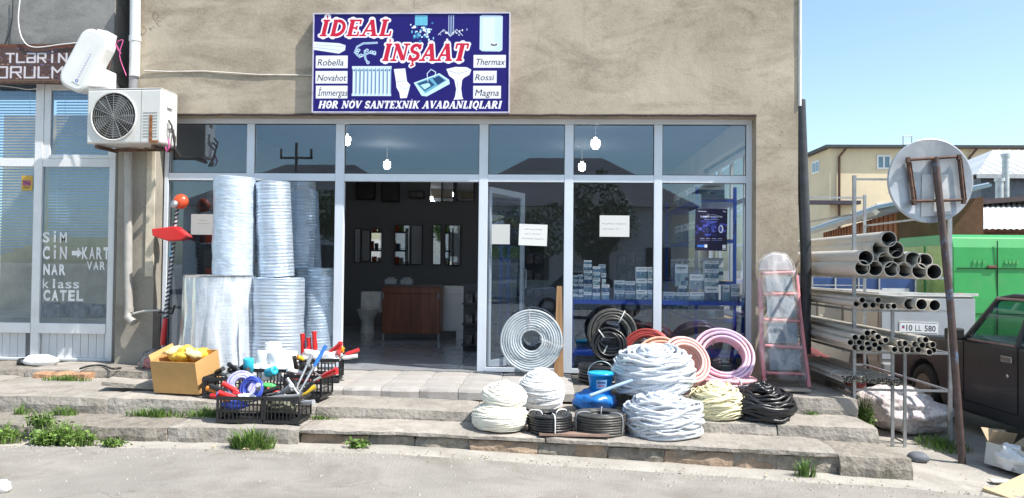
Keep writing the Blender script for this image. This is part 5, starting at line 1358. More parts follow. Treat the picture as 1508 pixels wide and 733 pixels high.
for k, (ly, ry) in enumerate([(402, 400), (432, 432), (470, 472), (508, 511), (548, 550)]):
    x0 = 1121 + (ly - 402) * .05; x1 = 1172 + (ry - 400) * .095
    m_ = MB(); m_.tube([LP(x0, ly), LP(x1, ry)], .018, 8); m_.build('cross_bar', pinkf, LD)
mesh_g = mat('grey blue step mat', (.2, .25, .3), .5, 0, .2, 12, bump=.4, bscale=90)
for ly0, ly1 in ((406, 428), (436, 466), (475, 504), (514, 544)):
    x0 = 1127 + (ly0 - 402) * .05; x1 = 1166 + (ly0 - 400) * .095; x2 = 1166 + (ly1 - 400) * .095; x3 = 1127 + (ly1 - 402) * .05
    P = [LP(x3, ly1), LP(x2, ly1), LP(x1, ly0), LP(x0, ly0)]
    m_ = MB(); o_ = Vector((0, .02, 0)); m_.add(P + [q + o_ for q in P], [(0, 1, 2, 3), (7, 6, 5, 4), (0, 4, 5, 1), (1, 5, 6, 2), (2, 6, 7, 3), (3, 7, 4, 0)]); m_.build('step', mesh_g, LD)
P = [LP(*q) for q in outl]; C_ = sum(P, Vector()) / len(P)
mb = MB(); nO = len(P)
rings = []
for s_, dy in ((1.0, .03), (1.03, -.01), (.97, -.035), (.6, -.04), (0.02, -.04)):
    rings.append([C_ + (q - C_) * s_ + Vector((0, dy + .012 * fbm(q.x * 3, q.z * 3, s_ * 2), 0)) for q in P])
vs = sum(rings, [])
mb.add(vs, [(j * nO + i, j * nO + (i + 1) % nO, (j + 1) * nO + (i + 1) % nO, (j + 1) * nO + i) for j in range(len(rings) - 1) for i in range(nO)], True)
o = mb.build('plastic_wrap', film_mat('ladder wrapping film', (.84, .82, .83), .16, .22, .5, 7, (1, 1, .5), gloss=.1), LD)
o = mb = MB(); mb.prism([(LP(1144, 396).x + .195 * math.cos(a), LP(1144, 398).z + .2 * math.sin(a)) for a in [PI * q / 14 for q in range(15)]], LP(1144, 386).y + .0, LP(1144, 386).y + .04); mb.build('top_cap', mat('grey plastic cap', (.5, .5, .51), .5), LD, bevel=.012)
p = on_y(1117, 560, -.45)
mb = MB(); mb.prism([(-.1, 0), (.06, 0), (.06, .46), (-.0, .3), (-.1, .1)], -.015, .015); o = mb.build('board', mat('pale plywood', (.45, .36, .25), .8), None, loc=(p.x, -.35, .0)); o.rotation_euler = (R(-10), 0, 0); tag(o, 'pale plywood offcut behind the foot of the pink ladder', 'board')
mb = MB(); mb.box(-.28, -.02, 0, .25, .1, .02); o = mb.build('board', mat('grey batten', (.32, .29, .26), .8), None, loc=(lx(1160, -1.1), -1.05, .0)); tag(o, 'flat grey batten under the ladder foot', 'board')

# white rag on stones left
p = on_z(38, 541, .05)
lumpy('white_bundle', 'white bundle lying before the left shop', 'bundle', (p.x, -.42, .045), (.21, .1, .075), wfoam, 60, .16, 2, 26, 14)
lumpy('dark_stone', 'dark stone at the left end of the white bundle', 'stone', (p.x - .22, -.42, .045), (.06, .06, .05), black_plastic, 61, .2)
p = on_z(103, 540, .05)
cable('cable', 'dark cable end lying on the platform by the left pier', [(on_z(x, y, .07)) for x, y in ((118, 542), (132, 538), (150, 537), (165, 542), (178, 541))], .012)
lumpy('rubble', 'pile of rubble between the left shop and the pier', 'rubble heap', on_y(163, 556, -.5) - Vector((0, 0, .06)), (.1, .1, .09), mat('grey brown rubble', (.22, .2, .18), .9, 0, .4, 8, bump=.8), 62, .5)
mb = MB(); mb.at(on_z(190, 570, 0) + Vector((0, .15, .0)), (R(4), R(5), R(8))); mb.box(-.3, -.12, 0, .3, .12, .04); tag(mb.build('stone_slab', step_mats[0]), 'loose tilted slab on the platform by the clear bag', 'stone slab')
p = on_z(1352, 676, gz(3.4))
lumpy('stone', 'smooth dark grey stone on the ground left of the sign pole', 'stone', p - Vector((0, 0, .02)), (.1, .09, .055), mat('smooth blue grey stone', (.13, .14, .16), .7), 63, .1, 1.2, 26, 14)
p = on_z(4, 724, gz(-3)); lumpy('stone', 'white stone in the bottom left corner', 'stone', p, (.05, .05, .05), white_paint, 64, .2)

# ------------------------------------------------------------------ sign pole
p0 = on_z(1418, 679, gz(4)); yp = p0.y
p1 = on_y(1377, 232, yp + .1); 
rs_ = thing('road_sign', 'round road sign seen from behind on a leaning rusty pole', 'road sign', p0)
def L_(v): return v - p0
mb = MB(); pm = on_y(1399, 440, yp + .04); mb.tube([Vector((0, 0, -.1)), L_(pm), L_(p1)], .034, 16); mb.build('pole', mat('flaking brown paint', (.09, .06, .055), .6, .1, .3, 8, dirt=((.12, .2, .32), 3.5, .55, .62, .8)), rs_)
dc = on_y(1378, 265, yp + .04); Rd = (on_y(1443, 265, yp).x - on_y(1313, 265, yp).x) / 2
mb = MB(); mb.at(L_(dc) + Vector((0, .1, 0)), (R(90), 0, R(2))); mb.lathe([(0, 0), (Rd - .012, 0), (Rd, .004), (Rd, -.022), (Rd - .008, -.022), (Rd - .01, -.004), (0, -.004)], 56, cap=False)
disc_m = mat('weathered grey sign back', (.42, .45, .49), .42, .35, .12, 4, dirt=((.62, .62, .62), 2.2, .5, .6, .7))
mb.build('disc', disc_m, rs_)
def onp(px, py, dy): return L_(on_y(px, py, dc.y + dy))
mb = MB(); mb.add([onp(1358, 257, .09), onp(1397, 257, .09), onp(1402, 316, .09), onp(1356, 320, .09)], [(0, 1, 2, 3)]); 
mb.build('pale_patch', mat('pale sticker residue', (.62, .63, .64), .5), rs_, fix=False)
for a, b in (((1337, 236), (1346, 301)), ((1412, 230), (1419, 298))):
    mb = MB(); mb.tube([onp(*a, .065), onp(*b, .065)], .018, 6, smooth=False); mb.tube([onp(a[0] + 4, a[1] + 3, .07), onp(b[0] + 4, b[1] - 3, .07)], .009, 4, smooth=False); mb.build('bracket', rust, rs_)
for a, b in (((1336, 236), (1414, 231)), ((1342, 297), (1418, 295))):
    mb = MB(); mb.tube([onp(*a, .045), onp(*b, .045)], .016, 6, smooth=False); mb.build('bracket', rust, rs_)
mb = MB(); 
for q in ((1337, 236), (1346, 299), (1412, 232), (1419, 297)): mb.cbox(onp(*q, .04), (.03, .04, .05))
mb.build('bolt', rust, rs_)

# cartons bottom right
cg_ = mat('grey-white printed carton', (.55, .55, .53), .7, 0, .06, 5); gcard = mat('tan carton inside', (.46, .34, .22), .8, 0, .1, 5)
p = on_z(1482, 692, gz(4)); 
t = open_box('cardboard_box', 'open white carton lying at the bottom right corner', .30, .62, .2, (p.x + .12, p.y - .1, gz(4) + .005), (R(0), R(8), R(16)), gcard, [('b', 40, .15), ('l', -70, .0001), ('r', 55, .15), ('b', -20, .12)])
o = MB(); o.box(-.154, -.31, .0, -.151, .31, .2); o.build('printed_side', cg_, t)
o = MB(); o.box(-.15, -.316, .0, .15, -.3105, .2); o.build('printed_side', mat('green print', (.02, .3, .08), .5), t)
lumpy('white_bag', 'crumpled white bag inside the corner carton', 'bag', (p.x + .02, p.y - .02, gz(4) + .03), (.1, .22, .12), wfoam, 70, .35)
p = on_z(1490, 722, gz(4))
mb = MB(); mb.at((p.x + .1, p.y, gz(4) + .01), (R(6), R(-10), R(28))); mb.box(-.25, -.16, 0, .3, .16, .006); mb.box(-.3, -.16, .0, -.256, .16, .05); tag(mb.build('carton_flap', mat('pale tan card', (.6, .45, .27), .8, 0, .06, 5)), 'flattened tan carton piece in the bottom right corner', 'cardboard')
p = on_z(1466, 704, gz(4)); mb = MB(); mb.at((p.x, p.y - .12, gz(4) + .006), (0, 0, R(-12))); mb.box(-.1, -.06, 0, .1, .05, .01); tag(mb.build('paper_scrap', mat('pale card scrap', (.6, .58, .48), .8)), 'small pale card scrap before the corner cartons', 'paper scrap')

# ------------------------------------------------------------------ grass and weeds
gr_m = mat('meadow grass', (.065, .14, .02), .6, 0, .35, 14, color2=(.13, .22, .04)); dry_m = mat('dry grass', (.3, .26, .13), .8, 0, .2, 9)
leaf_m = mat('weed leaf', (.09, .17, .03), .55, 0, .35, 20, color2=(.16, .26, .05))
def tuft(label, cx, cy, z, rx, ry, n, h, lean=.5, mt=None, leafy=0, cat='grass tuft'):
    mb = MB(); rd = random.Random(int(cx * 100 + cy * 37))
    for i in range(n):
        a = rd.uniform(0, 6.28); q = rd.random() ** .6
        x, y = cx + rx * q * math.cos(a), cy + ry * q * math.sin(a); hh = h * rd.uniform(.4, 1.1) * (1.1 - .5 * q)
        zz = z(x, y) if callable(z) else z
        d = Vector((math.cos(a) * rd.uniform(.1, 1) + rd.gauss(0, .3), math.sin(a) * rd.uniform(.1, 1) + rd.gauss(0, .3), 0)) * lean * hh
        s_ = Vector((-math.sin(a + rd.uniform(-1, 1)), math.cos(a), 0)).normalized() * rd.uniform(.0025, .0055)
        b0 = Vector((x, y, zz - .01)); b1 = b0 + d * .35 + Vector((0, 0, hh * .6)); b2 = b0 + d + Vector((0, 0, hh * rd.uniform(.75, 1)))
        mb.add([b0 - s_, b0 + s_, b1 + s_ * .8, b1 - s_ * .8, b2], [(0, 1, 2, 3), (3, 2, 4)])
        if rd.random() < leafy:
            for k in range(5):
                c = b0 + (b1 - b0) * rd.uniform(.3, 1) + Vector((rd.gauss(0, .02), rd.gauss(0, .02), rd.uniform(0, .03))); u = Vector((rd.gauss(0, 1), rd.gauss(0, 1), rd.gauss(0, .5))).normalized() * rd.uniform(.014, .03); v = u.cross(Vector((rd.gauss(0, 1), rd.gauss(0, 1), 1)).normalized()) * .5
                mb.add([c, c + u + v, c + u * 2, c + u - v], [(0, 1, 2, 3)])
    return tag(mb.build('grass', mt or gr_m, None, fix=False), label, cat, None, 'stuff')
def T(label, px, py, Y, z, rx, ry, n, h, **k): p = on_y(px, py, Y); tuft(label, p.x, Y, z, rx, ry, n, h, **k)
g2z = lambda x, y: gz(x); s3z = lambda x, y: t3z(x); s2z = lambda x, y: t2z(x)
T('low weeds along the kerb at the left frame edge', 8, 630, -2.6, g2z, .15, .07, 120, .24, leafy=.5, mt=leaf_m)
T('large leafy weed clump at the foot of the left steps', 95, 632, -2.62, g2z, .3, .08, 380, .26, leafy=.5, lean=.35, mt=leaf_m)
T('dark weed stalks behind the large weed clump', 62, 625, -2.5, s3z, .14, .06, 120, .2, leafy=.3)
T('small weed beside the large weed clump', 168, 636, -2.64, g2z, .08, .06, 60, .09, leafy=.6, mt=leaf_m)
T('long green grass tuft growing below the front crates', 371, 640, -2.6, g2z, .2, .08, 480, .23, lean=.8)
T('grass strip at the riser below the brown carton', 230, 610, -1.98, s3z, .3, .05, 320, .13)
T('grass along the riser left of the front crates', 305, 610, -1.98, s3z, .2, .05, 260, .15)
T('small grass tuft on the second riser at the far left', 95, 600, -1.98, s3z, .14, .05, 130, .12)
T('small grass tuft in front of the old orange bricks', 100, 568, -.95, s2z, .3, .05, 260, .09)
T('short grass at the far left riser', 32, 596, -1.98, s3z, .08, .04, 70, .12)
T('sparse green grass tuft at the right kerb', 1185, 685, -2.52, g2z, .1, .05, 110, .2, lean=.5)
T('tiny weeds under the right platform slab', 1196, 603, -1.3, s2z, .12, .05, 90, .06)
T('grass between the rug roll and the dark car', 1388, 626, -1.0, g2z, .25, .35, 420, .13)
T('leafy weed climbing beside the rack post', 1272, 598, -.75, lambda x, y: -.45, .07, .1, 260, .5, lean=.25, leafy=.8, mt=leaf_m)
T('moss and weed in the kerb joint near the doorway', 528, 648, -2.5, g2z, .08, .04, 70, .1, leafy=.4)
T('thin grass on the riser right of the front crates', 470, 612, -1.95, s3z, .2, .04, 120, .06)
T('dry grass scraps on the road edge below the grass tuft', 375, 655, -2.75, g2z, .35, .07, 120, .03, mt=dry_m, lean=2)
mb = MB()
for i in range(130):                              # dry leaves and scraps in the gutter
    x = random.uniform(-5, 4.2); y = -2.6 - abs(random.gauss(0, .09)); 
    if x > 3.2: y += random.uniform(0, 1.6)
    s_ = random.uniform(.008, .022); a = random.random() * 6; z = gz(x) + .006
    mb.add([(x + s_ * math.cos(a), y + s_ * math.sin(a), z), (x - s_ * math.sin(a) * .5, y + s_ * .5 * math.cos(a), z + .01), (x - s_ * math.cos(a), y - s_ * math.sin(a), z), (x + s_ * .5 * math.sin(a), y - s_ * .5 * math.cos(a), z + .004)], [(0, 1, 2, 3)])
tag(mb.build('litter', mat('dry leaf', (.45, .38, .26), .8, 0, .4, 30), None, fix=False), 'dry leaves and scraps in the gutter', None, None, 'stuff')
# ------------------------------------------------------------------ pipe rack with its pipes
RX0, RX1, RYF, RYB, RZT = 3.22, 4.2, -1.0, 1.15, 2.25
rack = thing('pipe_rack', 'tall welded steel rack full of plastic pipes beside the corner', 'pipe rack')
def post(x, y, z0, z1, r=.016, name='post'): mb = MB(); mb.box(x - r, y - r, z0, x + r, y + r, z1); mb.build(name, steel, rack)
gzr = -.56
post(RX0, RYF, gzr, RZT); post(RX1, RYF, gzr, RZT - .02); post(RX0, RYB, gzr, RZT); post(RX1, RYB, gzr, RZT)
def zy(py, px=1313, d=8.2): return on_y(px, py, d - 9.2).z
levels = [zy(406.5), zy(455), zy(517), zy(572)]
for z in levels:
    for y in (RYF, RYB): mb = MB(); mb.box(RX0 + .018, y - .012, z - .022, RX1 - .018, y + .012, z); mb.build('cross_bar', steel, rack)
    for x in (RX0, RX1): mb = MB(); mb.box(x - .012, RYF + .018, z - .022, x + .012, RYB - .018, z); mb.build('side_bar', steel, rack)
for y in (RYF, RYB): mb = MB(); mb.box(RX0 + .018, y - .012, RZT - .05, RX1 - .018, y + .012, RZT - .03); mb.build('cross_bar', steel, rack)
for x in (RX0, RX1): mb = MB(); mb.box(x - .012, RYF + .018, 1.83, x + .012, RYB - .018, 1.85); mb.build('side_bar', steel, rack)
xm_ = on_y(1313, 470, RYF).x; mb = MB(); mb.box(xm_ - .016, RYF - .03, gzr, xm_ + .016, RYF - .013, levels[1] - .0); mb.build('post', steel, rack)
xm_ = on_y(1331, 540, RYF).x; mb = MB(); mb.box(xm_ - .016, RYF - .03, gzr, xm_ + .016, RYF - .013, levels[2]); mb.build('post', steel, rack)
pvc = mat('pale grey plastic pipe', (.56, .52, .455), .42, 0, .06, 3, dirt=((.3, .28, .25), 4, .6, .85, .5), obj_var=.08)
pvc_in = mat('pipe inside', (.1, .1, .1), .6)
ORD = ['first', 'second', 'third', 'fourth', 'fifth', 'sixth', 'seventh', 'eighth', 'ninth', 'tenth', 'eleventh', 'twelfth', 'thirteenth', 'fourteenth', 'fifteenth']
pm_cache = {}
def pipe_mesh(r, L):
    k = (round(r, 4), round(L, 2))
    if k in pm_cache: return pm_cache[k]
    n = 20 if r > .04 else 12; mb = MB(); ri = r * .88
    def ring(rr_, y): return [(rr_ * math.cos(2 * PI * i / n), y, rr_ * math.sin(2 * PI * i / n)) for i in range(n)]
    vs = ring(r, 0) + ring(r, L) + ring(ri, 0) + ring(ri, L)
    q = [(i, (i + 1) % n) for i in range(n)]
    mb.add(vs, [(a, b, n + b, n + a) for a, b in q], True)
    mb.add(vs, [(2 * n + a, 2 * n + b, b, a) for a, b in q]); mb.add(vs, [(3 * n + b, 3 * n + a, n + a, n + b) for a, b in q])
    mb.cur = 1; mb.add(vs, [(2 * n + b, 2 * n + a, 3 * n + a, 3 * n + b) for a, b in q], True)
    pm_cache[k] = mb.mesh('plastic_pipe', [pvc, pvc_in]); return pm_cache[k]
def place_pipe(px, py, r, Y, L, label, grp, seed):
    rd = random.Random(seed); y = Y + rd.uniform(-.07, .07) * (1 if r > .04 else .6)
    p = on_y(px, py, y)
    o = put('plastic_pipe', pipe_mesh(r, L), loc=p, rot=(R(rd.uniform(-.6, .3)), rd.uniform(0, 6), R(rd.uniform(-.5, .5))))
    tag(o, label, 'pipe', grp)
big = [((1309, 352.5), 'topmost', 1), ((1295.5, 366), 'upper left', 1), ((1319.4, 367.5), 'upper right', 1)]
i = 0
rows = {'top': [(1309, 352.5)], 'fourth-from-bottom': [(1295.5, 366), (1319.4, 367.5)], 'middle': [(1275, 378.5), (1304, 381.5), (1323, 378.5), (1344.5, 381), (1362, 383.5)], 'bottom': [(1269.7, 393.4), (1288.6, 394.4), (1313, 395.4), (1332, 396.2), (1354, 398), (1375.7, 399.3)]}
names = {'top': 'topmost large grey pipe of the big stack on the rack', 'fourth-from-bottom': '{} large grey pipe from the left just under the topmost one', 'middle': '{} large grey pipe from the left in the second row up', 'bottom': '{} large grey pipe from the left in the big stack\'s bottom row'}
for rn, L_s in rows.items():
    for j, (a, b) in enumerate(L_s):
        i += 1; place_pipe(a, b, .08 if rn != 'x' else .08, -1.27 - .001 * i, 4.0, names[rn].format(ORD[j]), 'large grey pipes on the top shelf', i)
for j, (a, b) in enumerate([(1339.4, 446.8), (1357.2, 447.4), (1376.6, 448.8)]):
    i += 1; place_pipe(a, b, .06, -1.3, 4.0, ['left', 'middle', 'right'][j] + ' one of three medium pipes on the second shelf', 'medium pipes on the second shelf', i)
for j, (a, b) in enumerate([(1270, 441), (1293.4, 441)] + [(1261, 446.4), (1274.5, 448.8), (1285.7, 448.4), (1299, 450), (1307.8, 450), (1316.5, 450)]):
    i += 1; place_pipe(a, b, .032, -1.28, 4.0, (ORD[j] + ' thin pipe from the left in the upper row of the second shelf') if j < 2 else (ORD[j - 2] + ' thin pipe from the left in the lower row of the second shelf'), 'thin pipes on the second shelf', i)
L3 = [(290, 483), (345, 483), (180, 522), (245, 525), (386, 517), (342, 540), (137, 567), (218, 567), (290, 580), (357, 588), (413, 565), (455, 548), (178, 612), (240, 617), (306, 620), (398, 622), (582, 577), (628, 575), (535, 630), (598, 633), (645, 633), (762, 546), (815, 543), (718, 583), (785, 592), (832, 594), (878, 587), (692, 633), (748, 632), (848, 655), (885, 637)]
L3 = [(1230 + a / 6.106, 410 + b / 6.106) for a, b in L3]
left = sorted([q for q in L3 if q[0] < 1308]); right_ = sorted([q for q in L3 if q[0] >= 1308])
for side, L_s in (('left', left), ('right', right_)):
    rr_ = {0: [], 1: [], 2: []}
    for q in L_s: rr_[0 if q[1] < 500 else (1 if q[1] < 507 else 2)].append(q)
    for k, nm in ((0, 'upper'), (1, 'middle'), (2, 'lower')):
        for j, (a, b) in enumerate(rr_[k]):
            i += 1; place_pipe(a, b + .5, .0325, -1.28, 4.0, f'{ORD[j]} small pipe from the left in the {nm} layer of the {side} third-shelf pile', 'small pipes on the third shelf', i)
def conduit_bunch(px, py, n, label, seed):
    rd = random.Random(seed); p = on_y(px, py, -1.15)
    t = thing('conduit_bunch', label, 'conduit bunch', p, group='bunches of thin white conduits'); k = 0
    me = pipe_mesh(.0125, 1.9)
    for r_ in range(3):
        for c in range(5 - (r_ == 0)):
            if k >= n: break
            put('conduit', me, t, loc=((c - 2 + .5 * (r_ % 2)) * .0265, rd.uniform(-.03, .03), r_ * .023 - .02)); k += 1
    mb = MB(); mb.tube([(.075 * math.cos(a), .3, .005 + .045 * math.sin(a)) for a in [2 * PI * q / 16 for q in range(16)]], .004, 5, closed=True); mb.build('tie', white_paint, t)
for a, b, n, l in [(1250, 558, 14, 'leftmost bunch of thin white conduits at the rack foot'), (1277, 559, 12, 'second bunch from the left of thin white conduits at the rack foot'), (1299, 561, 14, 'third bunch from the left of thin white conduits at the rack foot'), (1319, 563, 14, 'rightmost bunch of thin white conduits at the rack foot')]: conduit_bunch(a, b, n, l, a)

# rolled rugs lying under the rack
rug = mat('burgundy patterned rug back', (.16, .035, .035), .9, 0, .5, 22, dirt=((.4, .3, .26), 26, .58, .64, .7))
rugw = mat('wrapped floral rug', (.76, .72, .71), .35, 0, .1, 9, bump=.8, bscale=9, dirt=((.42, .26, .32), 34, .5, .56, .6))
def rug_roll(label, a, b, r, m_, seed, squash=.9):
    a, b = Vector(a), Vector(b); t = thing('rug_roll', label, 'rolled rug', a); d = b - a; n, k = 36, 40; u = d.normalized(); s_ = u.cross(Vector((0, 0, 1))).normalized(); v = s_.cross(u); vs = []
    for j in range(k + 1):
        c = d * (j / k)
        for i in range(n):
            an = 2 * PI * i / n; q = r * (1 + .07 * fbm(math.cos(an) * 1.3 + seed, math.sin(an) * 1.3, j * .16) + .03 * fbm(math.cos(an) * 5, math.sin(an) * 5 + seed, j * .5))
            vs.append(c + s_ * math.cos(an) * q + v * math.sin(an) * q * squash)
    mb = MB(); mb.add(vs, [(j * n + i, j * n + (i + 1) % n, (j + 1) * n + (i + 1) % n, (j + 1) * n + i) for j in range(k) for i in range(n)], True)
    cc = len(vs); mb.add(vs[:n] + [Vector((0, .04, 0))], [(i, (i + 1) % n, n) for i in range(n)]); mb.build('roll', m_, t, fix=False)
    mb = MB(); mb.tube([s_ * math.cos(q * .4) * r * (.9 - q * .009) + v * math.sin(q * .4) * r * squash * (.9 - q * .009) - u * .004 for q in range(90)], .006, 4); mb.build('spiral_end', m_, t)
    return t
rug_roll('burgundy rug roll lying lowest beside the steps', (3.5, .1, gzr + .17), (4.15, 3.7, gzr + .2), .17, rug, 1)
rug_roll('grey-brown wrapped rug roll behind the pink ladder', (3.42, .1, gzr + .42), (3.8, 3.6, gzr + .42), .13, mat('dusty grey brown wrap', (.26, .22, .19), .6, 0, .2, 6), 5)
rug_roll('red rug roll on top of the grey-brown roll', (3.72, .2, gzr + .5), (4.2, 3.8, gzr + .52), .12, rug, 7)
lumpy('wrapped_rug', 'crumpled white-wrapped floral rug bundle below the pipe rack', 'wrapped rug', (4.13, .05, gzr + .02), (.46, .75, .25), rugw, 91, .2, 1.5, 80, 46)
# ------------------------------------------------------------------ vehicles
tyre = mat('black tyre', (.025, .024, .023), .8, 0, .2, 10); dusty = mat('dusty steel wheel', (.3, .26, .21), .7, .1, .2, 8)
def wheel(parent, x, y, z, r, axis='x', w_=.19, out=-1):
    e = empty('wheel', (x, y, z), (0, R(90) * out, 0) if axis == 'x' else (R(90) * -out, 0, 0)); e.parent = parent
    mb = MB(); mb.lathe([(r * .62, -w_ / 2), (r * .93, -w_ / 2), (r, -w_ / 2 + .03), (r, w_ / 2 - .03), (r * .93, w_ / 2), (r * .62, w_ / 2), (r * .6, w_ / 2 - .03)], 36, cap=False); mb.build('tyre', tyre, e)
    mb = MB(); mb.lathe([(0, w_ / 2 - .02), (r * .18, w_ / 2 - .015), (r * .22, w_ / 2 - .05), (r * .45, w_ / 2 - .04), (r * .56, w_ / 2 - .02), (r * .62, w_ / 2), (r * .62, -w_ / 2)], 28, cap=False)
    for k in range(8): a = k * PI / 4; mb.cyl((r * .38 * math.cos(a), r * .38 * math.sin(a), w_ / 2 - .05), (r * .38 * math.cos(a), r * .38 * math.sin(a), w_ / 2 - .025), .016, 8)
    mb.build('rim', dusty, e)
G = -.55
car_black = mat('black car paint', (.03, .031, .035), .45, 0, .15, 3, coat=.08)
# black car, seen along its left flank, front away from the camera
bk = thing('parked_car', 'black parked car with a folded mirror at the right edge', 'car', (4.76, .16, G), (0, 0, R(2)))
bk.scale = (1, 1, 1.04)
def arch(cy, r, n=9, zc=.31): return [(cy + r * math.cos(a), max(.22, zc + r * math.sin(a))) for a in [PI * k / n for k in range(n + 1)]]
prof = [(-2.9, .3), (-2.96, .62), (-2.88, .92), (-2.5, 1.0), (-.3, 1.02), (.6, .97), (1.1, .86), (1.32, .7), (1.36, .45), (1.32, .25)] + arch(.55, .37) + [(.1, .2), (-1.55, .2)] + arch(-2.05, .37)
mb = MB(); mb.prism(prof, 0, 1.62, 'yz'); mb.build('body', car_black, bk, bevel=.045)
mb = MB(); zr = 1.5
def gh(y, z): return (.0 + .16 * (z - 1.0) / .5, y, z)
def rgh(y, z): return (1.62 - .16 * (z - 1.0) / .5, y, z)
top = [(-2.6, 1.46), (-2.3, 1.5), (-.95, 1.52), (-.7, 1.48)]
vs = [(gh(y, z)[0] + .0, y, z) for y, z in top] + [(rgh(y, z)[0], y, z) for y, z in top]; vs += [(v[0], v[1], v[2] - .05) for v in vs]
mb.add(vs, [(0, 1, 5, 4), (1, 2, 6, 5), (2, 3, 7, 6), (8, 12, 13, 9), (9, 13, 14, 10), (10, 14, 15, 11), (0, 8, 9, 1), (1, 9, 10, 2), (2, 10, 11, 3), (4, 5, 13, 12), (5, 6, 14, 13), (6, 7, 15, 14), (3, 11, 15, 7), (0, 4, 12, 8)])
mb.build('roof', car_black, bk, bevel=.02)
for f, sgn in ((gh, 1), (rgh, -1)):
    for a, b in (((-.34, 1.0), (-.72, 1.47)), ((-1.26, 1.0), (-1.28, 1.49)), ((-2.75, 1.0), (-2.6, 1.45))):
        m_ = MB(); pa, pb = Vector(f(*a)), Vector(f(*b)); o1 = Vector((.025 * sgn, 0, 0)); m_.tube([pa + o1, pb + o1], [.035, .028], 6, smooth=False); m_.build('pillar', car_black, bk)
    m_ = MB(); o1 = .012 * sgn; q = [f(-.4, 1.02), f(-1.23, 1.02), f(-1.25, 1.46), f(-.75, 1.45)]; q2 = [f(-1.3, 1.02), f(-2.72, 1.02), f(-2.58, 1.44), f(-1.32, 1.46)]
    for qq in (q, q2): m_.add([(v[0] + o1, v[1], v[2]) for v in qq], [(0, 1, 2, 3)])
    m_.build('window', car_glass, bk, fix=False)
m_ = MB(); m_.add([gh(-.34, 1.0), rgh(-.34, 1.0), rgh(-.72, 1.46), gh(-.72, 1.46)], [(0, 1, 2, 3)]); m_.build('windscreen', car_glass, bk, fix=False)
m_ = MB(); m_.box(-.004, -1.3, .34, -.001, -1.285, 1.0); m_.box(-.004, -.34, .34, -.001, -.328, .98); m_.box(-.004, -1.285, .335, -.001, -.34, .345); m_.build('door_seam', mat('seam', (.004, .004, .004), .9), bk)
m_ = MB(); m_.box(-.022, -1.22, .84, .0, -1.04, .9); m_.build('door_handle', mat('chrome', (.6, .6, .6), .2, .9), bk, bevel=.006)
m_ = MB(); m_.at((-.004, -1.13, .7), (0, R(-90), 0)); m_.lathe([(0, .006), (.018, .004), (.02, 0)], 14, cap=False); m_.build('lock', mat('chrome', (.6, .6, .6), .2, .9), bk)
m_ = MB(); m_.at((-.13, -.38, 1.06), (0, 0, R(8))); m_.cbox((0, 0, 0), (.2, .09, .13)); m_.build('mirror', black_plastic, bk, bevel=.02)
m_ = MB(); m_.box(-.05, -.4, .99, .02, -.34, 1.03); m_.build('mirror_arm', black_plastic, bk)
m_ = MB(); m_.box(.004, -1.25, 1.0, .03, -.38, 1.02); m_.box(.115, -1.26, 1.455, .15, -.74, 1.475); m_.build('window_trim', mat('pinkish weathered trim', (.3, .2, .19), .6), bk)
m_ = MB(); m_.box(.2, -1.95, .7, .7, -1.8, 1.3); m_.box(.9, -1.95, .7, 1.4, -1.8, 1.3); m_.box(.3, -.8, .6, 1.35, -.45, 1.01); m_.build('seat', mat('dark seat cloth', (.03, .03, .032), .9), bk)
for y in (.55, -2.05): wheel(bk, .1, y, .31, .31)
# green van
vg = mat('bright green van paint', (.04, .33, .09), .4, 0, .06, 2, coat=.2, dirt=((.25, .33, .2), 1.6, .55, .85, .35))
gv = thing('parked_van', 'bright green panel van seen from behind beyond the black car', 'van', (7.74, 5.8, G))
mb = MB(); mb.prism([(0, .4), (-.03, 1.3), (0, 2.25), (.07, 2.44), (.2, 2.5), (2.2, 2.5), (2.9, 1.95), (3.3, 1.3), (3.9, 1.12), (4.0, .4)] + arch(3.3, .38, zc=.33) + [(2.7, .3), (1.2, .3)] + arch(.85, .38, zc=.33), 0, 1.68, 'yz'); mb.build('body', vg, gv, bevel=.11)
seam = mat('seam', (.004, .004, .004), .9)
mb = MB(); zs_ = 1.86
mb.box(.8, -.034, .5, .815, -.02, 2.38); mb.box(.06, -.036, zs_, 1.62, -.02, zs_ + .018); mb.box(.06, -.036, 1.0, 1.62, -.02, 1.012); mb.build('door_seam', seam, gv)
mb = MB(); mb.box(.62, -.06, zs_ + .02, .78, -.02, zs_ + .07); mb.build('door_handle', mat('brown handle', (.16, .07, .05), .5), gv, bevel=.006)
mb = MB(); mb.box(-.02, .12, 1.3, -.001, 1.0, 2.3); mb.box(-.02, 1.1, 1.3, -.001, 2.0, 2.3); mb.build('side_panel', mat('pale green side pane', (.3, .42, .1), .25), gv, bevel=.01)  # two paler green rectangles raised slightly from the van's left side
mb = MB(); mb.box(-.0, -.12, .36, 1.68, -.02, .55); mb.build('bumper', black_plastic, gv, bevel=.02)
mb = MB()
for x in (.06, 1.5): mb.box(x, -.045, .95, x + .12, -.02, 1.4)
mb.build('tail_light', mat('red lens', (.4, .02, .02), .2), gv, bevel=.01)
mb = MB()
for k, x in enumerate((.36, .45, .54, .95, 1.02, 1.09, 1.16)):
    mb.box(x, -.032, zs_ + .1 + .004 * (k % 3), x + .045, -.022, zs_ + .17)
mb.build('faded_lettering', mat('faded lettering', (.09, .36, .12), .6, 0, .4, 60), gv)
for y in (.85, 3.3): wheel(gv, .12, y, .33, .33)
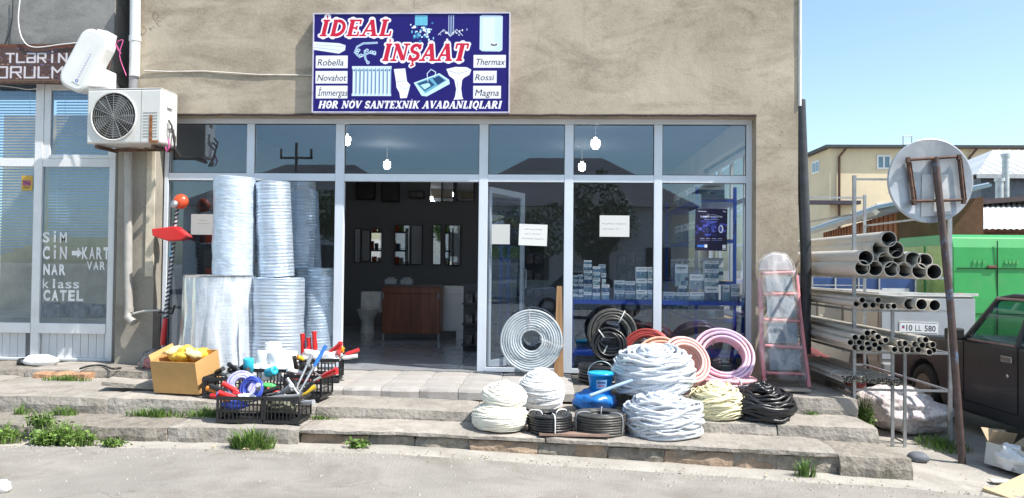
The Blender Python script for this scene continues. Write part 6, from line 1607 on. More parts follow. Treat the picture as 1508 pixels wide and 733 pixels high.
# pale truck / van with licence plate
pg = mat('pale blue-grey van paint', (.4, .43, .46), .35, 0, .06, 2, coat=.3, dirt=((.3, .28, .25), 2, .5, .8, .5)); bg_ = mat('beige grey van side', (.4, .385, .35), .4, 0, .08, 2, coat=.2)
pt = thing('parked_van', 'pale grey low van with a white licence plate behind the rack', 'van', (4.76, 2.0, G))
mb = MB(); prof = [(0, .42), (.0, 1.3), (.03, 1.46), (3.6, 1.46), (3.9, 1.3), (4.05, .95), (4.05, .3)] + arch(3.2, .36) + [(2.7, .25), (1.2, .25)] + arch(.75, .36)
mb.prism(prof, 0, 1.34, 'yz'); mb.build('body', bg_, pt, bevel=.035)
mb = MB(); mb.box(.02, -.012, .55, 1.32, -.002, 1.42); mb.build('tailgate', pg, pt, bevel=.006)
mb = MB(); mb.box(-.02, -.02, 1.462, 1.36, .03, 1.5); mb.box(-.02, .03, 1.462, .02, 3.6, 1.5); mb.build('top_rail', mat('pale rail', (.6, .6, .58), .5), pt)
mb = MB()
for y in (.05, 1.35, 2.5): mb.box(-.004, y, .5, -.001, y + .012, 1.42)
mb.box(-.004, .06, .95, -.001, 3.4, .965); mb.build('door_seam', seam, pt)
mb = MB(); mb.box(-.02, 2.2, 1.0, 0, 2.38, 1.05); mb.build('door_handle', white_paint, pt, bevel=.006)
mb = MB(); mb.box(-.01, 2.56, 1.0, -.001, 3.5, 1.38); mb.box(-.01, 1.4, 1.0, -.001, 2.15, 1.38); mb.build('side_window', mat('dim window', (.12, .12, .12), .15), pt)
mb = MB(); mb.box(.0, -.09, .34, 1.34, -.0, .5); mb.build('bumper', mat('grey bumper', (.25, .26, .27), .5), pt, bevel=.02)
cvp = Canvas(208, 56, (232, 234, 236)); cvp.rect(0, 0, 208, 3, (90, 90, 90)); cvp.rect(0, 53, 208, 56, (90, 90, 90)); cvp.rect(10, 18, 24, 26, (60, 110, 170)); cvp.rect(10, 26, 24, 34, (190, 60, 60)); cvp.text('10', 34, 44, 30, (70, 72, 78), width=34, bold=.02); cvp.text('LL', 84, 44, 30, (70, 72, 78), width=36); cvp.text('580', 136, 44, 30, (70, 72, 78), width=62, bold=.02)
pp_ = on_y(1326, 490, 1.97); q_ = on_y(1381, 474, 1.97)
xa, xb, za, zb2 = pp_.x - 4.76, q_.x - 4.76, pp_.z - G, q_.z - G
plate = empty('licence_plate', ((xa + xb) / 2, -.022, (za + zb2) / 2), (0, R(1.5), 0)); plate.parent = pt
hw, hh = (xb - xa) / 2, .075
panel('printed_face', picture_mat('plate print', cvp, .4), [(-hw, 0, -hh), (hw, 0, -hh), (hw, 0, hh), (-hw, 0, hh)], plate)
mb = MB(); mb.box(-hw - .01, .001, -hh - .01, hw + .01, .008, hh + .01); mb.build('plate_holder', white_paint, plate)
for y in (.75, 3.2): wheel(pt, .1, y, .3, .3)
# blue truck bed behind
bt = thing('parked_truck', 'dark blue flat truck bed behind the pale van', 'truck', (5.2, 6.3, G))
bl_ = mat('dark blue truck paint', (.03, .07, .2), .4, 0, .2, 3)
mb = MB(); mb.box(0, 0, .85, 2.1, .06, 1.66); mb.box(0, .06, .85, 2.1, 1.8, .95); mb.box(0, 1.74, .95, 2.1, 1.8, 1.66); mb.box(.0, .06, .95, .05, 1.74, 1.66); mb.build('bed', bl_, bt, bevel=.01)
mb = MB()
for x in (.05, .5, .95, 1.35, 2.05): mb.box(x, -.03, .9, x + .03, -.001, 1.7)
mb.box(0, -.035, 1.5, 1.1, -.03, 1.52); mb.build('side_strut', steel, bt)
mb = MB(); mb.box(1.42, -.012, 1.32, 1.95, -.002, 1.46); mb.box(.1, -.012, 1.2, .45, -.002, 1.4); mb.box(.56, -.012, 1.2, .9, -.002, 1.4); mb.build('pale_panel', mat('pale panel', (.5, .53, .55), .5), bt)
mb = MB(); mb.box(.2, .3, .45, 1.9, 1.5, .849); mb.build('chassis', black_plastic, bt)
for x in (.5, 1.6): wheel(bt, x, .25, .36, .36, 'y', .2, 1)

# ------------------------------------------------------------------ buildings behind
def hbox(mb, x0, y0, z0, x1, y1, z1): mb.box(x0, y0, z0, x1, y1, z1)
cream_w = mat('cream building wall', (.74, .61, .42), .85, 0, .05, .6, dirt=((.45, .36, .27), .8, .55, .8, .4))
be = thing('apartment_building', 'cream two-storey building with a thin dark flat roof behind', 'building')
Yb = 36.0
xc = on_y(1222, 250, Yb).x; zt_ = on_y(1222, 219, Yb).z
mb = MB(); mb.box(xc, Yb, -1, xc + 34, Yb + 6.5, zt_); mb.build('wall', cream_w, be)
mb = MB(); mb.box(xc - .35, Yb - .4, zt_ + .003, xc + 34.4, Yb + 6.9, zt_ + .16); mb.build('roof', mat('dark roof sheet', (.045, .05, .055), .6), be)
def bwin(px0, py0, px1, py1):
    a, b = on_y(px0, py1, Yb - .02), on_y(px1, py0, Yb - .02); mb = MB(); f = .09; m_ = (a.x + b.x) / 2
    mb.box(a.x, Yb - .06, a.z, a.x + f, Yb - .003, b.z); mb.box(b.x - f, Yb - .06, a.z, b.x, Yb - .003, b.z); mb.box(a.x + f, Yb - .06, a.z, b.x - f, Yb - .003, a.z + f); mb.box(a.x + f, Yb - .06, b.z - f, b.x - f, Yb - .003, b.z); mb.box(m_ - f / 2, Yb - .055, a.z + f, m_ + f / 2, Yb - .003, b.z - f)
    o = mb.build('window', pvc_white, be); mb = MB(); mb.box(a.x + f, Yb - .02, a.z + f, b.x - f, Yb - .005, b.z - f); mb.build('glass', mat('blue grey far glass', (.16, .25, .33), .08), o)
bwin(1291, 229, 1312, 249.5); bwin(1462, 229, 1480, 240); bwin(1291, 300, 1312, 322)
mb = MB(); z0_, z1_ = on_y(1206, 255, Yb + 2).z, on_y(1206, 237, Yb + 2).z; mb.box(xc - .05, Yb + 1.6, z0_, xc - .003, Yb + 2.9, z1_); o = mb.build('window', pvc_white, be); mb = MB(); mb.box(xc - .06, Yb + 1.7, z0_ + .1, xc - .052, Yb + 2.2, z1_ - .1); mb.box(xc - .06, Yb + 2.3, z0_ + .1, xc - .052, Yb + 2.8, z1_ - .1); mb.build('glass', mat('blue grey far glass', (.16, .25, .33), .08), o)
for px in (1236, 1428, 1502):
    p = on_y(px, 225, Yb - .12); mb = MB(); mb.tube([(p.x + .35, Yb - .3, zt_), (p.x, Yb - .12, zt_ - .5), (p.x, Yb - .12, -.5)], .07, 8); mb.build('drainpipe', mat('brown drainpipe', (.12, .06, .04), .6), be)
mb = MB(); p = on_y(1330, 210, Yb + 1)
for dx in (0, .5): mb.cyl((p.x + dx, Yb + 1, zt_), (p.x + dx, Yb + 1, zt_ + .9), .03, 6)
mb.cyl((p.x, Yb + 1, zt_ + .88), (p.x + .5, Yb + 1, zt_ + .88), .03, 6); mb.cyl((p.x, Yb + 1, zt_ + .45), (p.x + .5, Yb + 1, zt_ + .45), .02, 6); mb.build('roof_hatch_rail', steel, be)
mb = MB(); q = on_y(1205, 300, Yb - 1); mb.box(q.x - 1, Yb - .7, q.z, xc + 1.5, Yb - .01, q.z + .2); mb.build('awning', mat('dark awning', (.05, .04, .06), .7), be)
# hip roof building
hb = thing('roof_house', 'house with a pale silver hipped metal roof at the right edge', 'building')
Yh = 20.0; ax0 = on_y(1432, 300, Yh).x; ze = on_y(1440, 258, Yh).z; zr_ = on_y(1470, 226, Yh + 2).z; W_ = 9
mb = MB(); mb.box(ax0 + .3, Yh, -1, ax0 + W_, Yh + 7, ze - .1); mb.build('wall', mat('grey blue house wall', (.2, .22, .25), .8), hb)
mb = MB(); e0, e1, y0_, y1_ = ax0, ax0 + W_ + .3, Yh - .3, Yh + 7.3; r0, r1 = on_y(1462, 226, Yh + 3.5).x, ax0 + W_ - 2
mb.add([(e0, y0_, ze), (e1, y0_, ze), (e1, y1_, ze), (e0, y1_, ze), (r0, Yh + 3.5, zr_ + .35), (r1, Yh + 3.5, zr_ + .35)], [(0, 1, 5, 4), (1, 2, 5), (2, 3, 4, 5), (3, 0, 4), (0, 3, 2, 1)])
for k in range(24):                               # standing seams
    x = e0 + (e1 - e0) * (k + .5) / 24; f = min(1, (x - e0) / max(.01, r0 - e0)) if x < r0 else 1
    mb.tube([(x, y0_ + .01, ze + .02), (x, y0_ + 3.7 * f, ze + (zr_ + .35 - ze) * f + .02)], .012, 4, smooth=False)
mb.build('roof', mat('pale zinc roof', (.6, .62, .63), .5, .3, .08, 1), hb)
mb = MB(); mb.box(e0 - .02, y0_ - .05, ze - .16, e1, y0_ - .003, ze - .005); mb.build('eaves_board', mat('pale eaves', (.5, .52, .54), .5), hb)
for px, py0, py1, r_ in ((1481, 232, 305, .12), (1472, 268, 305, .14)):
    a, b = on_y(px, py1, Yh - .8), on_y(px, py0, Yh - .8); mb = MB(); mb.cyl(a, b, r_, 12); mb.cyl(b, b + Vector((0, 0, .12)), r_ * 1.3, 12); mb.build('flue', mat('zinc flue', (.55, .56, .57), .35, .6), hb)
# orange brown sheds
sh = thing('wooden_shed', 'long orange-brown boarded shed with a pale blue sheet roof', 'shed')
P1, P2 = Vector((7.9, 8.6, 0)), Vector((9.9, 18.8, 0)); sd = (P2 - P1).normalized(); sn = Vector((sd.y, -sd.x, 0))
wood_o = mat('orange brown board', (.33, .12, .045), .75, 0, .3, 2, stretch=(3, 3, .4), obj_var=.2)
L_s = (P2 - P1).length; n = 44
for k in range(n):
    a = P1 + sd * (L_s * k / n); b = P1 + sd * (L_s * (k + 1) / n - .02); o_ = sn * (.0 if k % 2 else .02)
    mb = MB(); vs = [a + o_, b + o_, b + o_ + sn * .05, a + o_ + sn * .05]; mb.add([v + Vector((0, 0, G - .1)) for v in vs] + [v + Vector((0, 0, 2.55)) for v in vs], [(0, 3, 2, 1), (4, 5, 6, 7), (0, 1, 5, 4), (1, 2, 6, 5), (2, 3, 7, 6), (3, 0, 4, 7)]); mb.build('board', wood_o, sh)
for k in (2.2, 5.0, 7.2):
    a = P1 + sd * k; mb = MB(); mb.at(a - sn * .06, (0, 0, math.atan2(sd.y, sd.x))); mb.box(0, 0, G, .5, .06, 2.2); mb.build('door_panel', mat('tan door leaf', (.42, .25, .12), .7), sh)
E0 = Vector((0, 0, 2.6)); rise = Vector((0, 0, .95))
mb = MB(); a, b = P1 - sd * .5 - sn * .5 + E0, P2 + sd * .5 - sn * .5 + E0; c, d_ = b + sn * 2.3 + rise * .5, a + sn * 2.3 + rise * .5; vs = [a, b, c, d_]; mb.add(vs + [v + Vector((0, 0, .06)) for v in vs], [(0, 3, 2, 1), (4, 5, 6, 7), (0, 1, 5, 4), (1, 2, 6, 5), (2, 3, 7, 6), (3, 0, 4, 7)])
for k in range(36): q = (b - a) * ((k + .5) / 36); mb.tube([a + q + Vector((0, 0, .075)), d_ + q + Vector((0, 0, .075))], .03, 4, smooth=False)
mb.build('roof', mat('blue grey roof sheet', (.24, .32, .4), .5, .2, .1, 1), sh)
mb = MB(); mb.tube([a + Vector((0, 0, -.06)), b + Vector((0, 0, -.06))], .08, 4, smooth=False); mb.build('fascia', mat('pale fascia', (.5, .47, .42), .6), sh)
mb = MB(); q = [P1 + sn * .05, P1 + sn * 1.8]; mb.add([q[0] + Vector((0, 0, G)), q[1] + Vector((0, 0, G)), q[1] + Vector((0, 0, 2.9)), q[0] + Vector((0, 0, 2.55))], [(0, 1, 2, 3)]); mb.build('gable_wall', mat('brown gable', (.16, .07, .04), .8), sh, fix=False)
rowb = thing('brick_rowhouse', 'low brown brick building with a dark roof edge behind the van', 'building')
Yr = 15.5; xa_ = on_y(1395, 330, Yr).x; za_ = on_y(1440, 305, Yr).z
mb = MB(); bw = .5; bh = .16; xq = xa_; brown_m = mat('brown block', (.2, .1, .07), .85, 0, .3, 3, obj_var=.25)
wl = MB(); wl.box(xa_, Yr + .03, G, xa_ + 9, Yr + .3, za_); wl.build('wall', mat('brown mortar', (.17, .1, .08), .9), rowb)
bme = MB().box(0, 0, 0, bw - .03, .03, bh - .02).mesh('brick', brown_m)
for r_ in range(8):
    for c in range(15): put('brick', bme, rowb, loc=(xa_ + c * bw + (bw / 2 if r_ % 2 else 0), Yr, za_ - (r_ + 1) * bh))
mb = MB(); z2 = on_y(1508, 290, Yr).z; mb.prism([(xa_ - 1.4, za_ - .15), (xa_ + 9, za_ + .75), (xa_ + 9, za_ + .9), (xa_ - 1.4, za_ + .0)], Yr - .5, Yr + 4); mb.build('roof', mat('dark brown roof', (.06, .04, .04), .7), rowb)
cn = thing('canopy', 'white corrugated sheet canopy sloping down at the right edge', 'canopy')
Yc = 12.5; c0_ = on_y(1413, 338, Yc); 
mb = MB(); n = 40; vs = []; Wc = 6.5
for j in (0, 1):
    for i_ in range(n * 2 + 1):
        f = i_ / (n * 2); vs.append((c0_.x + .0 + j * 1.6 + (Wc - j * .0) * f, Yc + j * 3.2, c0_.z + j * 1.0 + (.03 if i_ % 2 else 0)))
w_ = n * 2 + 1; mb.add(vs, [(i_, i_ + 1, w_ + i_ + 1, w_ + i_) for i_ in range(n * 2)]); mb.build('sheet', mat('white corrugated sheet', (.66, .67, .68), .5), cn, fix=False)
mb = MB()
for x in (.3, 3, 6): mb.cyl((c0_.x + x, Yc + .2, G), (c0_.x + x, Yc + .2, c0_.z), .05, 8)
mb.build('post', steel, cn)

# ------------------------------------------------------------------ inside the shop
wood_v = mat('brown veneer', (.22, .07, .035), .35, 0, .3, 2, stretch=(6, 6, .5))
Yv = 3.6
a, b = on_y(562, 495, Yv), on_y(648, 422, Yv)
vn = thing('vanity_cabinet', 'brown wooden vanity cabinet on steel legs inside the doorway', 'cabinet', (a.x, Yv, 0))
w_ = b.x - a.x; hb_ = b.z
mb = MB(); mb.box(0, .02, .12, w_, .45, hb_); mb.build('carcass', wood_v, vn, bevel=.004)
for k in range(2): mb = MB(); mb.box(k * w_ / 2 + .004, 0, .125, (k + 1) * w_ / 2 - .004, .018, hb_ - .12); mb.build('door', wood_v, vn, bevel=.003)
mb = MB(); mb.box(0.004, 0, hb_ - .112, w_ - .004, .018, hb_ - .004); mb.build('drawer_front', wood_v, vn, bevel=.003)
for x in (.02, w_ - .02): mb = MB(); mb.cyl((x, .03, 0), (x, .03, .13), .018, 10); mb.build('leg', steel, vn); mb = MB(); mb.cyl((x, -.02, hb_ - .2), (x, -.02, hb_ - .1), .01, 8); mb.build('handle', steel, vn)
mb = MB(); mb.box(-.01, -.01, hb_ + .001, w_ + .01, .47, hb_ + .03); mb.build('top', mat('dark worktop', (.12, .08, .07), .4), vn)
a, b = on_y(650, 490, 4.1), on_y(686, 421, 4.1)
wc = thing('cabinet', 'white bathroom cabinet right of the brown vanity', 'cabinet', (a.x, 4.1, 0))
mb = MB(); mb.box(0, .02, .13, b.x - a.x, .45, b.z); mb.build('carcass', white_paint, wc, bevel=.004); mb = MB(); mb.box(.01, .0, .14, b.x - a.x - .01, .018, b.z - .14); mb.build('door', white_paint, wc, bevel=.003); mb = MB(); mb.box(.01, .0, b.z - .13, b.x - a.x - .01, .018, b.z - .01); mb.build('drawer_front', white_paint, wc, bevel=.003)
mb = MB(); mb.box(b.x - a.x - .16, .02, 0, b.x - a.x, .06, .129); mb.build('plinth', white_paint, wc)
p = on_y(541, 487, 5.0)
tl = thing('toilet', 'white ceramic toilet left of the brown vanity', 'toilet', (p.x, 5.0, 0)); cer = mat('white ceramic', (.8, .8, .8), .12)
mb = MB(); mb.at((0, 0, 0), (0, 0, 0), (1, 1.35, 1)); mb.lathe([(.13, 0), (.12, .1), (.12, .22), (.17, .34), (.2, .4), (.2, .42), (.14, .42), (.1, .3), (.0, .25)], 28, cap=False); mb.build('bowl', cer, tl)
mb = MB(); mb.box(-.19, .22, .36, .19, .42, .76); mb.build('cistern', cer, tl, bevel=.02); mb = MB(); mb.at((0, 0, .425), (0, 0, 0), (1, 1.35, 1)); mb.lathe([(.0, .0), (.205, 0), (.2, .02), (0, .03)], 28, cap=False); mb.build('lid', cer, tl)
mir = mat('mirror glass', (.85, .87, .88), .02, 1.0, .01, 1)
def mirror(label, px0, py0, px1, py1, ang=0, frame=None):
    a, b = on_y(px0, py1, 6.95), on_y(px1, py0, 6.95); w_ = b.x - a.x; h_ = b.z - a.z
    t = thing('mirror', label, 'mirror', (a.x, 6.93, a.z), (R(1), 0, R(ang)), 'bathroom mirrors on the back wall')
    mb = MB(); mb.box(0, 0, 0, w_, .012, h_); mb.build('mirror_glass', mir, t); mb = MB(); mb.box(-.015, .013, -.015, w_ + .015, .04, h_ + .015); mb.build('frame', frame or black_plastic, t)
mirror('narrow left strip of the left mirror group', 523, 338, 531, 385, 3); mirror('middle pane of the left mirror group', 533, 340, 545, 383, -3); mirror('right pane of the left mirror group', 547, 338, 562, 384, 5)
mirror('wide mirror behind the middle of the doorway', 582, 333, 604, 388, 2); mirror('second mirror of the middle group with a red reflection', 606, 333, 622, 388, -6)
mirror('left mirror of the right group in the doorway', 638, 332, 649, 388, 4); mirror('right mirror of the right group in the doorway', 656, 333, 678, 389, -4)
mirror('upper mirror pair left half high on the back wall', 634, 268, 650, 297, 3); mirror('upper mirror pair right half high on the back wall', 652, 268, 668, 297, -3); mirror('bright high mirror at the right of the doorway', 673, 266, 698, 296, -8)
for px0, py0, px1, py1, l in ((525, 264, 551, 294, 'dark square wall cabinet high at the left'), (562, 264, 587, 297, 'dark wall bracket in the middle'), (602, 282, 624, 292, 'small black shelf on the back wall')):
    a, b = on_y(px0, py1, 6.8), on_y(px1, py0, 6.8); t = thing('wall_cabinet', l, 'wall cabinet', (a.x, 6.75, a.z)); mb = MB(); mb.box(0, 0, 0, b.x - a.x, .22, b.z - a.z); mb.build('carcass', mat('near black veneer', (.02, .02, .025), .4), t, bevel=.01); mb = MB(); mb.box(.03, -.012, .03, (b.x - a.x) / 2 - .01, -.001, b.z - a.z - .03); mb.box((b.x - a.x) / 2 + .01, -.012, .03, b.x - a.x - .03, -.001, b.z - a.z - .03); mb.build('door', mat('dark door', (.04, .04, .045), .3), t)
for px, py, l in ((577, 424, 'left small white box on the vanity'), (600, 424, 'right small white box on the vanity')):
    p = on_y(px, 422, 3.85); t = thing('basin', l, 'box', (p.x, 3.8, hb_ + .032)); mb = MB(); mb.box(-.1, -.08, 0, .1, .1, .09); mb.box(-.06, -.05, .09, .06, .06, .12); mb.build('shell', mat('pale box', (.4, .42, .45), .5), t, bevel=.01)
# dark display stands at the doorway's right, a blue upright rack
blue = mat('blue rack steel', (.01, .06, .42), .35, 0, .1, 4)
def rackx(label, x0, y0, x1, y1, zs, zt_, m_=blue, board=None):
    t = thing('shelf_rack', label, 'shelf rack', (x0, y0, 0)); W_, D_ = x1 - x0, y1 - y0
    for x in (0, W_ - .04):
        for y in (0, D_ - .04): mb = MB(); mb.box(x, y, 0, x + .04, y + .04, zt_); mb.build('upright', m_, t)
    for z in zs:
        mb = MB(); mb.box(.001, .002, z - .05, W_ - .001, D_ - .002, z - .012); mb.build('shelf_beam', m_, t); mb = MB(); mb.box(.003, .004, z - .011, W_ - .003, D_ - .004, z); mb.build('shelf_board', board or m_, t)
    return t
Ys = .13
zsh = on_y(900, 441, Ys).z
rackx('long blue metal shelf behind the fifth and sixth panes', on_y(838, 441, Ys).x + .02, Ys, 2.5, Ys + .5, [zsh, .25], zsh + .02)
rackx('blue shelf rack along the right inner wall', 2.0, 1.25, 2.55, 3.9, [.6, 1.1, 1.65, 2.2], 2.35, board=mat('tan shelf board', (.4, .28, .17), .7))
rackx('slim blue rack seen through the glass door leaf', on_y(735, 400, 2.6).x, 2.6, on_y(750, 400, 2.6).x, 2.9, [.5, 1.0, 1.4], 1.9)
rackx('dark shelf rack at the left behind the tool', XL + .15, .7, XL + 1.1, 1.15, [.5, 1.0, 1.5, 2.0], 2.1, m_=mat('dark rack', (.05, .05, .055), .5))
# packaging on the shelves
def carton_canvas(k):
    c = Canvas(64, 64, [(236, 240, 243), (224, 230, 236), (244, 246, 246)][k % 3]); r_ = random.Random(k)
    c.rect(0, 26, 64, 64, [(90, 125, 150), (130, 160, 175), (60, 90, 125), (160, 185, 188)][k % 4])
    for q in range(7): c.ell(r_.uniform(6, 58), r_.uniform(30, 58), r_.uniform(4, 12), r_.uniform(3, 8), r_.choice([(120, 150, 165), (40, 60, 90), (170, 190, 196), (90, 120, 140)]))
    c.line([(8, 11), (52, 11)], 4, (90, 100, 120)); c.line([(12, 17), (40, 17)], 2, (150, 155, 160)); c.rect(0, 21, 64, 23, (235, 238, 240))
    return c
cmats = [picture_mat('carton print %d' % k, carton_canvas(k), .4) for k in range(5)]
side_m = mat('white card', (.8, .82, .84), .6)
def carton(px0, py0, px1, py1, Y, label, k, depth=.13, grp='small fitting cartons on the blue shelf', m_=None):
    a, b = on_y(px0, py1, Y), on_y(px1, py0, Y); t = thing('carton', label, 'carton', (a.x, Y, a.z), group=grp); w_, h_ = b.x - a.x - .004, b.z - a.z - .003
    mb = MB(); mb.box(0, .001, 0, w_, depth, h_); mb.build('card_box', m_ or side_m, t)
    panel('printed_face', cmats[k % 5], [(0, 0, 0), (w_, 0, 0), (w_, 0, h_), (0, 0, h_)], t)
k = 0
stacks = [('first', 843, 851.5, 440, [8, 7, 8, 7, 6]), ('second', 852, 859.5, 440, [7, 8, 8, 7, 7]), ('third', 860, 872, 440, [11, 12, 11, 9, 9, 6]), ('fourth', 873, 884, 440, [10, 11, 11, 8, 9]), ('fifth', 886, 898, 440, [11, 11]), ('sixth', 887, 893, 418, [8]), ('seventh', 882, 892.5, 402, [12])]
for nm, x0, x1, yb_, hs in stacks:
    y = yb_
    if nm == 'seventh': continue
    for j, h_ in enumerate(hs):
        carton(x0 + random.uniform(-.4, .4), y - h_, x1 + random.uniform(-.4, .4), y, Ys + .06 + random.uniform(0, .03), f'small fitting carton, {ORD[j]} from below in the {nm} column behind the fifth pane', k); y -= h_; k += 1
carton(882, 388, 892.5, 401, Ys + .22, 'bright white fitting carton perched behind the fourth column', 1)
carton(885, 401, 893, 417, Ys + .2, 'tall carton behind the fifth column on the blue shelf', 2)
for nm, x0, x1, hs in (('first', 905, 920.5, [14, 14]), ('second', 921, 936, [13, 14]), ('third', 937, 954, [14, 17, 17]), ('fourth', 954.5, 966, [14, 17, 17])):
    y = 440
    for j, h_ in enumerate(hs): carton(x0, y - h_, x1, y, Ys + .06, f'wider blue-white carton, {ORD[j]} from below in the {nm} column near the sixth mullion', k); y -= h_; k += 1
for nm, x0, x1, hs, s0 in (('first', 977.5, 995.5, [13], 442), ('second', 996, 1015, [13], 442.5), ('third', 1016, 1037, [14, 0], 443), ('fourth', 1038, 1059, [22, 12, 14, 12], 443), ('fifth', 1065, 1075, [24], 443.5), ('sixth', 1077, 1090, [14, 12], 443.5)):
    y = s0
    for j, h_ in enumerate(hs):
        if h_ == 0: continue
        carton(x0, y - h_, x1, y, Ys + .06, f'blue-white product carton, {ORD[j]} from below in the {nm} column behind the rightmost pane', k); y -= h_; k += 1
carton(1016, 403, 1037, 425, Ys + .1, 'tall white-topped carton under the dark blue poster', 0); carton(994, 388, 1014, 420, Ys + .12, 'purple-topped carton left of the tall white one', 3, m_=mat('purple card', (.1, .08, .3), .5)); carton(1000, 420, 1012, 429, Ys + .12, 'small support carton under the purple-topped one', 2)
rr = random.Random(8)
cols_ = [(.5, .08, .03), (.6, .2, .03), (.15, .25, .05), (.3, .05, .05), (.35, .35, .3), (.05, .1, .2)]
for zi, z in enumerate((.5, 1.0, 1.5, 2.0)):
    x = XL + .2
    for j in range(5):
        w_ = rr.uniform(.1, .17); c = rr.choice(cols_); mb = MB(); mb.box(0, 0, 0, w_, .2, rr.uniform(.12, .3)); mb.box(.01, -.012, .02, w_ - .01, -.001, .1)
        o = mb.build('goods_packet', mat('packet colour %d' % cols_.index(c), c, .5, 0, .4, 12), None, bevel=.006, loc=(x, .78, z + .001)); tag(o, f'coloured goods packet, {ORD[j]} from the left on the {["lowest", "second", "third", "top"][zi]} dark rack shelf', 'packet', 'packets on the dark rack'); x += w_ + .02
for j, (px, z, s_) in enumerate(((985, 2.22, .2), (1000, 1.12, .22), (1010, 1.67, .2), (990, .62, .25), (1030, .62, .2))):
    p = on_y(px, 400, 2.0 + j * .3); o = MB().box(-.1, -.1, 0, .1, .1, s_).build('goods_packet', mat('dim blue goods', (.06, .12, .3), .4, 0, .5, 9), None, bevel=.01, loc=(2.2, 1.6 + j * .45, z)); tag(o, f'blue goods box, {ORD[j]} from the front on the right wall rack', 'packet', 'boxes on the right wall rack')
for j in range(22):
    z_ = (.6, 1.1, 1.65, 2.2)[j % 4]; y_ = 1.35 + (j // 4) * .4 + .05 * (j % 3); s_ = .16 + .05 * ((j * 7) % 4)
    t = thing('carton', f'product carton {["lowest", "second", "third", "top"][j % 4]} shelf, {ORD[j // 4]} from the front of the right wall rack', 'carton', (2.05, y_, z_), group='cartons on the right wall rack')
    mb = MB(); mb.box(0, 0, 0, .36, .26, s_); mb.build('card_box', [side_m, mat('blue card', (.08, .2, .5), .5), mat('pale cyan card', (.3, .55, .6), .5)][j % 3], t)
    panel('printed_face', cmats[j % 5], [(-.002, .26, 0), (-.002, 0, 0), (-.002, 0, s_), (-.002, .26, s_)], t); panel('printed_face', cmats[(j + 2) % 5], [(0, -.002, 0), (.36, -.002, 0), (.36, -.002, s_), (0, -.002, s_)], t)
for px, Y, h_, l in ((705, 2.0, 1.0, 'dark stacked display at the right of the doorway'), (860, 3.5, 1.3, 'tall dark display stand deep behind the fifth pane'), (930, 4.2, 1.5, 'tall dark display stand deep behind the cartons'), (780, 4.5, 1.7, 'dark display stand deep behind the door leaf'), (395, 4.5, 1.6, 'dark display stand deep behind the second pane')):
    p = on_y(px, 480, Y); t = thing('display_stand', l, 'display stand', (p.x, Y, 0)); mb = MB(); mb.box(-.25, .2, 0, .25, .25, h_); mb.build('back_panel', mat('dark display', (.04, .042, .05), .5), t)
    zz = .1
    while zz < h_: mb = MB(); mb.box(-.25, 0, zz, .25, .199, zz + .02); mb.build('shelf', mat('dark display', (.04, .042, .05), .5), t); mb = MB(); [mb.box(-.2 + q * .14, .05, zz + .021, -.1 + q * .14, .15, zz + .15 + .05 * (q % 2)) for q in range(3)]; mb.build('goods', mat('mixed dim goods', (.12, .1, .1), .5, 0, .8, 7), t); zz += .3
p = on_y(697, 500, 1.8); tag(MB().box(-.08, -.1, 0, .12, .1, .32).build('carton', mat('pale blue box', (.2, .3, .5), .5), None, bevel=.005, loc=(p.x, 2.6, 0)), 'pale blue box on the floor inside the doorway edge', 'carton')

# ------------------------------------------------------------------ across the street (seen in the glass and mirrors)
def house(label, x0, y0, x1, y1, ze, zr_, wm, rm, wins=4):
    t = thing('street_house', label, 'building'); mb = MB(); mb.box(x0, y0, -1, x1, y1, ze); mb.build('wall', wm, t)
    mb = MB(); e = .5; ym = (y0 + y1) / 2; h = min(x1 - x0, y1 - y0) / 2
    mb.add([(x0 - e, y0 - e, ze), (x1 + e, y0 - e, ze), (x1 + e, y1 + e, ze), (x0 - e, y1 + e, ze), (x0 + h, ym, zr_), (x1 - h, ym, zr_)], [(0, 1, 5, 4), (1, 2, 5), (2, 3, 4, 5), (3, 0, 4), (0, 3, 2, 1)]); mb.build('roof', rm, t)
    for k in range(wins): x = x0 + (x1 - x0) * (k + .5) / wins; mb = MB(); mb.box(x - .6, y1 + .002, .6, x + .6, y1 + .06, 2.2); mb.build('window', mat('dark far window', (.04, .05, .06), .1), t)
roofm = mat('grey far roof', (.12, .11, .11), .8, 0, .2, 1)
house('pale low house across the street reflected in the left panes', -19, -38, -7, -30, 4.2, 6.9, mat('pale house wall', (.8, .78, .74), .8), roofm)
house('long pale house across the street reflected in the middle', -5, -37, 7, -29, 4.2, 7.2, mat('warm house wall', (.8, .75, .68), .8), roofm)
house('taller hall across the street reflected at the right', 9, -36, 34, -27, 5.6, 9.5, mat('hall wall', (.75, .75, .76), .8), roofm, 6)
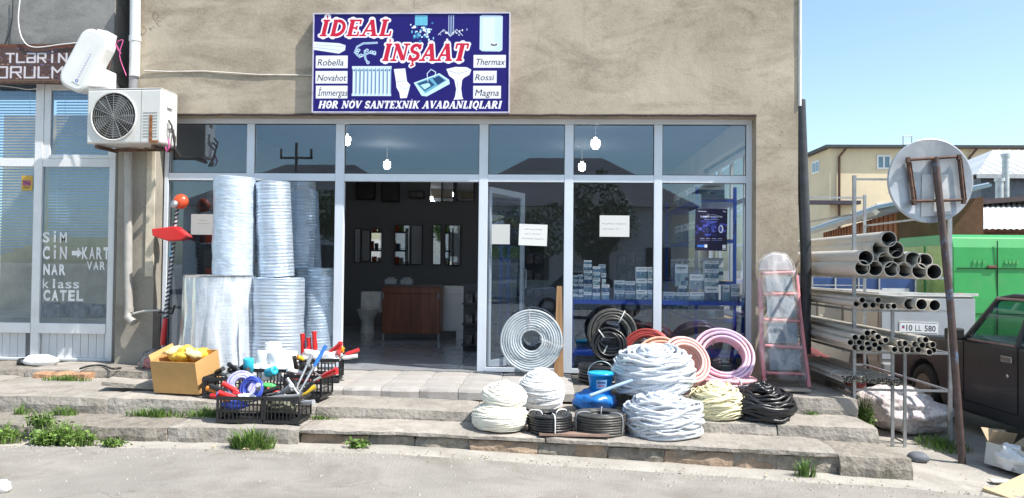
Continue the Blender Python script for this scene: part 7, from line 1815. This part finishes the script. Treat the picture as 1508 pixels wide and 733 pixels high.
def tree(label, x, y, h, r, n=2600):
    t = thing('tree', label, 'tree', (x, y, -.3)); rd = random.Random(int(x * 10)); mb = MB(); mb.tube([(0, 0, 0), (.05, 0, h * .3), (0, .1, h * .6), (.1, 0, h * .8)], [.16, .13, .09, .04], 8)
    for k in range(6): a = k * 1.05; mb.tube([(0, 0, h * (.35 + .05 * k)), (r * .5 * math.cos(a), r * .5 * math.sin(a), h * (.5 + .05 * k)), (r * .8 * math.cos(a), r * .8 * math.sin(a), h * (.6 + .05 * k))], [.06, .04, .015], 6)
    mb.build('trunk', mat('bark', (.1, .075, .055), .9), t); mb = MB()
    cl = [(rd.gauss(0, r * .45), rd.gauss(0, r * .45), h * .66 + rd.gauss(0, h * .13), rd.uniform(.25, .5) * r) for _ in range(16)]
    for k in range(n):
        c = cl[rd.randrange(16)]; d = Vector((rd.gauss(0, 1), rd.gauss(0, 1), rd.gauss(0, 1))).normalized() * c[3] * rd.uniform(.6, 1.05); p = Vector(c[:3]) + d; u = Vector((rd.gauss(0, 1), rd.gauss(0, 1), rd.gauss(0, 1))).normalized() * .12; v = u.cross(Vector((rd.gauss(0, 1), rd.gauss(0, 1), 1)).normalized()) * .7
        mb.add([p - u, p + v, p + u, p - v], [(0, 1, 2, 3)])
    mb.build('crown', mat('tree leaves', (.05, .1, .02), .6, 0, .4, 3), t, fix=False)
tree('tree across the street reflected in the second pane', -9.5, -27, 5.6, 2.0); tree('tree across the street reflected in the fourth pane', -1.2, -25, 4.6, 1.7); tree('small tree across the street reflected near the middle', 2.2, -27.5, 5.0, 1.8)
mb = MB(); mb.cyl((-12.4, -28, -.4), (-12.4, -28, 7.2), .07, 8); mb.box(-13.2, -28.05, 6.4, -11.6, -27.95, 6.5); mb.box(-13.2, -28.05, 6.4, -13.12, -27.95, 6.9); mb.box(-11.7, -28.05, 6.4, -11.6, -27.95, 6.9); tag(mb.build('utility_pole', mat('pole wood', (.12, .1, .08), .9)), 'utility pole across the street reflected in the second pane', 'utility pole')
# a parked car across the street for the reflections
rc = thing('parked_car', 'silver car parked across the street reflected in the fifth pane', 'car', (1.4, -17.6, -.36)); silv = mat('silver car paint', (.45, .47, .5), .25, .3, .05, 2, coat=.5)
mb = MB(); mb.prism([(-2.1, .3), (-2.15, .7), (-1.9, .88), (-1.2, .95), (1.1, .95), (2.0, .85), (2.15, .6), (2.1, .3)] + [(1.7 - .0, .22)] + [(-1.7, .22)], 0, 1.65); mb.build('body', silv, rc, bevel=.05)
mb = MB(); mb.prism([(-1.3, .95), (-.8, 1.42), (.45, 1.45), (1.1, .95)], .1, 1.55); mb.build('cabin', mat('dark car glass', (.03, .035, .04), .06), rc, bevel=.04); mb = MB(); mb.prism([(-.85, 1.42), (-.8, 1.47), (.4, 1.49), (.5, 1.44)], .12, 1.53); mb.build('roof', silv, rc, bevel=.02)
for x in (-1.35, 1.35): wheel(rc, x, 1.6, .31, .31, 'y', .19, -1)

bpy.data.objects.remove(_txto); bpy.data.curves.remove(_txt)
